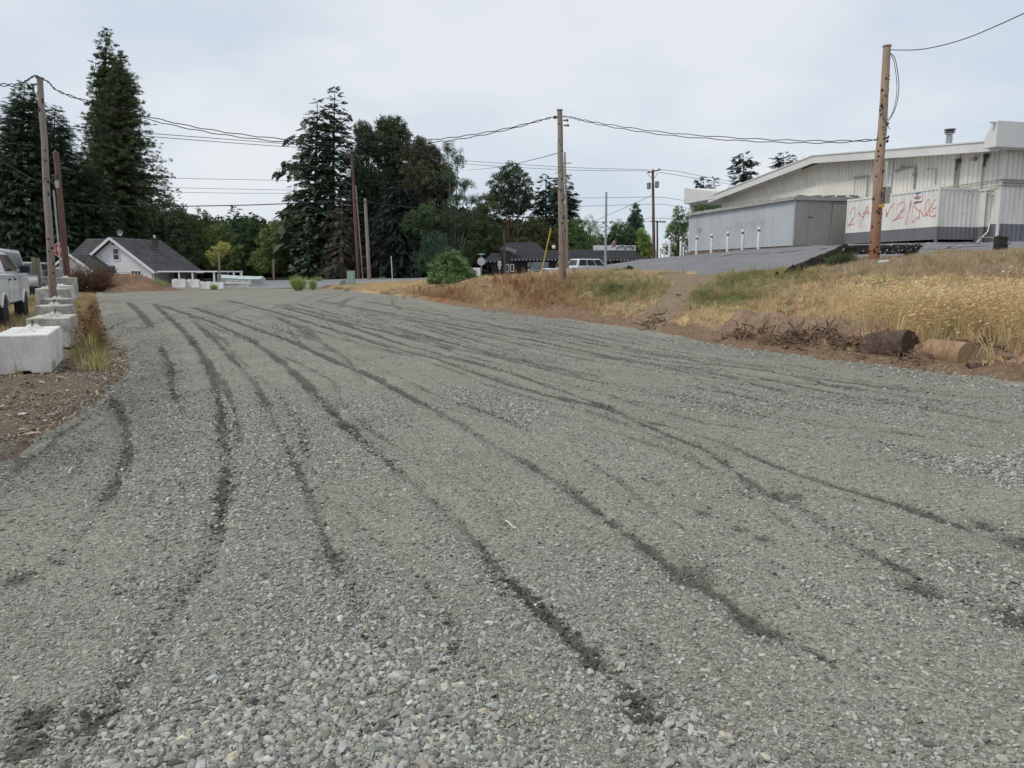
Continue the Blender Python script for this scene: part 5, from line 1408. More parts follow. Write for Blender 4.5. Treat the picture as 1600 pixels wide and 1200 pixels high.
# ---- bollards
bol_m = M('bollard_white', (.74, .76, .78), .5, (.64, .65, .66), scale=3, fine=.08)
bol_cap = M('bollard_mark', (.10, .10, .11), .5)
def bollard(px, Y, z, h, label):
    t = thing('bollard', label, 'bollard', (XA(px, Y), Y, z), 0, 'white steel bollards around the metal shed')
    mb = MB(); mb.lathe([(.085, -.2), (.085, h - .05), (.07, h - .01), (.03, h)], 14); mb.build('post', bol_m, t, smooth=True)
    mb = MB(); mb.lathe([(.088, h - .30), (.088, h - .17)], 14, cap=False); mb.build('marker_band', bol_cap, t, smooth=True)
for px_, Y, z, h, lb in [(1183, 48.5, 3.0, 1.42, 'white bollard nearest the front corner of the grey metal shed'), (1158, 50.3, 2.96, 1.40, 'second white bollard from the shed corner'),
        (1135, 52.3, 2.92, 1.42, 'middle one of the five white bollards before the shed wall'), (1110, 54.5, 2.88, 1.42, 'fourth white bollard from the shed corner'), (1087, 56.6, 2.85, 1.42, 'white bollard at the far left end of the shed wall'),
        (1067, 70, 2.8, 1.42, 'short looking bollard just left of the shed, further back'), (1062.5, 57, 2.75, 1.45, 'tall bollard standing before the loose green tree'), (1045, 57, 2.68, 1.6, 'tall bollard between the power pole and the loose tree'),
        (1037, 76, 2.72, 1.5, 'far bollard close to the right of the power pole'), (1031, 80, 2.7, 1.4, 'farthest bollard, beside the foot of the power pole')]:
    bollard(px_, Y, z, h, lb)

# ================================================================== WHITE HOUSE, LEFT
def clap(name, poly_fn, L, z0, z1, step, mat, parent):
    pass
shingle = M('grey_shingles', (.105, .105, .11), .95, (.065, .065, .07), scale=1.2, stretch=(1, 1, 1), fine=.35, bscale=9, bump=.5, bdist=.03)
hw = M('white_clapboard', (.79, .79, .80), .6, (.72, .72, .73), scale=.8, fine=.05)
trim = M('white_trim', (.76, .77, .79), .5, (.70, .71, .73), scale=1, fine=.04)
glass_d = M('dark_glass', (.035, .04, .045), .12, (.02, .022, .025), scale=1, spec=.5)
HZ0 = -.3
Ho = thing('white_house', 'small white clapboard house with grey shingle roof and a front gable', 'house', (XA(180, 80), 80, HZ0), R(-9))
ze, zp, hwid = 2.05, 5.42, 4.55          # eave, peak, half width of the front gable, local heights
def slope_line(x): return zp - (zp - ze) * abs(x) / hwid
# clapboards as real lapped boards
V = []; Fc = []; z = 0.0; st = .21
boards = MB()
while z < zp - .25:
    zt = min(z + st, zp); 
    def half(zz): return hwid - .35 if zz < ze + .25 else max(.02, (zp - zz) / (zp - ze) * hwid - .25)
    x0, x1 = half(z), half(zt)
    q = len(V); V += [(-x0, -.05, z), (x0, -.05, z), (x1, 0, zt), (-x1, 0, zt), (-x0, 0, z), (x0, 0, z)]; Fc += [(q, q + 1, q + 2, q + 3), (q + 4, q + 5, q + 1, q)]
    z += st
o = mesh_obj('front_clapboards', V, Fc, hw, Ho); o['kind'] = 'stuff'
mb = MB(); mb.prism([(-hwid + .36, .05, 0), (hwid - .36, .05, 0), (hwid - .36, .05, ze + .2), (0, .05, zp - .25), (-hwid + .36, .05, ze + .2)], (0, 8.0, 0)); mb.build('wall', hw, Ho)
# roof planes as rows of shingles on slabs
def roof_slab(a, b, c, d, th=.12, rows=16, name='roof', parent=Ho, mat=shingle):
    """a,b along the ridge, d,c along the eave; laid as overlapping courses"""
    a, b, c, d = map(Vector, (a, b, c, d)); nrm = (b - a).cross(d - a).normalized()
    if nrm.z < 0: nrm = -nrm
    mb = MB()
    mb.prism([a, b, c, d], -nrm * th)
    mb.build(name, mat, parent)
    V = []; Fc = []
    for i in range(rows):
        t0, t1 = i / rows, (i + 1) / rows + .008
        p0, p1, p2, p3 = a.lerp(d, t0), b.lerp(c, t0), b.lerp(c, min(1, t1)), a.lerp(d, min(1, t1))
        q = len(V); V += [tuple(p0 + nrm * .004), tuple(p1 + nrm * .004), tuple(p2 + nrm * .035), tuple(p3 + nrm * .035), tuple(p2 + nrm * .002), tuple(p3 + nrm * .002)]; Fc += [(q, q + 1, q + 2, q + 3), (q + 3, q + 2, q + 4, q + 5)]
    o = mesh_obj('shingle_courses', V, Fc, mat, parent); o['kind'] = 'stuff'
DR = 8.2
roof_slab((0, -.5, zp + .06), (0, DR, zp + .06), (hwid + .25, DR + .4, ze - .12), (hwid + .25, -.5, ze - .12))
roof_slab((0, -.5, zp + .06), (0, DR, zp + .06), (-hwid - .25, DR, ze - .12), (-hwid - .25, -.5, ze - .12))
# cross wing to the left
roof_slab((-5.0, 2.6, zp + .05), (0, 2.6, zp + .05), (0, -.4, ze + .1), (-6.6, -.4, ze + .1), rows=14)
roof_slab((-5.0, 2.6, zp + .05), (0, 2.6, zp + .05), (0, 7, ze), (-6.6, 7, ze), rows=10)
mb = MB(); mb.prism([(-5.6, .1, ze + .05), (-5.3, 2.6, zp - .6), (-5.6, 6.4, ze), ], (.05, 0, 0)); mb.box((-3.6, 3.4, ze / 2), (3.4, 6, ze)); mb.build('wing_wall', hw, Ho)
for s_ in (-1, 1):
    mb = MB(); mb.bar((0, -.54, zp - .06), (s_ * (hwid + .28), -.54, ze - .24), .05, .26); mb.build('barge_board', trim, Ho)
mb = MB(); mb.bar((hwid + .3, -.5, ze - .2), (hwid + .3, DR + .3, ze - .2), .1, .14); mb.tube([(hwid + .25, -.45, ze - .3), (hwid - .15, -.1, ze - .55), (hwid - .15, -.1, 0)], .045, 6); mb.build('gutter', trim, Ho)
def window(parent, x, z, w_, h_, y=-.03, panes=(1, 2), name='window'):
    mb = MB()
    fr = .09
    mb.box((x - w_ / 2 - fr / 2, y - .03, z), (fr, .06, h_ + 2 * fr)); mb.box((x + w_ / 2 + fr / 2, y - .03, z), (fr, .06, h_ + 2 * fr)); mb.box((x, y - .03, z + h_ / 2 + fr / 2), (w_, .06, fr)); mb.box((x, y - .035, z - h_ / 2 - fr / 2), (w_, .08, fr))
    nx, nz_ = panes
    for i in range(1, nx): mb.box((x - w_ / 2 + w_ * i / nx, y - .03, z), (.05, .05, h_))
    for i in range(1, nz_): mb.box((x, y - .03, z - h_ / 2 + h_ * i / nz_), (w_, .05, .05))
    f = mb.build(name, trim, parent)
    for i in range(nx):
        for k in range(nz_):
            m2 = MB(); m2.box((x - w_ / 2 + w_ * (i + .5) / nx, y - .012, z - h_ / 2 + h_ * (k + .5) / nz_), (w_ / nx - .05, .012, h_ / nz_ - .05)); m2.build('pane', glass_d, f)
    return f
window(Ho, .30, 3.72, .62, 1.1)
window(Ho, 2.45, 1.62, 1.05, .75, panes=(3, 1))
mb = MB(); mb.prism([(-.18, -.06, 4.72), (.38, -.06, 4.72), (.22, -.06, 4.95), (-.02, -.06, 4.95)], (0, .04, 0)); mb.build('gable_vent', M('vent_dark', (.12, .11, .10), .8), Ho)
# porch gable at the left front
pz, px0, ph = 3.78, -2.55, 2.55
mb = MB(); mb.prism([(px0 - 2.3, -3.0, 0), (px0 + 2.3, -3.0, 0), (px0 + 2.3, -3.0, 2.2), (px0, -3.0, pz - .12), (px0 - 2.3, -3.0, 2.2)], (0, 2.9, 0)); mb.build('porch_wall', hw, Ho)
for s_ in (-1, 1):
    roof_slab((px0, -3.4, pz), (px0, .0, pz), (px0 + s_ * 2.65, .0, 1.98), (px0 + s_ * 2.65, -3.4, 1.98), rows=9)
    mb = MB(); mb.bar((px0, -3.43, pz - .1), (px0 + s_ * 2.66, -3.43, 1.9), .05, .2); mb.build('barge_board', trim, Ho)
# right side porch: flat white roof on posts
mb = MB(); mb.box((hwid + 3.2, 2.8, ze - .10), (7.2, 5.5, .14)); mb.build('porch_roof', trim, Ho)
for x, y in ((hwid + 2.6, .2), (hwid + 4.1, .2), (hwid + 6.5, .2), (hwid + 5.2, 5.2), (hwid + 6.7, 5.2)):
    mb = MB(); mb.box((x, y, (ze - .17) / 2), (.14, .14, ze - .17)); mb.build('porch_post', trim, Ho)
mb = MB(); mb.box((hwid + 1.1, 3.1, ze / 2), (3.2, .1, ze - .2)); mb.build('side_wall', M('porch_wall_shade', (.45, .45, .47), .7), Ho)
mb = MB(); mb.box((hwid + .6, 3.03, .95), (.8, .04, 1.8)); mb.build('door', M('brown_door', (.10, .05, .04), .6), Ho)
mb = MB(); mb.box((hwid + 2.0, 3.03, 1.2), (.9, .04, 1.0)); mb.build('side_window', glass_d, Ho)
mb = MB(); mb.box((1.75, 4.5, zp - .4), (.5, .5, 1.0)); mb.box((1.75, 4.5, zp + .12), (.68, .68, .09)); ch = mb.build('chimney', M('dark_brick', (.10, .075, .065), .9), Ho)
mb = MB(); mb.lathe([(.10, zp + .16), (.10, zp + .36), (.14, zp + .38), (.05, zp + .46)], 10, c=(1.75, 4.5, 0)); mb.build('chimney_pot', trim, ch, smooth=True)
mb = MB(); mb.lathe([(.05, .12), (.2, .06), (.33, 0)], 16, 'y', c=(.42, .6, zp + .55), cap=False); mb.tube([(.42, .8, zp + .1), (.42, .68, zp + .5)], .03, 5); mb.build('satellite_dish', M('dish_grey', (.35, .35, .36), .5), Ho, smooth=True)

# ================================================================== DARK RESTAURANT
dk = M('charcoal_siding', (.050, .050, .054), .8, (.038, .038, .042), scale=1.2, fine=.2)
dkr = M('charcoal_shakes', (.050, .052, .058), .85, (.034, .036, .04), scale=1.0, fine=.3, bscale=7, bump=.5, bdist=.04)
YR = 90.0
xr = lambda px: XA(px, YR); zr = lambda py: hz(py, YR)
rx0 = xr(800); RZ = .55
Rs = thing('dark_restaurant', 'low charcoal painted restaurant with mansard shake roofs beyond the road', 'building', (rx0, YR, RZ), 0)
def rl(px, py=None): return xr(px) - rx0 if py is None else (xr(px) - rx0, zr(py) - RZ)
xa, xb = rl(802), rl(996); ez = rl(0, 405.6)[1]; tz = rl(0, 390.8)[1]
mb = MB(); mb.box(((xa + xb) / 2, 6.0, ez / 2), (xb - xa, 11, ez)); mb.build('main_wall', dk, Rs)
V = []
def mansard(x0, x1, x0t, x1t, ze_, zt_, y0, y0t, y1, name, teeth=True):
    mb = MB(); mb.add([(x0, y0, ze_), (x1, y0, ze_), (x1, y1, ze_), (x0, y1, ze_), (x0t, y0t, zt_), (x1t, y0t, zt_), (x1t, y1 - (y0t - y0), zt_), (x0t, y1 - (y0t - y0), zt_)],
        [(0, 1, 5, 4), (1, 2, 6, 5), (2, 3, 7, 6), (3, 0, 4, 7), (4, 5, 6, 7), (3, 2, 1, 0)])
    r_ = mb.build(name, dkr, Rs)
    V = []; Fc = []; n = 7
    for i in range(n):
        t0, t1 = i / n, (i + 1) / n
        L = lambda a, b, t: a + (b - a) * t
        p = [(L(x0, x0t, t0), L(y0, y0t, t0) - .05, L(ze_, zt_, t0)), (L(x1, x1t, t0), L(y0, y0t, t0) - .05, L(ze_, zt_, t0)), (L(x1, x1t, t1), L(y0, y0t, t1) - .005, L(ze_, zt_, t1)), (L(x0, x0t, t1), L(y0, y0t, t1) - .005, L(ze_, zt_, t1))]
        q = len(V); V += p; Fc.append((q, q + 1, q + 2, q + 3))
    o = mesh_obj('shake_courses', V, Fc, dkr, Rs); o['kind'] = 'stuff'
    if teeth:
        mb = MB(); n = int((x1 - x0) / .42)
        for i in range(n): mb.box((x0 + (i + .5) * (x1 - x0) / n, y0 - .06, ze_ - .06), (.2, .05, .15))
        o = mb.build('eave_shakes', M('shake_tips', (.30, .30, .31), .8), Rs, fix=False); o['kind'] = 'stuff'
    return r_
mansard(rl(797), rl(1004), rl(803), rl(992), ez, tz, -1.2, .6, 11.5, 'mansard_roof')
mansard(rl(778), rl(851), rl(792), rl(838.5), rl(0, 391)[1], rl(0, 377.6)[1], .7, 2.6, 9.5, 'upper_roof', False)
mb = MB(); mb.box(((rl(781) + rl(812)) / 2, 2.2, rl(0, 392)[1] / 2), (rl(812) - rl(781), 3.6, rl(0, 392)[1])); mb.build('tower_wall', dk, Rs)
mb = MB(); mb.box(((rl(768) + rl(783)) / 2, 3.0, rl(0, 406)[1] / 2), (rl(783) - rl(768), 5, rl(0, 406)[1])); mb.build('entry_wall', dk, Rs)
mansard(rl(757), rl(783), rl(767), rl(786), rl(0, 408)[1], rl(0, 395)[1], -.6, 1.2, 6, 'entry_roof')
mb = MB(); mb.box(((rl(792) + rl(805)) / 2, -.9, rl(0, 391)[1]), (rl(806) - rl(789), .6, .35), (0, .3, 0)); mb.build('floodlight', M('lamp_grey', (.25, .25, .26), .5), Rs)
for x0_, x1_ in ((790.4, 794.7), (798, 802.6)): window(Rs, (rl(x0_) + rl(x1_)) / 2, rl(0, 418.8)[1], (rl(x1_) - rl(x0_)) * .8, .72, y=.36, panes=(1, 1))
window(Rs, rl(946), rl(0, 411.5)[1], 1.35, .5, y=.47, panes=(2, 1)); window(Rs, rl(979), rl(0, 411.5)[1], 1.25, .5, y=.47, panes=(2, 1))
mb = MB(); x_ = rl(831); mb.box((x_, .45, rl(0, 421)[1]), (.95, .1, 1.65)); d_ = mb.build('door', trim, Rs); mb = MB(); mb.box((x_ - .03, .38, rl(0, 419)[1]), (.55, .04, 1.2)); mb.build('door_glass', M('pale_glass', (.38, .42, .44), .2), d_)
mb = MB(); x_ = rl(822); mb.box((x_ - 1.2, .47, rl(0, 418)[1]), (.9, .04, 1.6)); mb.build('side_door', M('near_black', (.02, .02, .02), .7), Rs)

# white rooftop things behind the restaurant and a flag
t = thing('white_trailer', 'white trailer or sign board top showing above the dark roof', 'trailer', (XA(958, 104), 104, Hs(XA(958, 104), 104)))
z0 = t.location.z; mb = MB(); w_ = XA(996, 104) - XA(930, 104); mb.box((0, 0, (hz(384, 104) - z0) - .35), (w_, 2.2, .7)); mb.build('body', trim, t, bevel=.05)
mb = MB(); mb.box((0, 0, (hz(384, 104) - z0 - .7) / 2), (w_ * .94, 2.0, hz(384, 104) - z0 - .7)); mb.build('lower_body', M('dark_skirt', (.1, .1, .1), .8), t)
mb = MB()
for i in range(14): mb.box((w_ * (.05 + .42 * i / 14), -1.12, hz(383, 104) - z0 - random.uniform(.1, .5)), (.16, .05, random.uniform(.2, .5)))
mb.build('railing', M('rail_grey', (.3, .3, .3), .6), t)
fb = P(962, 388, 92); fl = thing('flag', 'small striped flag hanging from its pole above the dark roof', 'flag', (fb.x, 92, tz + RZ - 1.2))
mb = MB(); mb.tube([(0, 0, 0), (0, 0, hz(372, 92) - fl.location.z)], [.03, .02], 6); mb.build('flag_pole', steel_m, fl)
red_f = M('flag_red', (.42, .06, .07), .8); wht_f = M('flag_white', (.62, .60, .62), .8); blu_f = M('flag_blue', (.04, .06, .18), .8)
zt = hz(374, 92) - fl.location.z
for i in range(7):
    V = []; 
    for k in range(6):
        z = zt - k * .17; o_ = .05 * math.sin(k * 1.3 + i); wv = .04 + .055 * i + .03 * k * (i / 6)
        V += [(-wv, o_, z - .04 * i), (-wv - .07, o_ + .02, z - .04 * (i + 1))]
    mesh_obj('flag_stripe', V, [(2 * k, 2 * k + 1, 2 * k + 3, 2 * k + 2) for k in range(5)], blu_f if i < 1 else (red_f if i % 2 else wht_f), fl)

# far small gable behind the road
gb = P(637, 436, 105); zg = Hs(gb.x, 105)
t = thing('small_garage', 'small white gable with a red brown roof sunk behind the road', 'garage', (gb.x, 105, zg - .8), R(-14))
hp = hz(421, 105) - zg + .8; he = hz(434, 105) - zg + .8
mb = MB(); mb.prism([(-1.75, 0, 0), (1.75, 0, 0), (1.75, 0, he), (0, 0, hp - .1), (-1.75, 0, he)], (0, 5, 0)); mb.build('wall', hw, t)
rr_m = M('rusty_shingles', (.17, .085, .06), .9, (.09, .05, .04), scale=2)
for s_ in (-1, 1):
    roof_slab((0, -.3, hp), (0, 5.2, hp), (s_ * 2.1, 5.2, he - .15), (s_ * 2.1, -.3, he - .15), rows=7, parent=t, mat=rr_m)
    mb = MB(); mb.bar((0, -.33, hp - .05), (s_ * 2.1, -.33, he - .2), .05, .16); mb.build('barge_board', trim, t)
# ================================================================== POLES
def pole_mat(name, low, high, zmix):
    m, n, bs = new_mat(name)
    t = n.nodes.new('ShaderNodeTexCoord'); s_ = n.nodes.new('ShaderNodeSeparateXYZ'); lnk(n, t.outputs['Object'], s_.inputs[0])
    z1 = noise_node(n, .9, 4); k = math_node(n, 'ADD', math_node(n, 'DIVIDE', s_.outputs[2], zmix), math_node(n, 'MULTIPLY', math_node(n, 'SUBTRACT', z1.outputs['Fac'], .5), 1.2), True)
    c = mixc(n, low, high, k)
    z2 = noise_node(n, 6, 6, .75, (5, 5, .25)); g = ramp(n, z2.outputs['Fac'], [(.3, (.45, .43, .42)), (.5, (.95, .95, .95)), (.7, (1.15, 1.13, 1.1))])
    c = mixc(n, c, g.outputs[0], 1.0, 'MULTIPLY')
    lnk(n, c, bs.inputs['Base Color']); bs.inputs['Roughness'].default_value = .9; bs.inputs['Specular IOR Level'].default_value = .2
    add_bump(n, bs, z2.outputs['Fac'], .7, .02); return m
pole_r = pole_mat('pole_wood_orange', (.30, .14, .085), (.40, .31, .235), 3.4)
pole_g = pole_mat('pole_wood_grey', (.26, .19, .155), (.30, .265, .235), 4.0)
pole_b = pole_mat('pole_wood_brown', (.13, .075, .055), (.17, .11, .085), 6.0)
pole_s = M('pole_steel', (.42, .44, .44), .5, (.33, .34, .34), scale=2, metal=.4)
knot_m = M('wood_knot', (.07, .035, .025), .95)
metal_d = M('dark_iron', (.07, .06, .055), .7, (.11, .08, .06), scale=9)
cable_m = M('black_cable', (.03, .03, .033), .7)
def pole(label, bot, top, Y, r0, r1, mat, name='utility_pole', knots_n=0, zb=None, sides=14):
    b = P(bot[0], bot[1], Y); tpt = P(top[0], top[1], Y)
    z = Hs(b.x, Y) if zb is None else zb
    dz = (b.z - z); k = dz / max(.1, (tpt.z - b.z)); bx = b.x + (b.x - tpt.x) * k
    t = thing(name, label, 'post' if 'post' in name else 'pole', (bx, Y, z)); tp = Vector((tpt.x - bx, 0, tpt.z - z))
    mb = MB(); n = 9; pts = []; rad = []
    for i in range(n):
        u = i / (n - 1); pts.append(tp * u + Vector((random.gauss(0, .008), random.gauss(0, .008), 0)) * (1 if 0 < i < n - 1 else 0)); rad.append(r0 + (r1 - r0) * u)
    pts = [Vector((0, 0, -.4)) - tp * .0] + pts; rad = [r0] + rad
    mb.tube(pts, rad, sides, jit=.02 if r0 > .1 else 0); mb.build('shaft', mat, t, smooth=True)
    for i in range(knots_n):
        u = random.uniform(.04, .96); p = tp * u; a = random.uniform(math.pi, 2 * math.pi); r_ = r0 + (r1 - r0) * u
        q = p + Vector((math.cos(a), math.sin(a), 0)) * (r_ - .004)
        m2 = MB(); s_ = random.uniform(.022, .055)
        ring = []
        e = Vector((-math.sin(a), math.cos(a), 0)); o_ = Vector((math.cos(a), math.sin(a), 0))
        m2.add([q - e * s_, q - Vector((0, 0, s_ * 1.3)), q + e * s_, q + Vector((0, 0, s_ * 1.3)), q + o_ * .022], [(0, 1, 4), (1, 2, 4), (2, 3, 4), (3, 0, 4)])
        m2.build('knot', knot_m, t, fix=False)
    return t, tp
YL, YM, YR_ = 25.5, 30.0, 23.0
pL, tL = pole('tall grey brown utility pole behind the concrete blocks at the left', (84, 470), (62, 122), YL, .122, .09, pole_g, knots_n=26)
pM, tM = pole('grey brown utility pole in the middle, standing on the top of the bank', (879, 430), (874.5, 172), YM, .15, .095, pole_g, knots_n=30)
pR, tR = pole('orange brown utility pole on the bank before the white container', (1365, 412), (1386, 72), YR_, .16, .10, pole_r, knots_n=48)
for t_, tp_ in ((pL, tL), (pM, tM), (pR, tR)):
    mb = MB(); mb.lathe([(.13, tp_.z - .005), (.12, tp_.z + .02), (.02, tp_.z + .03)], 12, c=(tp_.x, 0, 0)); mb.build('pole_cap', M('pole_top', (.40, .38, .34), .9), t_)
# fittings on the right-hand pole
def on(t_, px_, py_, Y): p = P(px_, py_, Y); return p - t_.location
q = on(pR, 1373, 322, YR_); mb = MB(); mb.box((q.x, -.185, q.z), (.17, .012, .085)); mb.build('yellow_tag', M('yellow_tag', (.62, .45, .02), .5), pR)
q = on(pR, 1383.5, 305, YR_); mb = MB(); mb.box((q.x + .02, -.03, q.z), (.14, .16, .48)); mb.build('meter_box', conduit_m, pR, bevel=.01)
q0 = on(pR, 1383, 252, YR_); q1 = on(pR, 1381, 292, YR_); mb = MB(); mb.tube([(q0.x + .02, -.05, q0.z), (q1.x + .03, -.05, q1.z)], .028, 8); mb.build('conduit', white_m, pR, smooth=True)
for py_, dx in ((195, .16), (216, .17), (222, .15)):
    q = on(pR, 1375, py_, YR_); mb = MB(); mb.box((q.x + dx, -.02, q.z), (.13, .05, .045), (0, random.uniform(-.3, .3), 0)); mb.lathe([(.02, -.03), (.035, 0), (.02, .04)], 8, c=(q.x + dx + .06, -.02, q.z + .03)); mb.build('bracket', metal_d, pR)
def cpath(pts, n=6):
    out_ = []
    for i in range(len(pts) - 1):
        p0 = pts[max(i - 1, 0)]; p1 = pts[i]; p2 = pts[i + 1]; p3 = pts[min(i + 2, len(pts) - 1)]
        for s_ in range(n):
            t = s_ / n; out_.append(.5 * (2 * p1 + (p2 - p0) * t + (2 * p0 - 5 * p1 + 4 * p2 - p3) * t * t + (3 * p1 - p0 - 3 * p2 + p3) * t ** 3))
    out_.append(pts[-1]); return out_
mb = MB(); mb.tube(cpath([on(pR, x, y, YR_) + Vector((0, -.05, 0)) for x, y in ((1390, 84), (1397, 92), (1402, 118), (1403, 142), (1399, 165), (1392, 182), (1386, 190))]), .011, 5)
mb.tube(cpath([on(pR, x, y, YR_) + Vector((0, -.07, 0)) for x, y in ((1390, 86), (1395, 98), (1399, 125), (1399, 150), (1393, 176), (1383, 190))]), .009, 5)
mb.tube(cpath([on(pR, x, y, YR_) + Vector((0, -.17, 0)) for x, y in ((1376, 150), (1374, 165), (1375, 182), (1379, 192), (1386, 204))]), .010, 5); mb.build('hanging_cable', cable_m, pR, smooth=True)
# middle pole fittings
q = on(pM, 872, 386, YM); mb = MB(); mb.lathe([(.02, -.10), (.07, -.08), (.08, .05), (.05, .08)], 12, 'y', c=(q.x - .17, -.05, q.z)); mb.build('flood_lamp', white_m, pM, smooth=True)
for dx, py_ in ((.17, 188), (.19, 196), (-.15, 184)):
    q = on(pM, 876, py_, YM); mb = MB(); mb.box((q.x + dx, 0, q.z), (.16, .05, .05)); mb.lathe([(.02, -.05), (.05, -.02), (.03, .05)], 8, c=(q.x + dx * 1.5, 0, q.z)); mb.build('insulator', M('glazed_insulator', (.2, .19, .2), .3), pM)
q = on(pL, 66, 132, YL); mb = MB(); mb.box((q.x - .22, 0, q.z), (.3, .05, .05)); mb.box((q.x - .3, 0, q.z - .12), (.05, .04, .24)); mb.build('bracket', metal_d, pL)
# thin pole directly behind the middle one
t, tp = pole('thin weathered pole right behind the middle utility pole', (887, 425), (882.5, 238), 44, .085, .05, pole_g, 'thin_pole', zb=Hs(XA(887, 44), 44))
for py_ in (255, 275, 361): q = on(t, 886, py_, 44); mb = MB(); mb.box((q.x, -.03, q.z), (.5, .04, .04)); mb.build('bracket', metal_d, t)
# second pole at left, with conduit
p2, tp2 = pole('dark brown utility pole with steel conduit beside the stop sign', (105, 432), (87, 237), 39, .16, .13, pole_b, knots_n=0)
mb = MB(); a_ = on(p2, 101, 436, 39); b_ = on(p2, 88, 298, 39); mb.tube([(a_.x, -.24, a_.z - .9), (a_.x, -.24, a_.z), (b_.x, -.22, b_.z)], .045, 8); mb.build('conduit', pole_s, p2, smooth=True)
q = on(p2, 93.5, 289, 39); mb = MB(); mb.box((q.x + .02, -.26, q.z), (.16, .12, .36)); mb.build('cable_box', conduit_m, p2, bevel=.01)
q = on(p2, 90, 275, 39); mb = MB(); mb.box((q.x, -.22, q.z), (.3, .1, .1)); mb.build('bracket', metal_d, p2)
# centre poles
YC = 92
c1, tc1 = pole('dark utility pole with one crossarm and a white transformer before the firs', (560, 426), (549, 237), YC, .22, .16, pole_b)
q0, q1 = on(c1, 539, 239, YC), on(c1, 555, 234, YC); mb = MB(); mb.bar(q0 + Vector((0, -.2, 0)), q1 + Vector((0, -.2, 0)), .12, .14); mb.build('crossarm', pole_g, c1)
for f in (.1, .9): q = q0.lerp(q1, f); mb = MB(); mb.lathe([(.03, 0), (.07, .08), (.04, .2)], 8, c=(q.x, -.2, q.z + .07)); mb.build('insulator', white_m, c1)
mb = MB(); mb.bar(q0.lerp(q1, .25) + Vector((0, -.2, 0)), on(c1, 550, 252, YC) + Vector((0, -.2, 0)), .05, .05); mb.build('brace', metal_d, c1)
q = on(c1, 545.5, 271, YC); mb = MB(); mb.lathe([(.02, -.50), (.24, -.46), (.27, -.4), (.27, .38), (.2, .46), (.05, .5)], 14, c=(q.x, -.35, q.z)); tr_ = mb.build('transformer', M('transformer_grey', (.60, .62, .63), .5), c1, smooth=True)
mb = MB(); a_, b_ = on(c1, 561, 434, YC), on(c1, 551, 290, YC); mb.tube([(a_.x + .5, -.2, a_.z - .3), (b_.x + .4, -.2, b_.z)], .07, 6); mb.build('conduit', pole_g, c1)
t, tp = pole('shorter bare topped pole right of the dark pole with the transformer', (577, 434), (570.5, 310), 88, .23, .17, pole_g)
t, tp = pole('white post near the small white garage gable', (613, 433), (611, 400), 90, .05, .045, white_m, 'post')
t, tp = pole('stubby grey wooden post before the leafy belt', (428, 436), (427, 405), 95, .12, .10, pole_g, 'post')
t, tp = pole('grey pole standing beside the end of the house porch', (343, 436), (342.5, 393), 76, .09, .07, pole_g, 'post')
t, tp = pole('plain galvanised light pole at the end of the dark restaurant', (946, 414), (947.5, 300), 70, .14, .09, pole_s, 'steel_pole')
t, tp = pole('dark grey post before the left end of the restaurant', (789, 432), (788, 360), 84, .12, .10, metal_d, 'post')
YF = 85
f1, tf1 = pole('far brown power pole with crossarm and two transformers', (1022, 405), (1020, 265), YF, .19, .13, pole_b)
def xarm(t_, x0, y0, x1, y1, Y, n=2):
    q0, q1 = on(t_, x0, y0, Y), on(t_, x1, y1, Y); mb = MB(); mb.bar(q0 + Vector((0, -.18, 0)), q1 + Vector((0, -.18, 0)), .11, .13); mb.build('crossarm', pole_b, t_)
    for i in range(n): q = q0.lerp(q1, (i + .3) / (n - .4)); mb = MB(); mb.lathe([(.03, 0), (.07, .06), (.04, .18)], 8, c=(q.x, -.18, q.z + .06)); mb.build('insulator', conduit_m, t_)
xarm(f1, 1010.5, 270.5, 1031.5, 265.5, YF, 3)
for x_ in (1013.5, 1026): q = on(f1, x_, 290.5 if x_ < 1020 else 288.5, YF); mb = MB(); mb.lathe([(.05, -.38), (.22, -.34), (.24, .28), (.1, .36)], 12, c=(q.x, -.15, q.z)); mb.build('transformer', M('transformer_dark', (.28, .30, .32), .5), f1, smooth=True)
q = on(f1, 1012, 276, YF); mb = MB(); mb.bar(on(f1, 1013, 273, YF), on(f1, 1020, 280, YF), .05, .05); mb.bar(on(f1, 1028, 270, YF), on(f1, 1021, 280, YF), .05, .05); mb.build('brace', metal_d, f1)
f2, tf2 = pole('farthest small power pole just right of the brown one', (1027, 405), (1027, 345), 118, .17, .13, pole_b)
xarm(f2, 1016.5, 346, 1040, 347.5, 118, 4)
# yellow guy marker
a_ = P(845, 430, 62); b_ = P(861, 356, 62); t = thing('guy_wire_marker', 'yellow plastic sleeve on a slanting guy wire before the restaurant', 'guy marker', a_)
mb = MB(); mb.tube([(0, 0, 0), b_ - a_], .055, 8); mb.build('sleeve', M('yellow_plastic', (.60, .42, .06), .5), t, smooth=True)
c_ = P(874.5, 300, 62); mb = MB(); mb.tube([b_ - a_, c_ - a_], .015, 5); mb.build('guy_wire', cable_m, t)

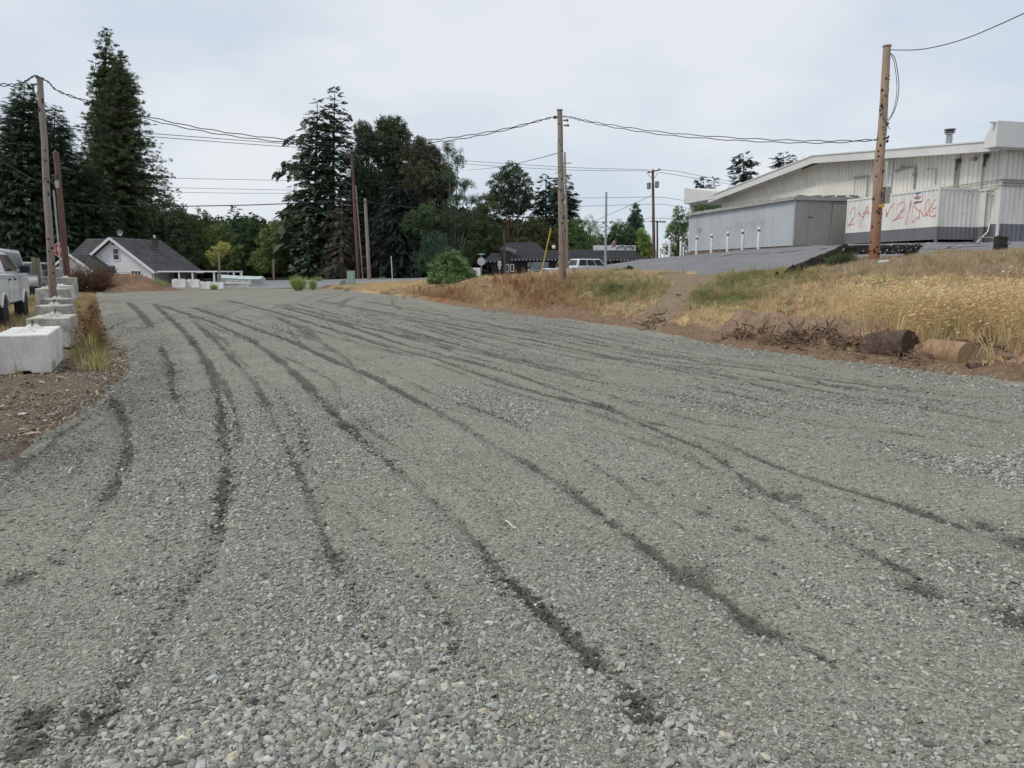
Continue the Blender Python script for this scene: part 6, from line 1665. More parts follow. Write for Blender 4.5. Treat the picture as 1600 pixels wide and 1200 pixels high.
# ================================================================== WIRES
def wire(label, pts, Y0, Y1, r=.014, strands=1, dpx=4.5, name='overhead_wire', grp='overhead wires', end_at=None):
    xs = [p[0] for p in pts]; L = xs[-1] - xs[0]; mb = MB(); first = None
    for s_ in range(strands):
        P3 = []
        for i, (x, y) in enumerate(pts):
            t = (x - xs[0]) / L; Y = 1 / ((1 - t) / Y0 + t / Y1); ease = min(1, 4 * min(t, 1 - t) + .15)
            P3.append(P(x, y + dpx * s_ * ease, Y))
        P3 = cpath(P3, 9)
        if strands > 1: P3 = [p + Vector((0, 0, .018 * math.sin(i * 1.7 + s_ * 3))) for i, p in enumerate(P3)]
        if first is None: first = P3[0]
        mb.tube([p - first for p in P3], r, 5)
    o = mb.build(name, cable_m, None, smooth=True, loc=first, fix=False)
    return tag(o, label, 'wire', grp)
wire('thick twisted cable sagging from the left pole to the middle pole', [(62, 121), (76, 128), (90, 141), (135, 157), (230, 182), (330, 203), (440, 217), (560, 223), (650, 220), (720, 213), (790, 201), (850, 186), (872, 181)], YL, YM, .015, 2)
wire('thick twisted cable from the middle pole to the orange brown pole', [(876, 181), (893, 183), (910, 187), (960, 196), (1050, 208), (1180, 217), (1290, 220), (1373, 218)], YM, YR_, .013, 2, 4)
wire('twisted cable leaving the left pole towards the left edge', [(-160, 112), (-60, 128), (0, 131), (28, 131), (42, 125), (54, 118), (63, 121)], 20, YL, .015, 2, 3)
wire('single cable rising from the top of the orange brown pole to the right', [(1390, 78), (1440, 77), (1500, 63), (1560, 39), (1640, 2)], YR_, 17, .012)
wire('upper of the two thin wires crossing before the sequoias', [(-60, 180), (0, 184), (120, 198), (243, 209), (400, 221), (500, 229), (550, 236)], 62, YC, .03)
wire('lower of the two thin wires crossing before the sequoias', [(-60, 186), (0, 189), (120, 202), (243, 214), (400, 226), (490, 232), (542, 238)], 62, YC, .03)
wire('highest faint line between the sequoias and the firs', [(60, 270), (265, 278), (400, 281), (550, 284), (700, 283)], 96, 97, .025)
wire('faint line just above the leafy belt', [(60, 287), (265, 293), (400, 296), (550, 298)], 96, 94, .022)
wire('faint line right below another above the leafy belt', [(60, 294), (265, 300), (400, 302), (550, 302)], 96, 94, .022)
wire('black communication cable running just above the leafy belt to the transformer pole', [(-60, 314), (92, 318), (200, 323), (300, 322), (400, 320), (500, 316), (552, 314), (640, 324), (760, 336), (900, 343)], 39 + 45, 90, .055)
wire('curved drop wire from the left edge to the dark brown pole', [(-40, 225), (0, 249), (30, 268), (63, 285), (78, 283), (89, 274)], 22, 38.8, .022)
wire('upper line from the airy locust to the far power pole', [(722, 251), (800, 256), (900, 262), (1012, 265)], 92, 85, .022)
wire('middle line from the airy locust to the far power pole', [(722, 256), (800, 261), (900, 266), (1016, 267)], 92, 85, .022)
wire('wire slanting up from the locust to the middle pole', [(730, 266), (780, 261), (830, 250), (873, 239)], 80, YM + .3, .014)
wire('upper line leaving the far power pole behind the white building', [(1030, 265), (1060, 268), (1100, 276), (1160, 287)], 85, 110, .024)
wire('lower line leaving the far power pole behind the white building', [(1030, 269), (1060, 274), (1100, 281), (1160, 291)], 85, 110, .024)
wire('level line passing the far pole well above the cypress', [(760, 303), (900, 309), (1021, 308), (1060, 312), (1110, 319)], 92, 86, .022)
wire('level line passing the far pole just above the cypress tip', [(760, 318), (900, 322), (1021, 319), (1060, 323), (1110, 332)], 92, 86, .022)
wire('low line running behind the restaurant trees to the small far pole', [(890, 347), (950, 347), (1020, 346), (1040, 346)], 100, 117, .03)
wire('diagonal wire climbing to the far power pole', [(935, 343), (975, 325), (1021, 304)], 84, 85, .022)
wire('short wires arching between the two far poles', [(1005, 343), (1018, 340), (1027, 341), (1040, 341), (1052, 343)], 117, 118, .03)

# ================================================================== CONCRETE BLOCKS
conc = M('cast_concrete', (.78, .77, .74), .9, (.54, .53, .50), scale=1.9, bump=.35, bscale=38, fine=.22, lo=.3, hi=.6)
conc_d = M('mossy_concrete', (.69, .67, .62), .95, (.31, .295, .25), scale=3.2, bump=.6, bscale=30, fine=.4)
def cblock(label, fr, Y, ztop, L_, yaw, mat, w_=.76, hh=.62, cat='concrete block', grp='concrete blocks along the left edge of the lot'):
    """fr: x pixel of the near right corner"""
    b = P(fr[0], fr[1], Y); ax = Vector((-math.sin(yaw), math.cos(yaw), 0)); rt = Vector((math.cos(yaw), math.sin(yaw), 0))
    c = Vector((b.x, b.y, 0)) - rt * (w_ / 2) + ax * (L_ / 2)
    t = thing('concrete_block', label, cat, (c.x, c.y, ztop - hh), yaw, grp)
    import bmesh
    mb = MB(); n = 0
    hw_, hl = w_ / 2, L_ / 2
    # body with a notch under each end
    mb.prism([(-hw_, -hl, 0), (-.12, -hl, 0), (-.08, -hl, .045), (.08, -hl, .045), (.12, -hl, 0), (hw_, -hl, 0), (hw_, -hl, hh), (-hw_, -hl, hh)], (0, L_, 0))
    o = mb.build('body', mat, t, bevel=.022)
    mb = MB()
    for s_ in ((-.25, .25) if L_ > 1.5 else (0,)):
        y = s_ * L_; mb.add([(-.15, y - .15, hh - .002), (.15, y - .15, hh - .002), (.15, y + .15, hh - .002), (-.15, y + .15, hh - .002), (-.06, y - .06, hh + .08), (.06, y - .06, hh + .08), (.06, y + .06, hh + .08), (-.06, y + .06, hh + .08)], [(0, 1, 5, 4), (1, 2, 6, 5), (2, 3, 7, 6), (3, 0, 4, 7), (4, 5, 6, 7)])
    mb.build('top_key', mat, t, bevel=.02)
    pts = []
    for k in range(7):
        u = math.pi * k / 6; pts.append((0, (.25 * L_ if L_ > 1.5 else 0) + .09 * math.cos(u), hh + .05 + .10 * math.sin(u)))
    mb = MB(); mb.tube(pts, .012, 6); mb.build('lifting_loop', metal_d, t)
    return t
cblock('nearest and whitest concrete block at the left edge', (76, 523), 12.0, .62, 2.1, R(26), conc)
cblock('second concrete block, speckled, just behind the white nearest one', (107, 494), 15.7, .66, 1.6, R(24), conc_d)
cblock('third concrete block, a low grey one with a rounded top key', (107.5, 473), 19.3, .76, .76, R(22), conc_d)
cblock('fourth concrete block, grey, right in front of the left utility pole', (107.5, 464.5), 23.0, .80, .76, R(20), conc_d)
cblock('fifth concrete block, pitted, right behind the left utility pole', (103, 449.5), 27.5, 1.0, .76, R(18), conc_d)
cblock('small concrete block left of the left utility pole', (79, 447.5), 27.2, 1.02, .76, R(18), conc_d, w_=.5)
cblock('sixth concrete block with a pale knob, beyond the left utility pole', (107, 445), 30.5, 1.06, .9, R(18), conc)
cblock('crumbly pale concrete block on top of the far end of the row', (113, 433.5), 34.5, 1.35, 1.0, R(18), conc_d, hh=.95)
cblock('farthest concrete block, mostly hidden below the brown pole', (103, 420), 40.5, 1.78, 1.0, R(18), conc_d, w_=.9, hh=1.3)
# white barriers in front of the house
def barrier(label, x0, x1, y0, y1, Y, d=.55, mat=None, name='concrete_barrier'):
    a_, b_ = P(x0, y1, Y), P(x1, y0, Y); w_ = b_.x - a_.x; h_ = b_.z - a_.z
    t = thing(name, label, 'barrier', ((a_.x + b_.x) / 2, Y, a_.z - .1))
    mb = MB(); mb.prism([(-w_ / 2, -d / 2, 0), (-w_ / 2, d / 2, 0), (-w_ / 2, d * .3, h_ + .1), (-w_ / 2, -d * .3, h_ + .1)], (w_, 0, 0)); mb.build('body', mat or conc, t, bevel=.04)
    for s_ in (-.25, .25): mb = MB(); mb.box((w_ * s_, 0, h_ + .13), (.3, .28, .09)); mb.build('top_key', mat or conc, t, bevel=.02)
    return t
barrier('taller white concrete block before the house porch', 270, 291, 437, 448, 69.5)
barrier('white concrete block before the porch, right of the taller one', 291.5, 312, 437.5, 448, 69.8)
barrier('low white concrete block at the right end of the porch', 313, 330, 441, 450, 71)
barrier('low pale concrete block beside the planter boards', 331, 350, 442, 450, 71.5)
t = thing('plank_barrier', 'stack of two long whitewashed planks at the far edge of the lot', 'barrier', P(372, 449, 72))
for k, (z, c) in enumerate(((.15, conc_d), (.42, conc), (.62, conc_d))): mb = MB(); mb.box((.0 + .05 * k, 0, z), (2.35, .3, .2)); mb.build('plank', c, t, bevel=.01)
# covered boat beyond
b = P(375, 437, 79); t = thing('covered_boat', 'low boat under a pale green and white cover beyond the planks', 'boat', (b.x, 79, Hs(b.x, 79)))
mb = MB(); zt = b.z - t.location.z
secs = [(-2.3, .2, .9), (-1.6, .75, .75), (0, 1.0, .65), (1.6, .9, .6), (2.4, .8, .6)]
V = []; Fc = []
for x, w_, z0 in secs: V += [(x, -w_ * .5, .2), (x, -w_, z0 + .1), (x, 0, z0 + .38), (x, w_, z0 + .1), (x, w_ * .5, .2)]
for i in range(4):
    for k in range(5): a0 = i * 5 + k; a1 = i * 5 + (k + 1) % 5; Fc.append((a0, a1, a1 + 5, a0 + 5))
Fc += [(4, 3, 2, 1, 0), (20, 21, 22, 23, 24)]
mb.add(V, Fc); mb.build('cover', M('boat_cover', (.60, .66, .64), .6, (.40, .52, .50), scale=1.5), t, smooth=True)
for x in (-.6, .2): mb = MB(); mb.lathe([(.07, .9), (.07, 1.25), (.12, 1.28), (.12, 1.34)], 8, c=(x, 0, 0)); mb.build('vent', white_m, t)
# green utility cabinet
b = P(549, 443.5, 72); t = thing('utility_cabinet', 'pale green utility cabinet beside the road', 'utility box', (b.x, 72, Hs(b.x, 72)))
cab_m = M('cabinet_green', (.30, .42, .36), .5, (.25, .36, .31), scale=2, fine=.06); h_ = hz(423.5, 72) - t.location.z
mb = MB(); mb.box((0, 0, h_ / 2), (.68, .5, h_)); mb.build('body', cab_m, t, bevel=.03)
mb = MB(); mb.box((0, -.26, h_ * .5), (.54, .02, h_ * .78)); mb.build('door', cab_m, t, bevel=.01)
mb = MB(); mb.box((0, 0, h_ + .02), (.74, .56, .05)); mb.build('lid', cab_m, t, bevel=.01)
b = P(536, 445, 71.5); t = thing('grey_pedestal', 'squat grey rock like pedestal beside the green cabinet', 'pedestal', (b.x, 71.5, Hs(b.x, 71.5)))
rv, rf = rock_proto(77, .9, 2); mesh_obj('body', [(x * .95, y * .7, z * .75 + .25) for x, y, z in rv], rf, M('rock_grey', (.34, .33, .31), .9, (.2, .19, .18), scale=4, bump=.5), t)

# ================================================================== SIGNS
def octa(r_): return [(r_ * math.cos(R(22.5 + 45 * k)), r_ * math.sin(R(22.5 + 45 * k))) for k in range(8)]
b = P(95, 390.5, 41); zg = Hs(b.x, 41); t = thing('stop_sign', 'red stop sign partly hidden behind the steel conduit at the left', 'sign', (b.x, 41, zg), R(12))
h_ = b.z - zg; rs_ = .41
mb = MB(); mb.prism([(x, 0, z + h_) for x, z in octa(rs_)], (0, .01, 0)); mb.build('border', trim, t)
mb = MB(); mb.prism([(x * .93, -.006, z * .93 + h_) for x, z in octa(rs_)], (0, .005, 0)); mb.build('face', M('stop_red', (.48, .02, .035), .4, fine=.05), t)
flat_text('STOP', .30, white_m, t, (0, -.011, h_), (R(90), 0, 0))
mb = MB(); mb.box((.02, .04, h_ / 2), (.05, .04, h_)); mb.build('post', pole_s, t)
b = P(752, 408.5, 68); zg = Hs(b.x, 68); t = thing('stop_sign', 'stop sign seen from its plain grey back with a green street name plate on top', 'sign', (b.x, 68, zg))
h_ = b.z - zg; mb = MB(); mb.prism([(x, 0, z + h_) for x, z in octa(.37)], (0, .01, 0)); mb.build('sign_back', M('sign_alu', (.50, .52, .54), .45, (.44, .46, .48), scale=3, metal=.3), t)
mb = MB(); mb.tube([(0, .04, 0), (0, .04, h_ + .68)], .035, 8); mb.build('post', pole_s, t)
q = P(751.5, 397, 68); mb = MB(); mb.box((0, .0, q.z - zg), (.68, .02, .16)); nm = mb.build('street_name_plate', M('sign_green', (.01, .20, .14), .45, fine=.05), t)
mb = MB(); mb.box((0.04, -.012, q.z - zg), (.46, .004, .05)); mb.build('white_legend', white_m, nm)
mb = MB(); mb.box((0.02, .0, q.z - zg + .14), (.02, .5, .12)); mb.build('street_name_plate', bpy.data.materials['sign_green'], t)
b = P(780.5, 412, 76); zg = Hs(b.x, 76); t = thing('white_sign', 'small white rectangular sign on a post before the restaurant', 'sign', (b.x, 76, zg)); h_ = b.z - zg
mb = MB(); mb.box((0, 0, h_), (.36, .012, .50)); f_ = mb.build('plate', M('sign_offwhite', (.60, .61, .62), .5), t); mb = MB(); mb.box((0, -.01, h_ + .03), (.22, .004, .16)); mb.build('print', M('print_grey', (.35, .36, .37), .5), f_)
mb = MB(); mb.tube([(0, .03, 0), (0, .03, h_ + .2)], .025, 6); mb.build('post', pole_s, t)
mb = MB(); mb.box((0, 0, h_ - .42), (.2, .012, .24)); mb.build('lower_plate', bpy.data.materials['sign_offwhite'], t)
b = P(742, 425, 63); zg = Hs(b.x, 63); t = thing('white_board', 'blank white board on two legs half hidden by the green bush', 'sign', (b.x, 63, zg))
mb = MB(); mb.box((0, 0, b.z - zg + .02), (.9, .04, .66)); mb.build('board', trim, t)
for s_ in (-.36, .36): mb = MB(); mb.box((s_, .03, (b.z - zg) / 2), (.06, .05, b.z - zg)); mb.build('leg', trim, t)

# ================================================================== TIMBER, LOGS, ROCKS
tim = M('black_timber', (.075, .066, .058), .95, (.022, .02, .02), scale=2.2, stretch=(1, 6, 6), bump=.9, bscale=18, fine=.5, bdist=.03)
def beam(name, a_, b_, w_, h_, mat, parent, rag=.06, n=10):
    """weathered timber: a box section with ragged ends and uneven faces"""
    a_ = Vector(a_); b_ = Vector(b_); d = b_ - a_; L_ = d.length; d.normalize(); sd_ = (d.cross(Vector((0, 0, 1))) if abs(d.z) < .95 else Vector((1, 0, 0))).normalized(); up = sd_.cross(d)
    prof = [(-.5, -.5), (0, -.52), (.5, -.5), (.52, 0), (.5, .5), (.1, .5), (-.1, .46), (-.5, .5), (-.52, 0)]
    V = []; Fc = []; m_ = len(prof)
    for i in range(n + 1):
        for j, (x, y) in enumerate(prof):
            off = random.gauss(0, .012) + (random.uniform(-rag, rag) if i in (0, n) else 0)
            V.append(tuple(a_ + d * (L_ * i / n + (random.uniform(-rag, rag) * 2 if i in (0, n) else 0)) + sd_ * (x * w_ + off * .5) + up * (y * h_ + off)))
    for i in range(n):
        for j in range(m_): Fc.append((i * m_ + j, i * m_ + (j + 1) % m_, (i + 1) * m_ + (j + 1) % m_, (i + 1) * m_ + j))
    Fc += [tuple(range(m_ - 1, -1, -1)), tuple(n * m_ + k for k in range(m_))]
    mb = MB(); mb.add(V, Fc); return mb.build(name, mat, parent)
YT = 24.0
o0 = Vector((XA(1370, YT), YT, Hs(XA(1370, YT), YT)))
t = thing('timber_guard_rail', 'blackened timber guard rail on short posts behind the orange brown pole', 'guard rail', o0)
a_, b_ = P(1312, 391, YT + .4) - o0, P(1432, 389, YT) - o0
beam('rail', a_, b_, .3, .27, tim, t, .05, 14)
beam('rail_end', P(1414, 385, YT - .05) - o0, P(1437, 388.5, YT - .1) - o0, .14, .12, tim, t, .08, 5)
for px_ in (1316, 1424): q = P(px_, 386, YT - .3) - o0; z_ = Hs(o0.x + q.x, YT - .3) - o0.z; beam('post', (q.x, q.y, z_ - .3), (q.x, q.y, q.z), .26, .26, tim, t, .03, 5)
a_ = P(1231, 425, 24.0); b_ = P(1322, 387, 23.6)
t = thing('fallen_timber', 'split black timber slanting down from the guard rail to the grass', 'timber', a_)
beam('plank', (0, 0, 0), b_ - a_, .26, .2, tim, t, .12, 12)
beam('plank', Vector((.25, -.15, .0)), (b_ - a_) + Vector((.1, -.1, -.16)), .14, .09, tim, t, .14, 12)
beam('plank', Vector((-.35, .0, -.12)), (b_ - a_) * .45 + Vector((0, -.05, -.10)), .1, .07, tim, t, .14, 8)
q = P(1564, 370, 20.4); z_ = Hs(q.x, 20.4); t = thing('timber_post', 'square black timber post on the crest of the bank at the right', 'post', (q.x, 20.4, z_)); beam('post', (0, 0, -.3), (0, 0, q.z - z_), .23, .23, tim, t, .015, 5)
a_ = P(903, 430.5, 32.0); b_ = P(984, 421, 31.2); t = thing('edge_timber', 'weathered brown timber lying at the edge of the asphalt, thick end to the right', 'timber', a_)
beam('beam', (0, 0, -.05), b_ - a_ + Vector((0, 0, -.02)), .3, .2, M('brown_timber', (.20, .145, .10), .95, (.08, .06, .045), scale=2, stretch=(1, 6, 6), bump=.8, bscale=16, bdist=.02), t, .05, 12)
beam('end_block', b_ - a_ + Vector((-.12, 0, -.18)), b_ - a_ + Vector((.03, 0, .12)), .34, .24, tim, t, .03, 4)
a_ = P(836, 432.5, 38); b_ = P(900, 431, 35.5); t = thing('old_sleeper', 'low pale sleeper half buried behind the middle pole', 'timber', a_); beam('beam', (0, 0, 0), b_ - a_, .25, .16, bpy.data.materials['brown_timber'], t)

def log(name, label, c, d, r_, L_, mat, endm, n=18, cat='log', bumpy=.03, split=False):
    d = Vector(d).normalized(); t = thing(name, label, cat, c)
    a = d.orthogonal().normalized(); a = Vector((0, 0, 1)) - d * d.z; a.normalize(); b_ = d.cross(a)
    V = []; Fc = []; m_ = 9; ph = [random.uniform(1 - bumpy, 1 + bumpy) for _ in range(n)]
    for i in range(m_ + 1):
        for k in range(n):
            u = 2 * math.pi * k / n; rr_ = r_ * ph[k] * (1 + random.gauss(0, bumpy * .3)); V.append(tuple(d * (L_ * (i / m_ - .5)) + a * (math.cos(u) * rr_) + b_ * (math.sin(u) * rr_)))
    for i in range(m_):
        for k in range(n): Fc.append((i * n + k, i * n + (k + 1) % n, (i + 1) * n + (k + 1) % n, (i + 1) * n + k))
    mb = MB(); mb.add(V, Fc); mb.build('bark', mat, t, smooth=True)
    for s_, i in ((-1, 0), (1, m_)):
        mb = MB(); ring = [Vector(V[i * n + k]) for k in range(n)]; cc_ = d * (L_ * .5 * s_)
        rings = [[cc_ + (p - cc_) * f + d * s_ * e for p in ring] for f, e in ((1.0, 0), (.93, .006), (.6, .004), (.25, .002))]
        vs_ = [p for rg in rings for p in rg] + [cc_]; fs = []
        for j in range(3):
            for k in range(n): fs.append((j * n + k, j * n + (k + 1) % n, (j + 1) * n + (k + 1) % n, (j + 1) * n + k))
        for k in range(n): fs.append((3 * n + k, 3 * n + (k + 1) % n, 4 * n))
        mb.add(vs_, fs); mb.build('cut_end', endm, t)
    return t, d, a, b_
log_tan = M('peeled_log', (.40, .27, .165), .85, (.25, .15, .09), scale=2.5, stretch=(4, 4, 1), bump=.5, bscale=14, fine=.3)
log_end = M('log_end', (.42, .29, .19), .9, (.30, .20, .13), scale=6, fine=.3, bump=.4)
log_dark = M('dark_bark_log', (.15, .10, .075), .95, (.07, .05, .04), scale=2, bump=1, bscale=12, fine=.5, bdist=.03)
log_dend = M('dark_log_end', (.095, .062, .045), .95, (.055, .038, .03), scale=5, fine=.4)
c = P(1482, 556.5, 12.6); log('cut_log', 'short peeled tan log lying at the edge of the gravel at the right', (c.x, c.y, .24), (.32, -.95, .0), .225, .72, log_tan, log_end, 20)
c = P(1402, 541, 13.3); log('dark_log', 'dark barked log with a wide sawn end, left of the tan log', (c.x - .1, c.y + .1, c.z - .02), (.5, -.86, .16), .26, .8, log_dark, log_dend, 20, bumpy=.06)
c = P(1372, 528, 13.9); log('split_stump', 'split pale stump half buried behind the roots', (c.x, c.y, c.z - .05), (.5, -.85, .25), .22, .4, log_tan, log_end, 12, bumpy=.12)
c = P(1585, 566, 12.3); log('dark_log', 'dark slender log at the right edge of the picture behind the soil', (c.x, c.y, c.z - .05), (.97, .1, .02), .10, 1.6, log_dark, log_dend, 12)
c = P(1580, 577, 11.9); log('dark_log', 'lowest thin dark log at the right edge beside the gravel', (c.x, c.y, .09), (.98, -.12, .0), .08, 1.3, log_dark, log_dend, 12)
c = P(1270, 531, 15.4); log('bare_branch', 'pale bare branch lying across the tangle of roots', (c.x, c.y, c.z + .05), (.95, -.1, .12), .035, .75, log_tan, log_end, 8, 'branch')
# tangled roots
root_m = M('roots', (.27, .18, .125), .95, (.12, .078, .055), scale=5, fine=.4, bump=.5)
def roots(label, segs, name='root_tangle', n=140, hmax=.42, thick=(.008, .03)):
    (x0, y0, Y0_), (x1, y1, Y1_) = segs; a_, b_ = P(x0, y0, Y0_), P(x1, y1, Y1_)
    t = thing(name, label, 'roots', ((a_ + b_) / 2)); c0 = t.location.copy()
    for part in range(4):
        mb = MB()
        for i in range(n // 4):
            u = random.random(); p = a_.lerp(b_, u) + Vector((random.gauss(0, .15), random.gauss(0, .28), 0)); p.z = Hs(p.x, p.y) + random.uniform(0, hmax) * (.35 + .65 * math.sin(math.pi * min(1, u + .12)))
            d = Vector((random.gauss(0, 1), random.gauss(0, .6), random.gauss(.0, .28))).normalized(); L_ = random.uniform(.12, .5); r_ = random.uniform(*thick); pts = [p - c0]
            for k in range(4): d = (d + Vector((random.gauss(0, .5), random.gauss(0, .4), random.gauss(0, .4)))).normalized(); pts.append(pts[-1] + d * L_ / 4)
            for q in pts: q.z = max(q.z, Hs(q.x + c0.x, q.y + c0.y) - c0.z + .005)
            mb.tube(pts, [r_, r_ * .9, r_ * .75, r_ * .5, r_ * .2], 5, cap=True)
        o = mb.build('root', root_m, t, smooth=True, fix=False); o['kind'] = 'stuff'
    return t
roots('dense tangle of torn roots left of the dark log', ((1230, 528, 15.8), (1375, 540, 13.6)), n=190, hmax=.27, thick=(.008, .035))
roots('lower straggle of torn roots and bark at the left end of the pile', ((1135, 525, 17.4), (1250, 534, 15.2)), n=110, hmax=.18)
roots('small upturned root at the foot of the dirt path', ((1008, 510, 21.6), (1028, 508, 21.0)), n=34, hmax=.2, thick=(.01, .03))
roots('thin torn roots beside the tan log', ((1395, 560, 13.0), (1445, 570, 12.6)), n=50, hmax=.14, thick=(.005, .015))
roots('torn roots and bark at the right edge below the golden grass', ((1535, 570, 12.6), (1640, 578, 12.0)), n=110, hmax=.2)
# dug soil ridge the roots lie on
a0 = np.linspace(0, 1, 140); w0 = np.linspace(-1, 1, 26); A0, W0 = np.meshgrid(a0, w0)
ridge = [G0(*p) for p in ((1120, 531), (1200, 541), (1290, 553), (1380, 564), (1450, 574), (1530, 580), (1620, 590), (1700, 598))]
rx = np.interp(A0, np.linspace(0, 1, 8), [p[0] for p in ridge]); ry = np.interp(A0, np.linspace(0, 1, 8), [p[1] for p in ridge]) + .62 + W0 * .75
rz_ = H(rx, ry) + (.40 - .26 * sstep(.42, .62, A0)) * np.clip(1 - W0 ** 2, 0, 1) * sstep(0, .12, A0) * (.4 + 1.1 * fbm(rx * 1.3, ry * 1.3)) + (fbm(rx * 6, ry * 6) - .5) * .09 - .05 * np.abs(W0) ** 3 - .03
soil_m = M('dug_soil', (.36, .25, .17), .95, (.20, .135, .09), scale=2.2, bump=.9, bscale=22, fine=.5, bdist=.04)
o = grid_obj('soil_ridge', rx, ry, rz_, soil_m); tag(o, 'ridge of dug brown soil between the gravel and the bank', kind='structure')
# rocks
rk = M('pale_rock', (.50, .45, .38), .9, (.33, .29, .24), scale=3, bump=.5)
def rock(label, px_, py_, Y, sx, sy, sz, seed, mat=rk, rz=0, tilt=0):
    b = P(px_, py_, Y); z = Hs(b.x, Y); t = thing('rock', label, 'rock', (b.x, Y, max(z, 0)), rz)
    v, f = rock_proto(seed, .8, 2); t.rotation_euler.x = tilt; mesh_obj('stone', [(x * sx, y * sy, z_ * sz + sz * .2) for x, y, z_ in v], f, mat, t)
rock('beige slab of broken concrete on the bank right of the green bush', 765, 448, 38.5, .85, .5, .24, 3, rz=.2)
rock('thin brown slab lying near the crest left of the middle pole', 805, 437, 40, .9, .5, .12, 5, M('brown_rock', (.3, .2, .14), .9), rz=0)
rock('small pinkish stone low on the rusty bank', 788, 457, 34.5, .3, .2, .14, 6)
rock('white stone on the green grass beside the dirt path', 1060, 480, 24.0, .22, .16, .18, 8)
rock('pale stone halfway up the bank left of the middle pole', 829, 451, 32, .18, .14, .16, 9)
rock('chalky white stone on the crest at the far right', 1577, 429, 16.2, .13, .1, .12, 10, M('chalk', (.68, .66, .62), .9))
rock('white stone at the bottom left beside the dirt patch', 36, 655, 8.4, .16, .09, .06, 11, M('chalk', (.68, .66, .62), .9))
rock('small white stone on the brown dirt below the nearest block', 66, 601, 10.9, .12, .08, .06, 12)
rock('pale stone at the dirt edge right of the nearest block', 142, 577, 12.3, .09, .07, .06, 13)
rock('white stone at the foot of the dirt mound', 138, 446, 60, .8, .4, .35, 14)
# little pale twigs on the gravel
def twig(label, pxs, mat=None):
    pts = [Vector((*G0(*p), .016)) for p in pxs]; o_ = pts[0].copy(); mb = MB(); mb.tube(cpath([p - o_ for p in pts], 4), [.006] * (4 * (len(pts) - 1) + 1), 5); o = mb.build('twig', mat or M('bleached_twig', (.62, .58, .50), .8), None, smooth=True, loc=o_); tag(o, label, 'twig')
twig('bleached forked twig on the gravel in the centre foreground', [(790, 817), (797, 822), (801, 827), (806, 829)])
twig('small curved white twig on the gravel at the left', [(113, 733), (110, 738), (108, 743)])
twig('reddish stick on the dark gravel at the left edge', [(0, 726), (10, 725), (24, 726)], M('red_stick', (.16, .06, .045), .8))
b = P(1380, 424, 21.0); t = thing('litter', 'flattened white cup lying on the grass below the orange brown pole', 'litter', (b.x, 21, Hs(b.x, 21) + .1), .3); mb = MB(); mb.lathe([(.045, -.16), (.06, .14)], 8, 'x'); mb.build('cup', white_m, t)
# white flowering clover along the rail
fx, fy = cand(60, 1300, 1440, 22.8, 23.9); fl_p = [([(-.02, 0, .2), (0, -.02, .2), (.02, 0, .21), (0, .02, .2)], [(0, 1, 2, 3)]), ([(-.02, 0, .32), (0, -.02, .3), (.02, 0, .32), (0, .02, .33)], [(0, 1, 2, 3)])]
o = scatter('white_flowers', fl_p, np.stack([fx, fy, H(fx, fy) + .1 * rng.random(len(fx))], 1), rng.random((len(fx), 3)) * .6, .8 + rng.random(len(fx)) * .6, jitcol((.66, .66, .6), len(fx), .1, .03), grass_m); tag(o, 'white flower heads growing round the black guard rail', 'flowers', kind='stuff')
fx, fy = cand(120, 1296, 1330, 22.9, 23.6); put_grass('rail_weeds', 'green stems growing round the posts of the guard rail', mid_p, fx, fy, .8 + .7 * rng.random(len(fx)), jitcol((.10, .13, .06), len(fx), .25, .08), 'weeds')

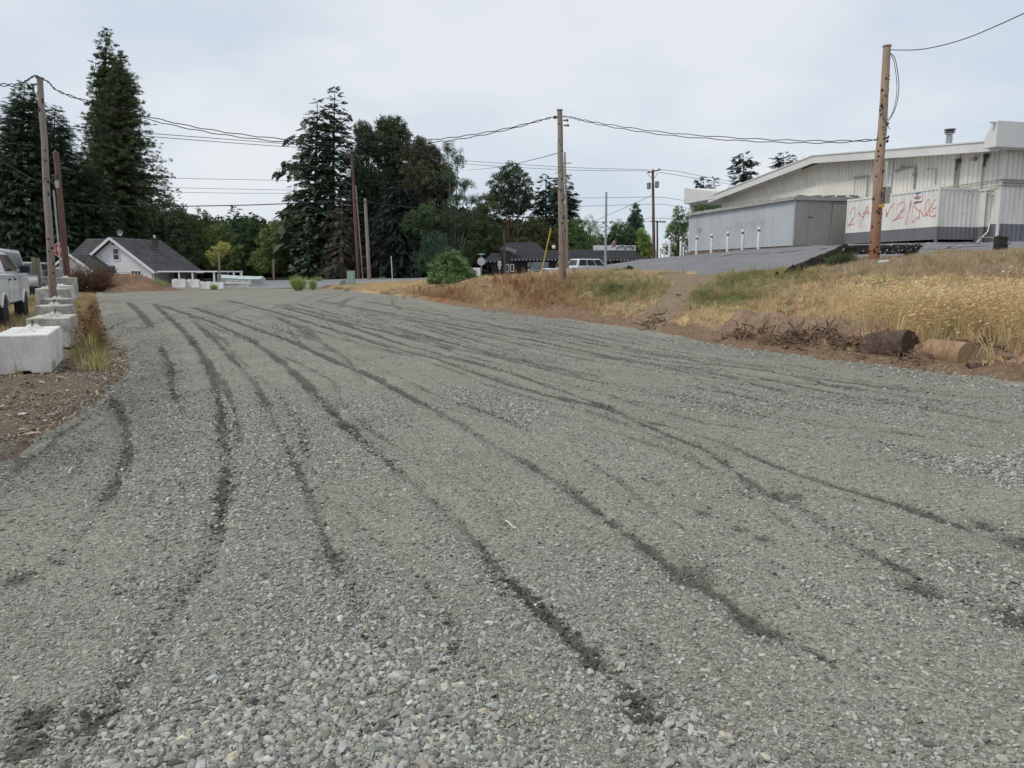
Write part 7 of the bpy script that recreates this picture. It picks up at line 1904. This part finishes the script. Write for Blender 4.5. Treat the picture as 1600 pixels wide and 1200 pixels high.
# ================================================================== VEHICLES
tyre_m = M('tyre', (.025, .025, .026), .85, (.04, .038, .035), scale=5, bump=.4, bscale=30); rim_m = M('rim', (.38, .38, .39), .4, metal=.7)
glassc = M('car_glass', (.05, .058, .062), .08, (.035, .04, .045), scale=.6, spec=.6)
glassp = M('car_glass_pale', (.22, .25, .265), .12, (.17, .19, .2), scale=.6, spec=.6)
trimb = M('black_trim', (.025, .025, .027), .6); redl = M('tail_lamp', (.40, .02, .02), .25); clr = M('head_lamp', (.55, .57, .58), .15)
def paint(name, c):
    m = M(name, c, .35, tuple(x * .93 for x in c), scale=.8, fine=.04, spec=.5); m.node_tree.nodes['Principled BSDF'].inputs['Coat Weight'].default_value = .35; return m
def vehicle(name, label, cat, loc, rz, kind, pm, L_=5.4, W_=1.9, Hh=1.85, clear=.42, wr=.38, glass=None, grp=None, belt=None):
    glass = glass or glassc
    t = thing(name, label, cat, loc, rz, grp)
    hl = L_ / 2; fa, ra = hl - .95, -hl + 1.15; belt = belt or clear + (Hh - clear) * .5; hood = belt - .02; 
    def arch(xc): return [(xc + (wr + .09) * math.cos(a_), clear + max(0, (wr + .09) * math.sin(a_) - (clear - wr) )) for a_ in [math.pi * k / 8 for k in range(9)]][::-1]
    poly = [(-hl, clear + .08)] + [(-hl + .1, clear)] + arch(ra) + arch(fa) + [(hl - .08, clear), (hl, clear + .12), (hl, hood - .18), (hl - .15, hood - .04)]
    if kind == 'van': poly = poly[:-1] + [(hl - .1, hood)]
    poly += [(hl - 1.25 if kind != 'van' else hl - .5, hood + .03), (-hl + .03, belt + .02), (-hl, belt - .1)]
    mb = MB(); mb.prism([(x, -W_ / 2, z) for x, z in poly], (0, W_, 0)); body = mb.build('body', pm, t, bevel=.06, smooth=True)
    mb = MB(); mb.box((0, 0, clear + .1), (L_ - .3, W_ - .25, .3)); mb.build('underbody', trimb, t)
    if kind == 'pickup': c0b, c1b, c0t, c1t = -.95, hl - 1.25, -.75, hl - 2.1
    elif kind == 'van': c0b, c1b, c0t, c1t = -hl + .04, hl - .45, -hl + .2, hl - 1.0
    else: c0b, c1b, c0t, c1t = -hl + .06, hl - 1.2, -hl + .35, hl - 1.95
    wb, wt = W_ / 2 - .05, W_ / 2 - .22; zb, zt = belt + .0, Hh
    cb = [(c0b, -wb, zb), (c1b, -wb, zb), (c1b, wb, zb), (c0b, wb, zb), (c0t, -wt, zt), (c1t, -wt, zt), (c1t, wt, zt), (c0t, wt, zt)]
    mb = MB(); mb.add(cb, [(0, 1, 5, 4), (1, 2, 6, 5), (2, 3, 7, 6), (3, 0, 4, 7), (4, 5, 6, 7), (3, 2, 1, 0)]); mb.build('cab', pm, t, bevel=.07, smooth=True)
    def pane(i, j, k, l, u0, u1, v0, v1, nm, mat=None, off=.012):
        A_, B_, C_, D_ = [Vector(cb[q]) for q in (i, j, k, l)]
        def pt(u, v): return (A_.lerp(B_, u)).lerp(D_.lerp(C_, u), v)
        nrm = (B_ - A_).cross(D_ - A_).normalized() * off
        m2 = MB(); m2.add([pt(u0, v0) + nrm, pt(u1, v0) + nrm, pt(u1, v1) + nrm, pt(u0, v1) + nrm], [(0, 1, 2, 3)]); return m2.build(nm, mat or glass, t, fix=False)
    ns = 2 if kind == 'pickup' else 3
    for s_, (i, j, k, l) in ((-1, (0, 1, 5, 4)), (1, (2, 3, 7, 6))):
        for q in range(ns):
            u0, u1 = .05 + .9 * q / ns + .015, .05 + .9 * (q + 1) / ns - .015
            pane(i, j, k, l, u0, u1, .14, .86, 'side_window')
    pane(1, 2, 6, 5, .06, .94, .08, .90, 'windshield'); pane(3, 0, 4, 7, .08, .92, .15, .85, 'rear_window')
    for xw in (fa, ra):
        for s_ in (-1, 1):
            mb = MB(); mb.lathe([(wr * .62, -.12), (wr * .93, -.13), (wr, -.10), (wr, .10), (wr * .93, .13), (wr * .62, .12)], 26, 'y', c=(xw, s_ * (W_ / 2 - .12), wr)); wh = mb.build('wheel', tyre_m, t, smooth=True)
            mb = MB(); mb.lathe([(wr * .6, -.11), (wr * .58, .09 * 1), (.07, .05), (.06, .09), (.02, .09)] if s_ > 0 else [(wr * .6, .11), (wr * .58, -.09), (.07, -.05), (.06, -.09), (.02, -.09)], 18, 'y', c=(xw, s_ * (W_ / 2 - .12), wr)); mb.build('rim', rim_m, wh, smooth=True)
            mb = MB(); pts = [(xw + (wr + .12) * math.cos(a_), s_ * (W_ / 2 + .005), clear + max(-.02, (wr + .11) * math.sin(a_) - (clear - wr))) for a_ in [math.pi * k / 10 for k in range(11)]]; mb.tube(pts, .03, 5); mb.build('fender_lip', pm, t)
    for s_ in (-1, 1):
        mb = MB(); mb.box((hl - .03, s_ * (W_ / 2 - .24), hood - .28), (.08, .34, .18)); mb.build('headlight', clr, t, bevel=.02)
        mb = MB(); mb.box((-hl + .02, s_ * (W_ / 2 - .12), belt - .30), (.07, .16, .36)); mb.build('tail_light', redl, t, bevel=.02)
        mb = MB(); mb.box((c1b - .45, s_ * (W_ / 2 + .14), belt + .14), (.14, .24, .21)); mb.box((c1b - .42, s_ * (W_ / 2 + .02), belt + .06), (.06, .14, .05)); mb.build('mirror', trimb, t, bevel=.03)
        for xh in ((-.75, .25) if kind == 'pickup' else (-.4, .65)): mb = MB(); mb.box((xh, s_ * (W_ / 2 + .012), belt - .14), (.17, .03, .05)); mb.build('door_handle', trimb, t, bevel=.01)
        for xh in ((-.95, .0, 1.15) if kind == 'pickup' else (-.9, .2, 1.2)): mb = MB(); mb.box((xh, s_ * (W_ / 2 + .001), (clear + belt) / 2 + .04), (.012, .006, belt - clear - .16)); mb.build('door_seam', trimb, t)
    mb = MB(); mb.box((hl + .03, 0, clear + .16), (.16, W_ * .96, .2)); mb.build('front_bumper', rim_m if kind == 'pickup' else trimb, t, bevel=.03)
    mb = MB(); mb.box((-hl - .05, 0, clear + .16), (.16, W_ * .94, .18)); mb.build('rear_bumper', rim_m, t, bevel=.03)
    mb = MB(); mb.box((hl + .002, 0, hood - .28), (.03, W_ * .45, .22)); mb.build('grille', trimb, t, bevel=.01)
    mb = MB(); mb.box((-hl - .015, 0, clear + .45), (.02, .32, .16)); mb.build('licence_plate', white_m, t)
    if kind == 'pickup': mb = MB(); mb.box(((-hl + c0b) / 2 + .02, 0, belt + .022), (c0b + hl - .2, W_ - .24, .03)); mb.build('bed_opening', trimb, t)
    return t
pw = paint('white_car_paint', (.66, .67, .68)); ps = paint('silver_car_paint', (.36, .37, .39)); pd = paint('dark_car_paint', (.045, .055, .075))
fx_ = Vector((-.44, .90, 0)).normalized(); lf = Vector((-.9, -.44, 0))
cp = Vector((XA(-6, 18.9), 18.9, 0)) + fx_ * 1.9 + lf * .88
vehicle('pickup_truck', 'white lifted crew cab pickup truck cut off by the left edge', 'pickup truck', (cp.x, cp.y, .12), math.atan2(.90, -.44), 'pickup', pw, 5.9, 1.98, 2.02, .66, .42, belt=1.42)
vehicle('van', 'boxy white van with a large pale windshield behind the white pickup', 'van', (XA(-24, 30.5), 30.5, .22), math.atan2(-.93, .36), 'van', pw, 5.0, 2.0, 2.30, .40, .36, glass=glassp, belt=1.35)
vehicle('parked_suv', 'silver suv parked beyond the white van, seen beside the green board', 'car', (XA(42, 39), 39, .3), math.atan2(-.93, .36), 'suv', ps, 4.7, 1.85, 1.8, .35, .35)
b = P(58, 425, 33); t = thing('green_board', 'weathered yellow green board on a post by the parked vehicles', 'board', (b.x, 33, Hs(b.x, 33)), .1)
gm = M('lichen_board', (.26, .28, .15), .9, (.19, .20, .12), scale=2); h_ = hz(402, 33) - t.location.z
mb = MB(); mb.box((-.09, 0, h_ - .35), (.17, .08, .68)); mb.build('board', gm, t, bevel=.01); mb = MB(); mb.box((.07, .03, h_ / 2), (.10, .10, h_ - .06)); mb.build('post', pole_g, t); mb = MB(); mb.tube(cpath([Vector(p) for p in ((-.6, .1, h_ - .02), (-.3, 0, h_ + .02), (0, 0, h_))]), .015, 5); mb.build('hoop', metal_d, t)
b = P(59, 434, 45); t = thing('blue_barrel', 'blue plastic barrel standing in the grass beside the silver car', 'barrel', (b.x, 45, Hs(b.x, 45)))
mb = MB(); h_ = .95; mb.lathe([(.17, 0), (.2, .05), (.2, h_ * .33), (.212, h_ * .35), (.2, h_ * .37), (.2, h_ * .66), (.212, h_ * .68), (.2, h_ * .7), (.2, h_ - .05), (.16, h_)], 18); mb.build('drum', M('blue_plastic', (.03, .09, .32), .4, fine=.1), t, smooth=True)
t_sh = None
gz_ = lambda px_, Y: Hs(XA(px_, Y), Y)
vehicle('pickup_truck', 'dark pickup facing the viewer in front of the restaurant door', 'pickup truck', (XA(845, 76), 76, gz_(845, 76)), R(-97), 'pickup', pd, 5.4, 1.9, 1.75, .4, .38)
vehicle('pickup_truck', 'white pickup with a red tail lamp parked behind the middle pole', 'pickup truck', (XA(887, 75), 75, gz_(887, 75)), R(24), 'pickup', pw, 5.0, 1.9, 1.8, .4, .38)
vehicle('parked_suv', 'white suv parked right of the white pickup before the restaurant', 'car', (XA(925, 73), 73, gz_(925, 73)), R(28), 'suv', pw, 4.7, 1.85, 1.8, .35, .36)
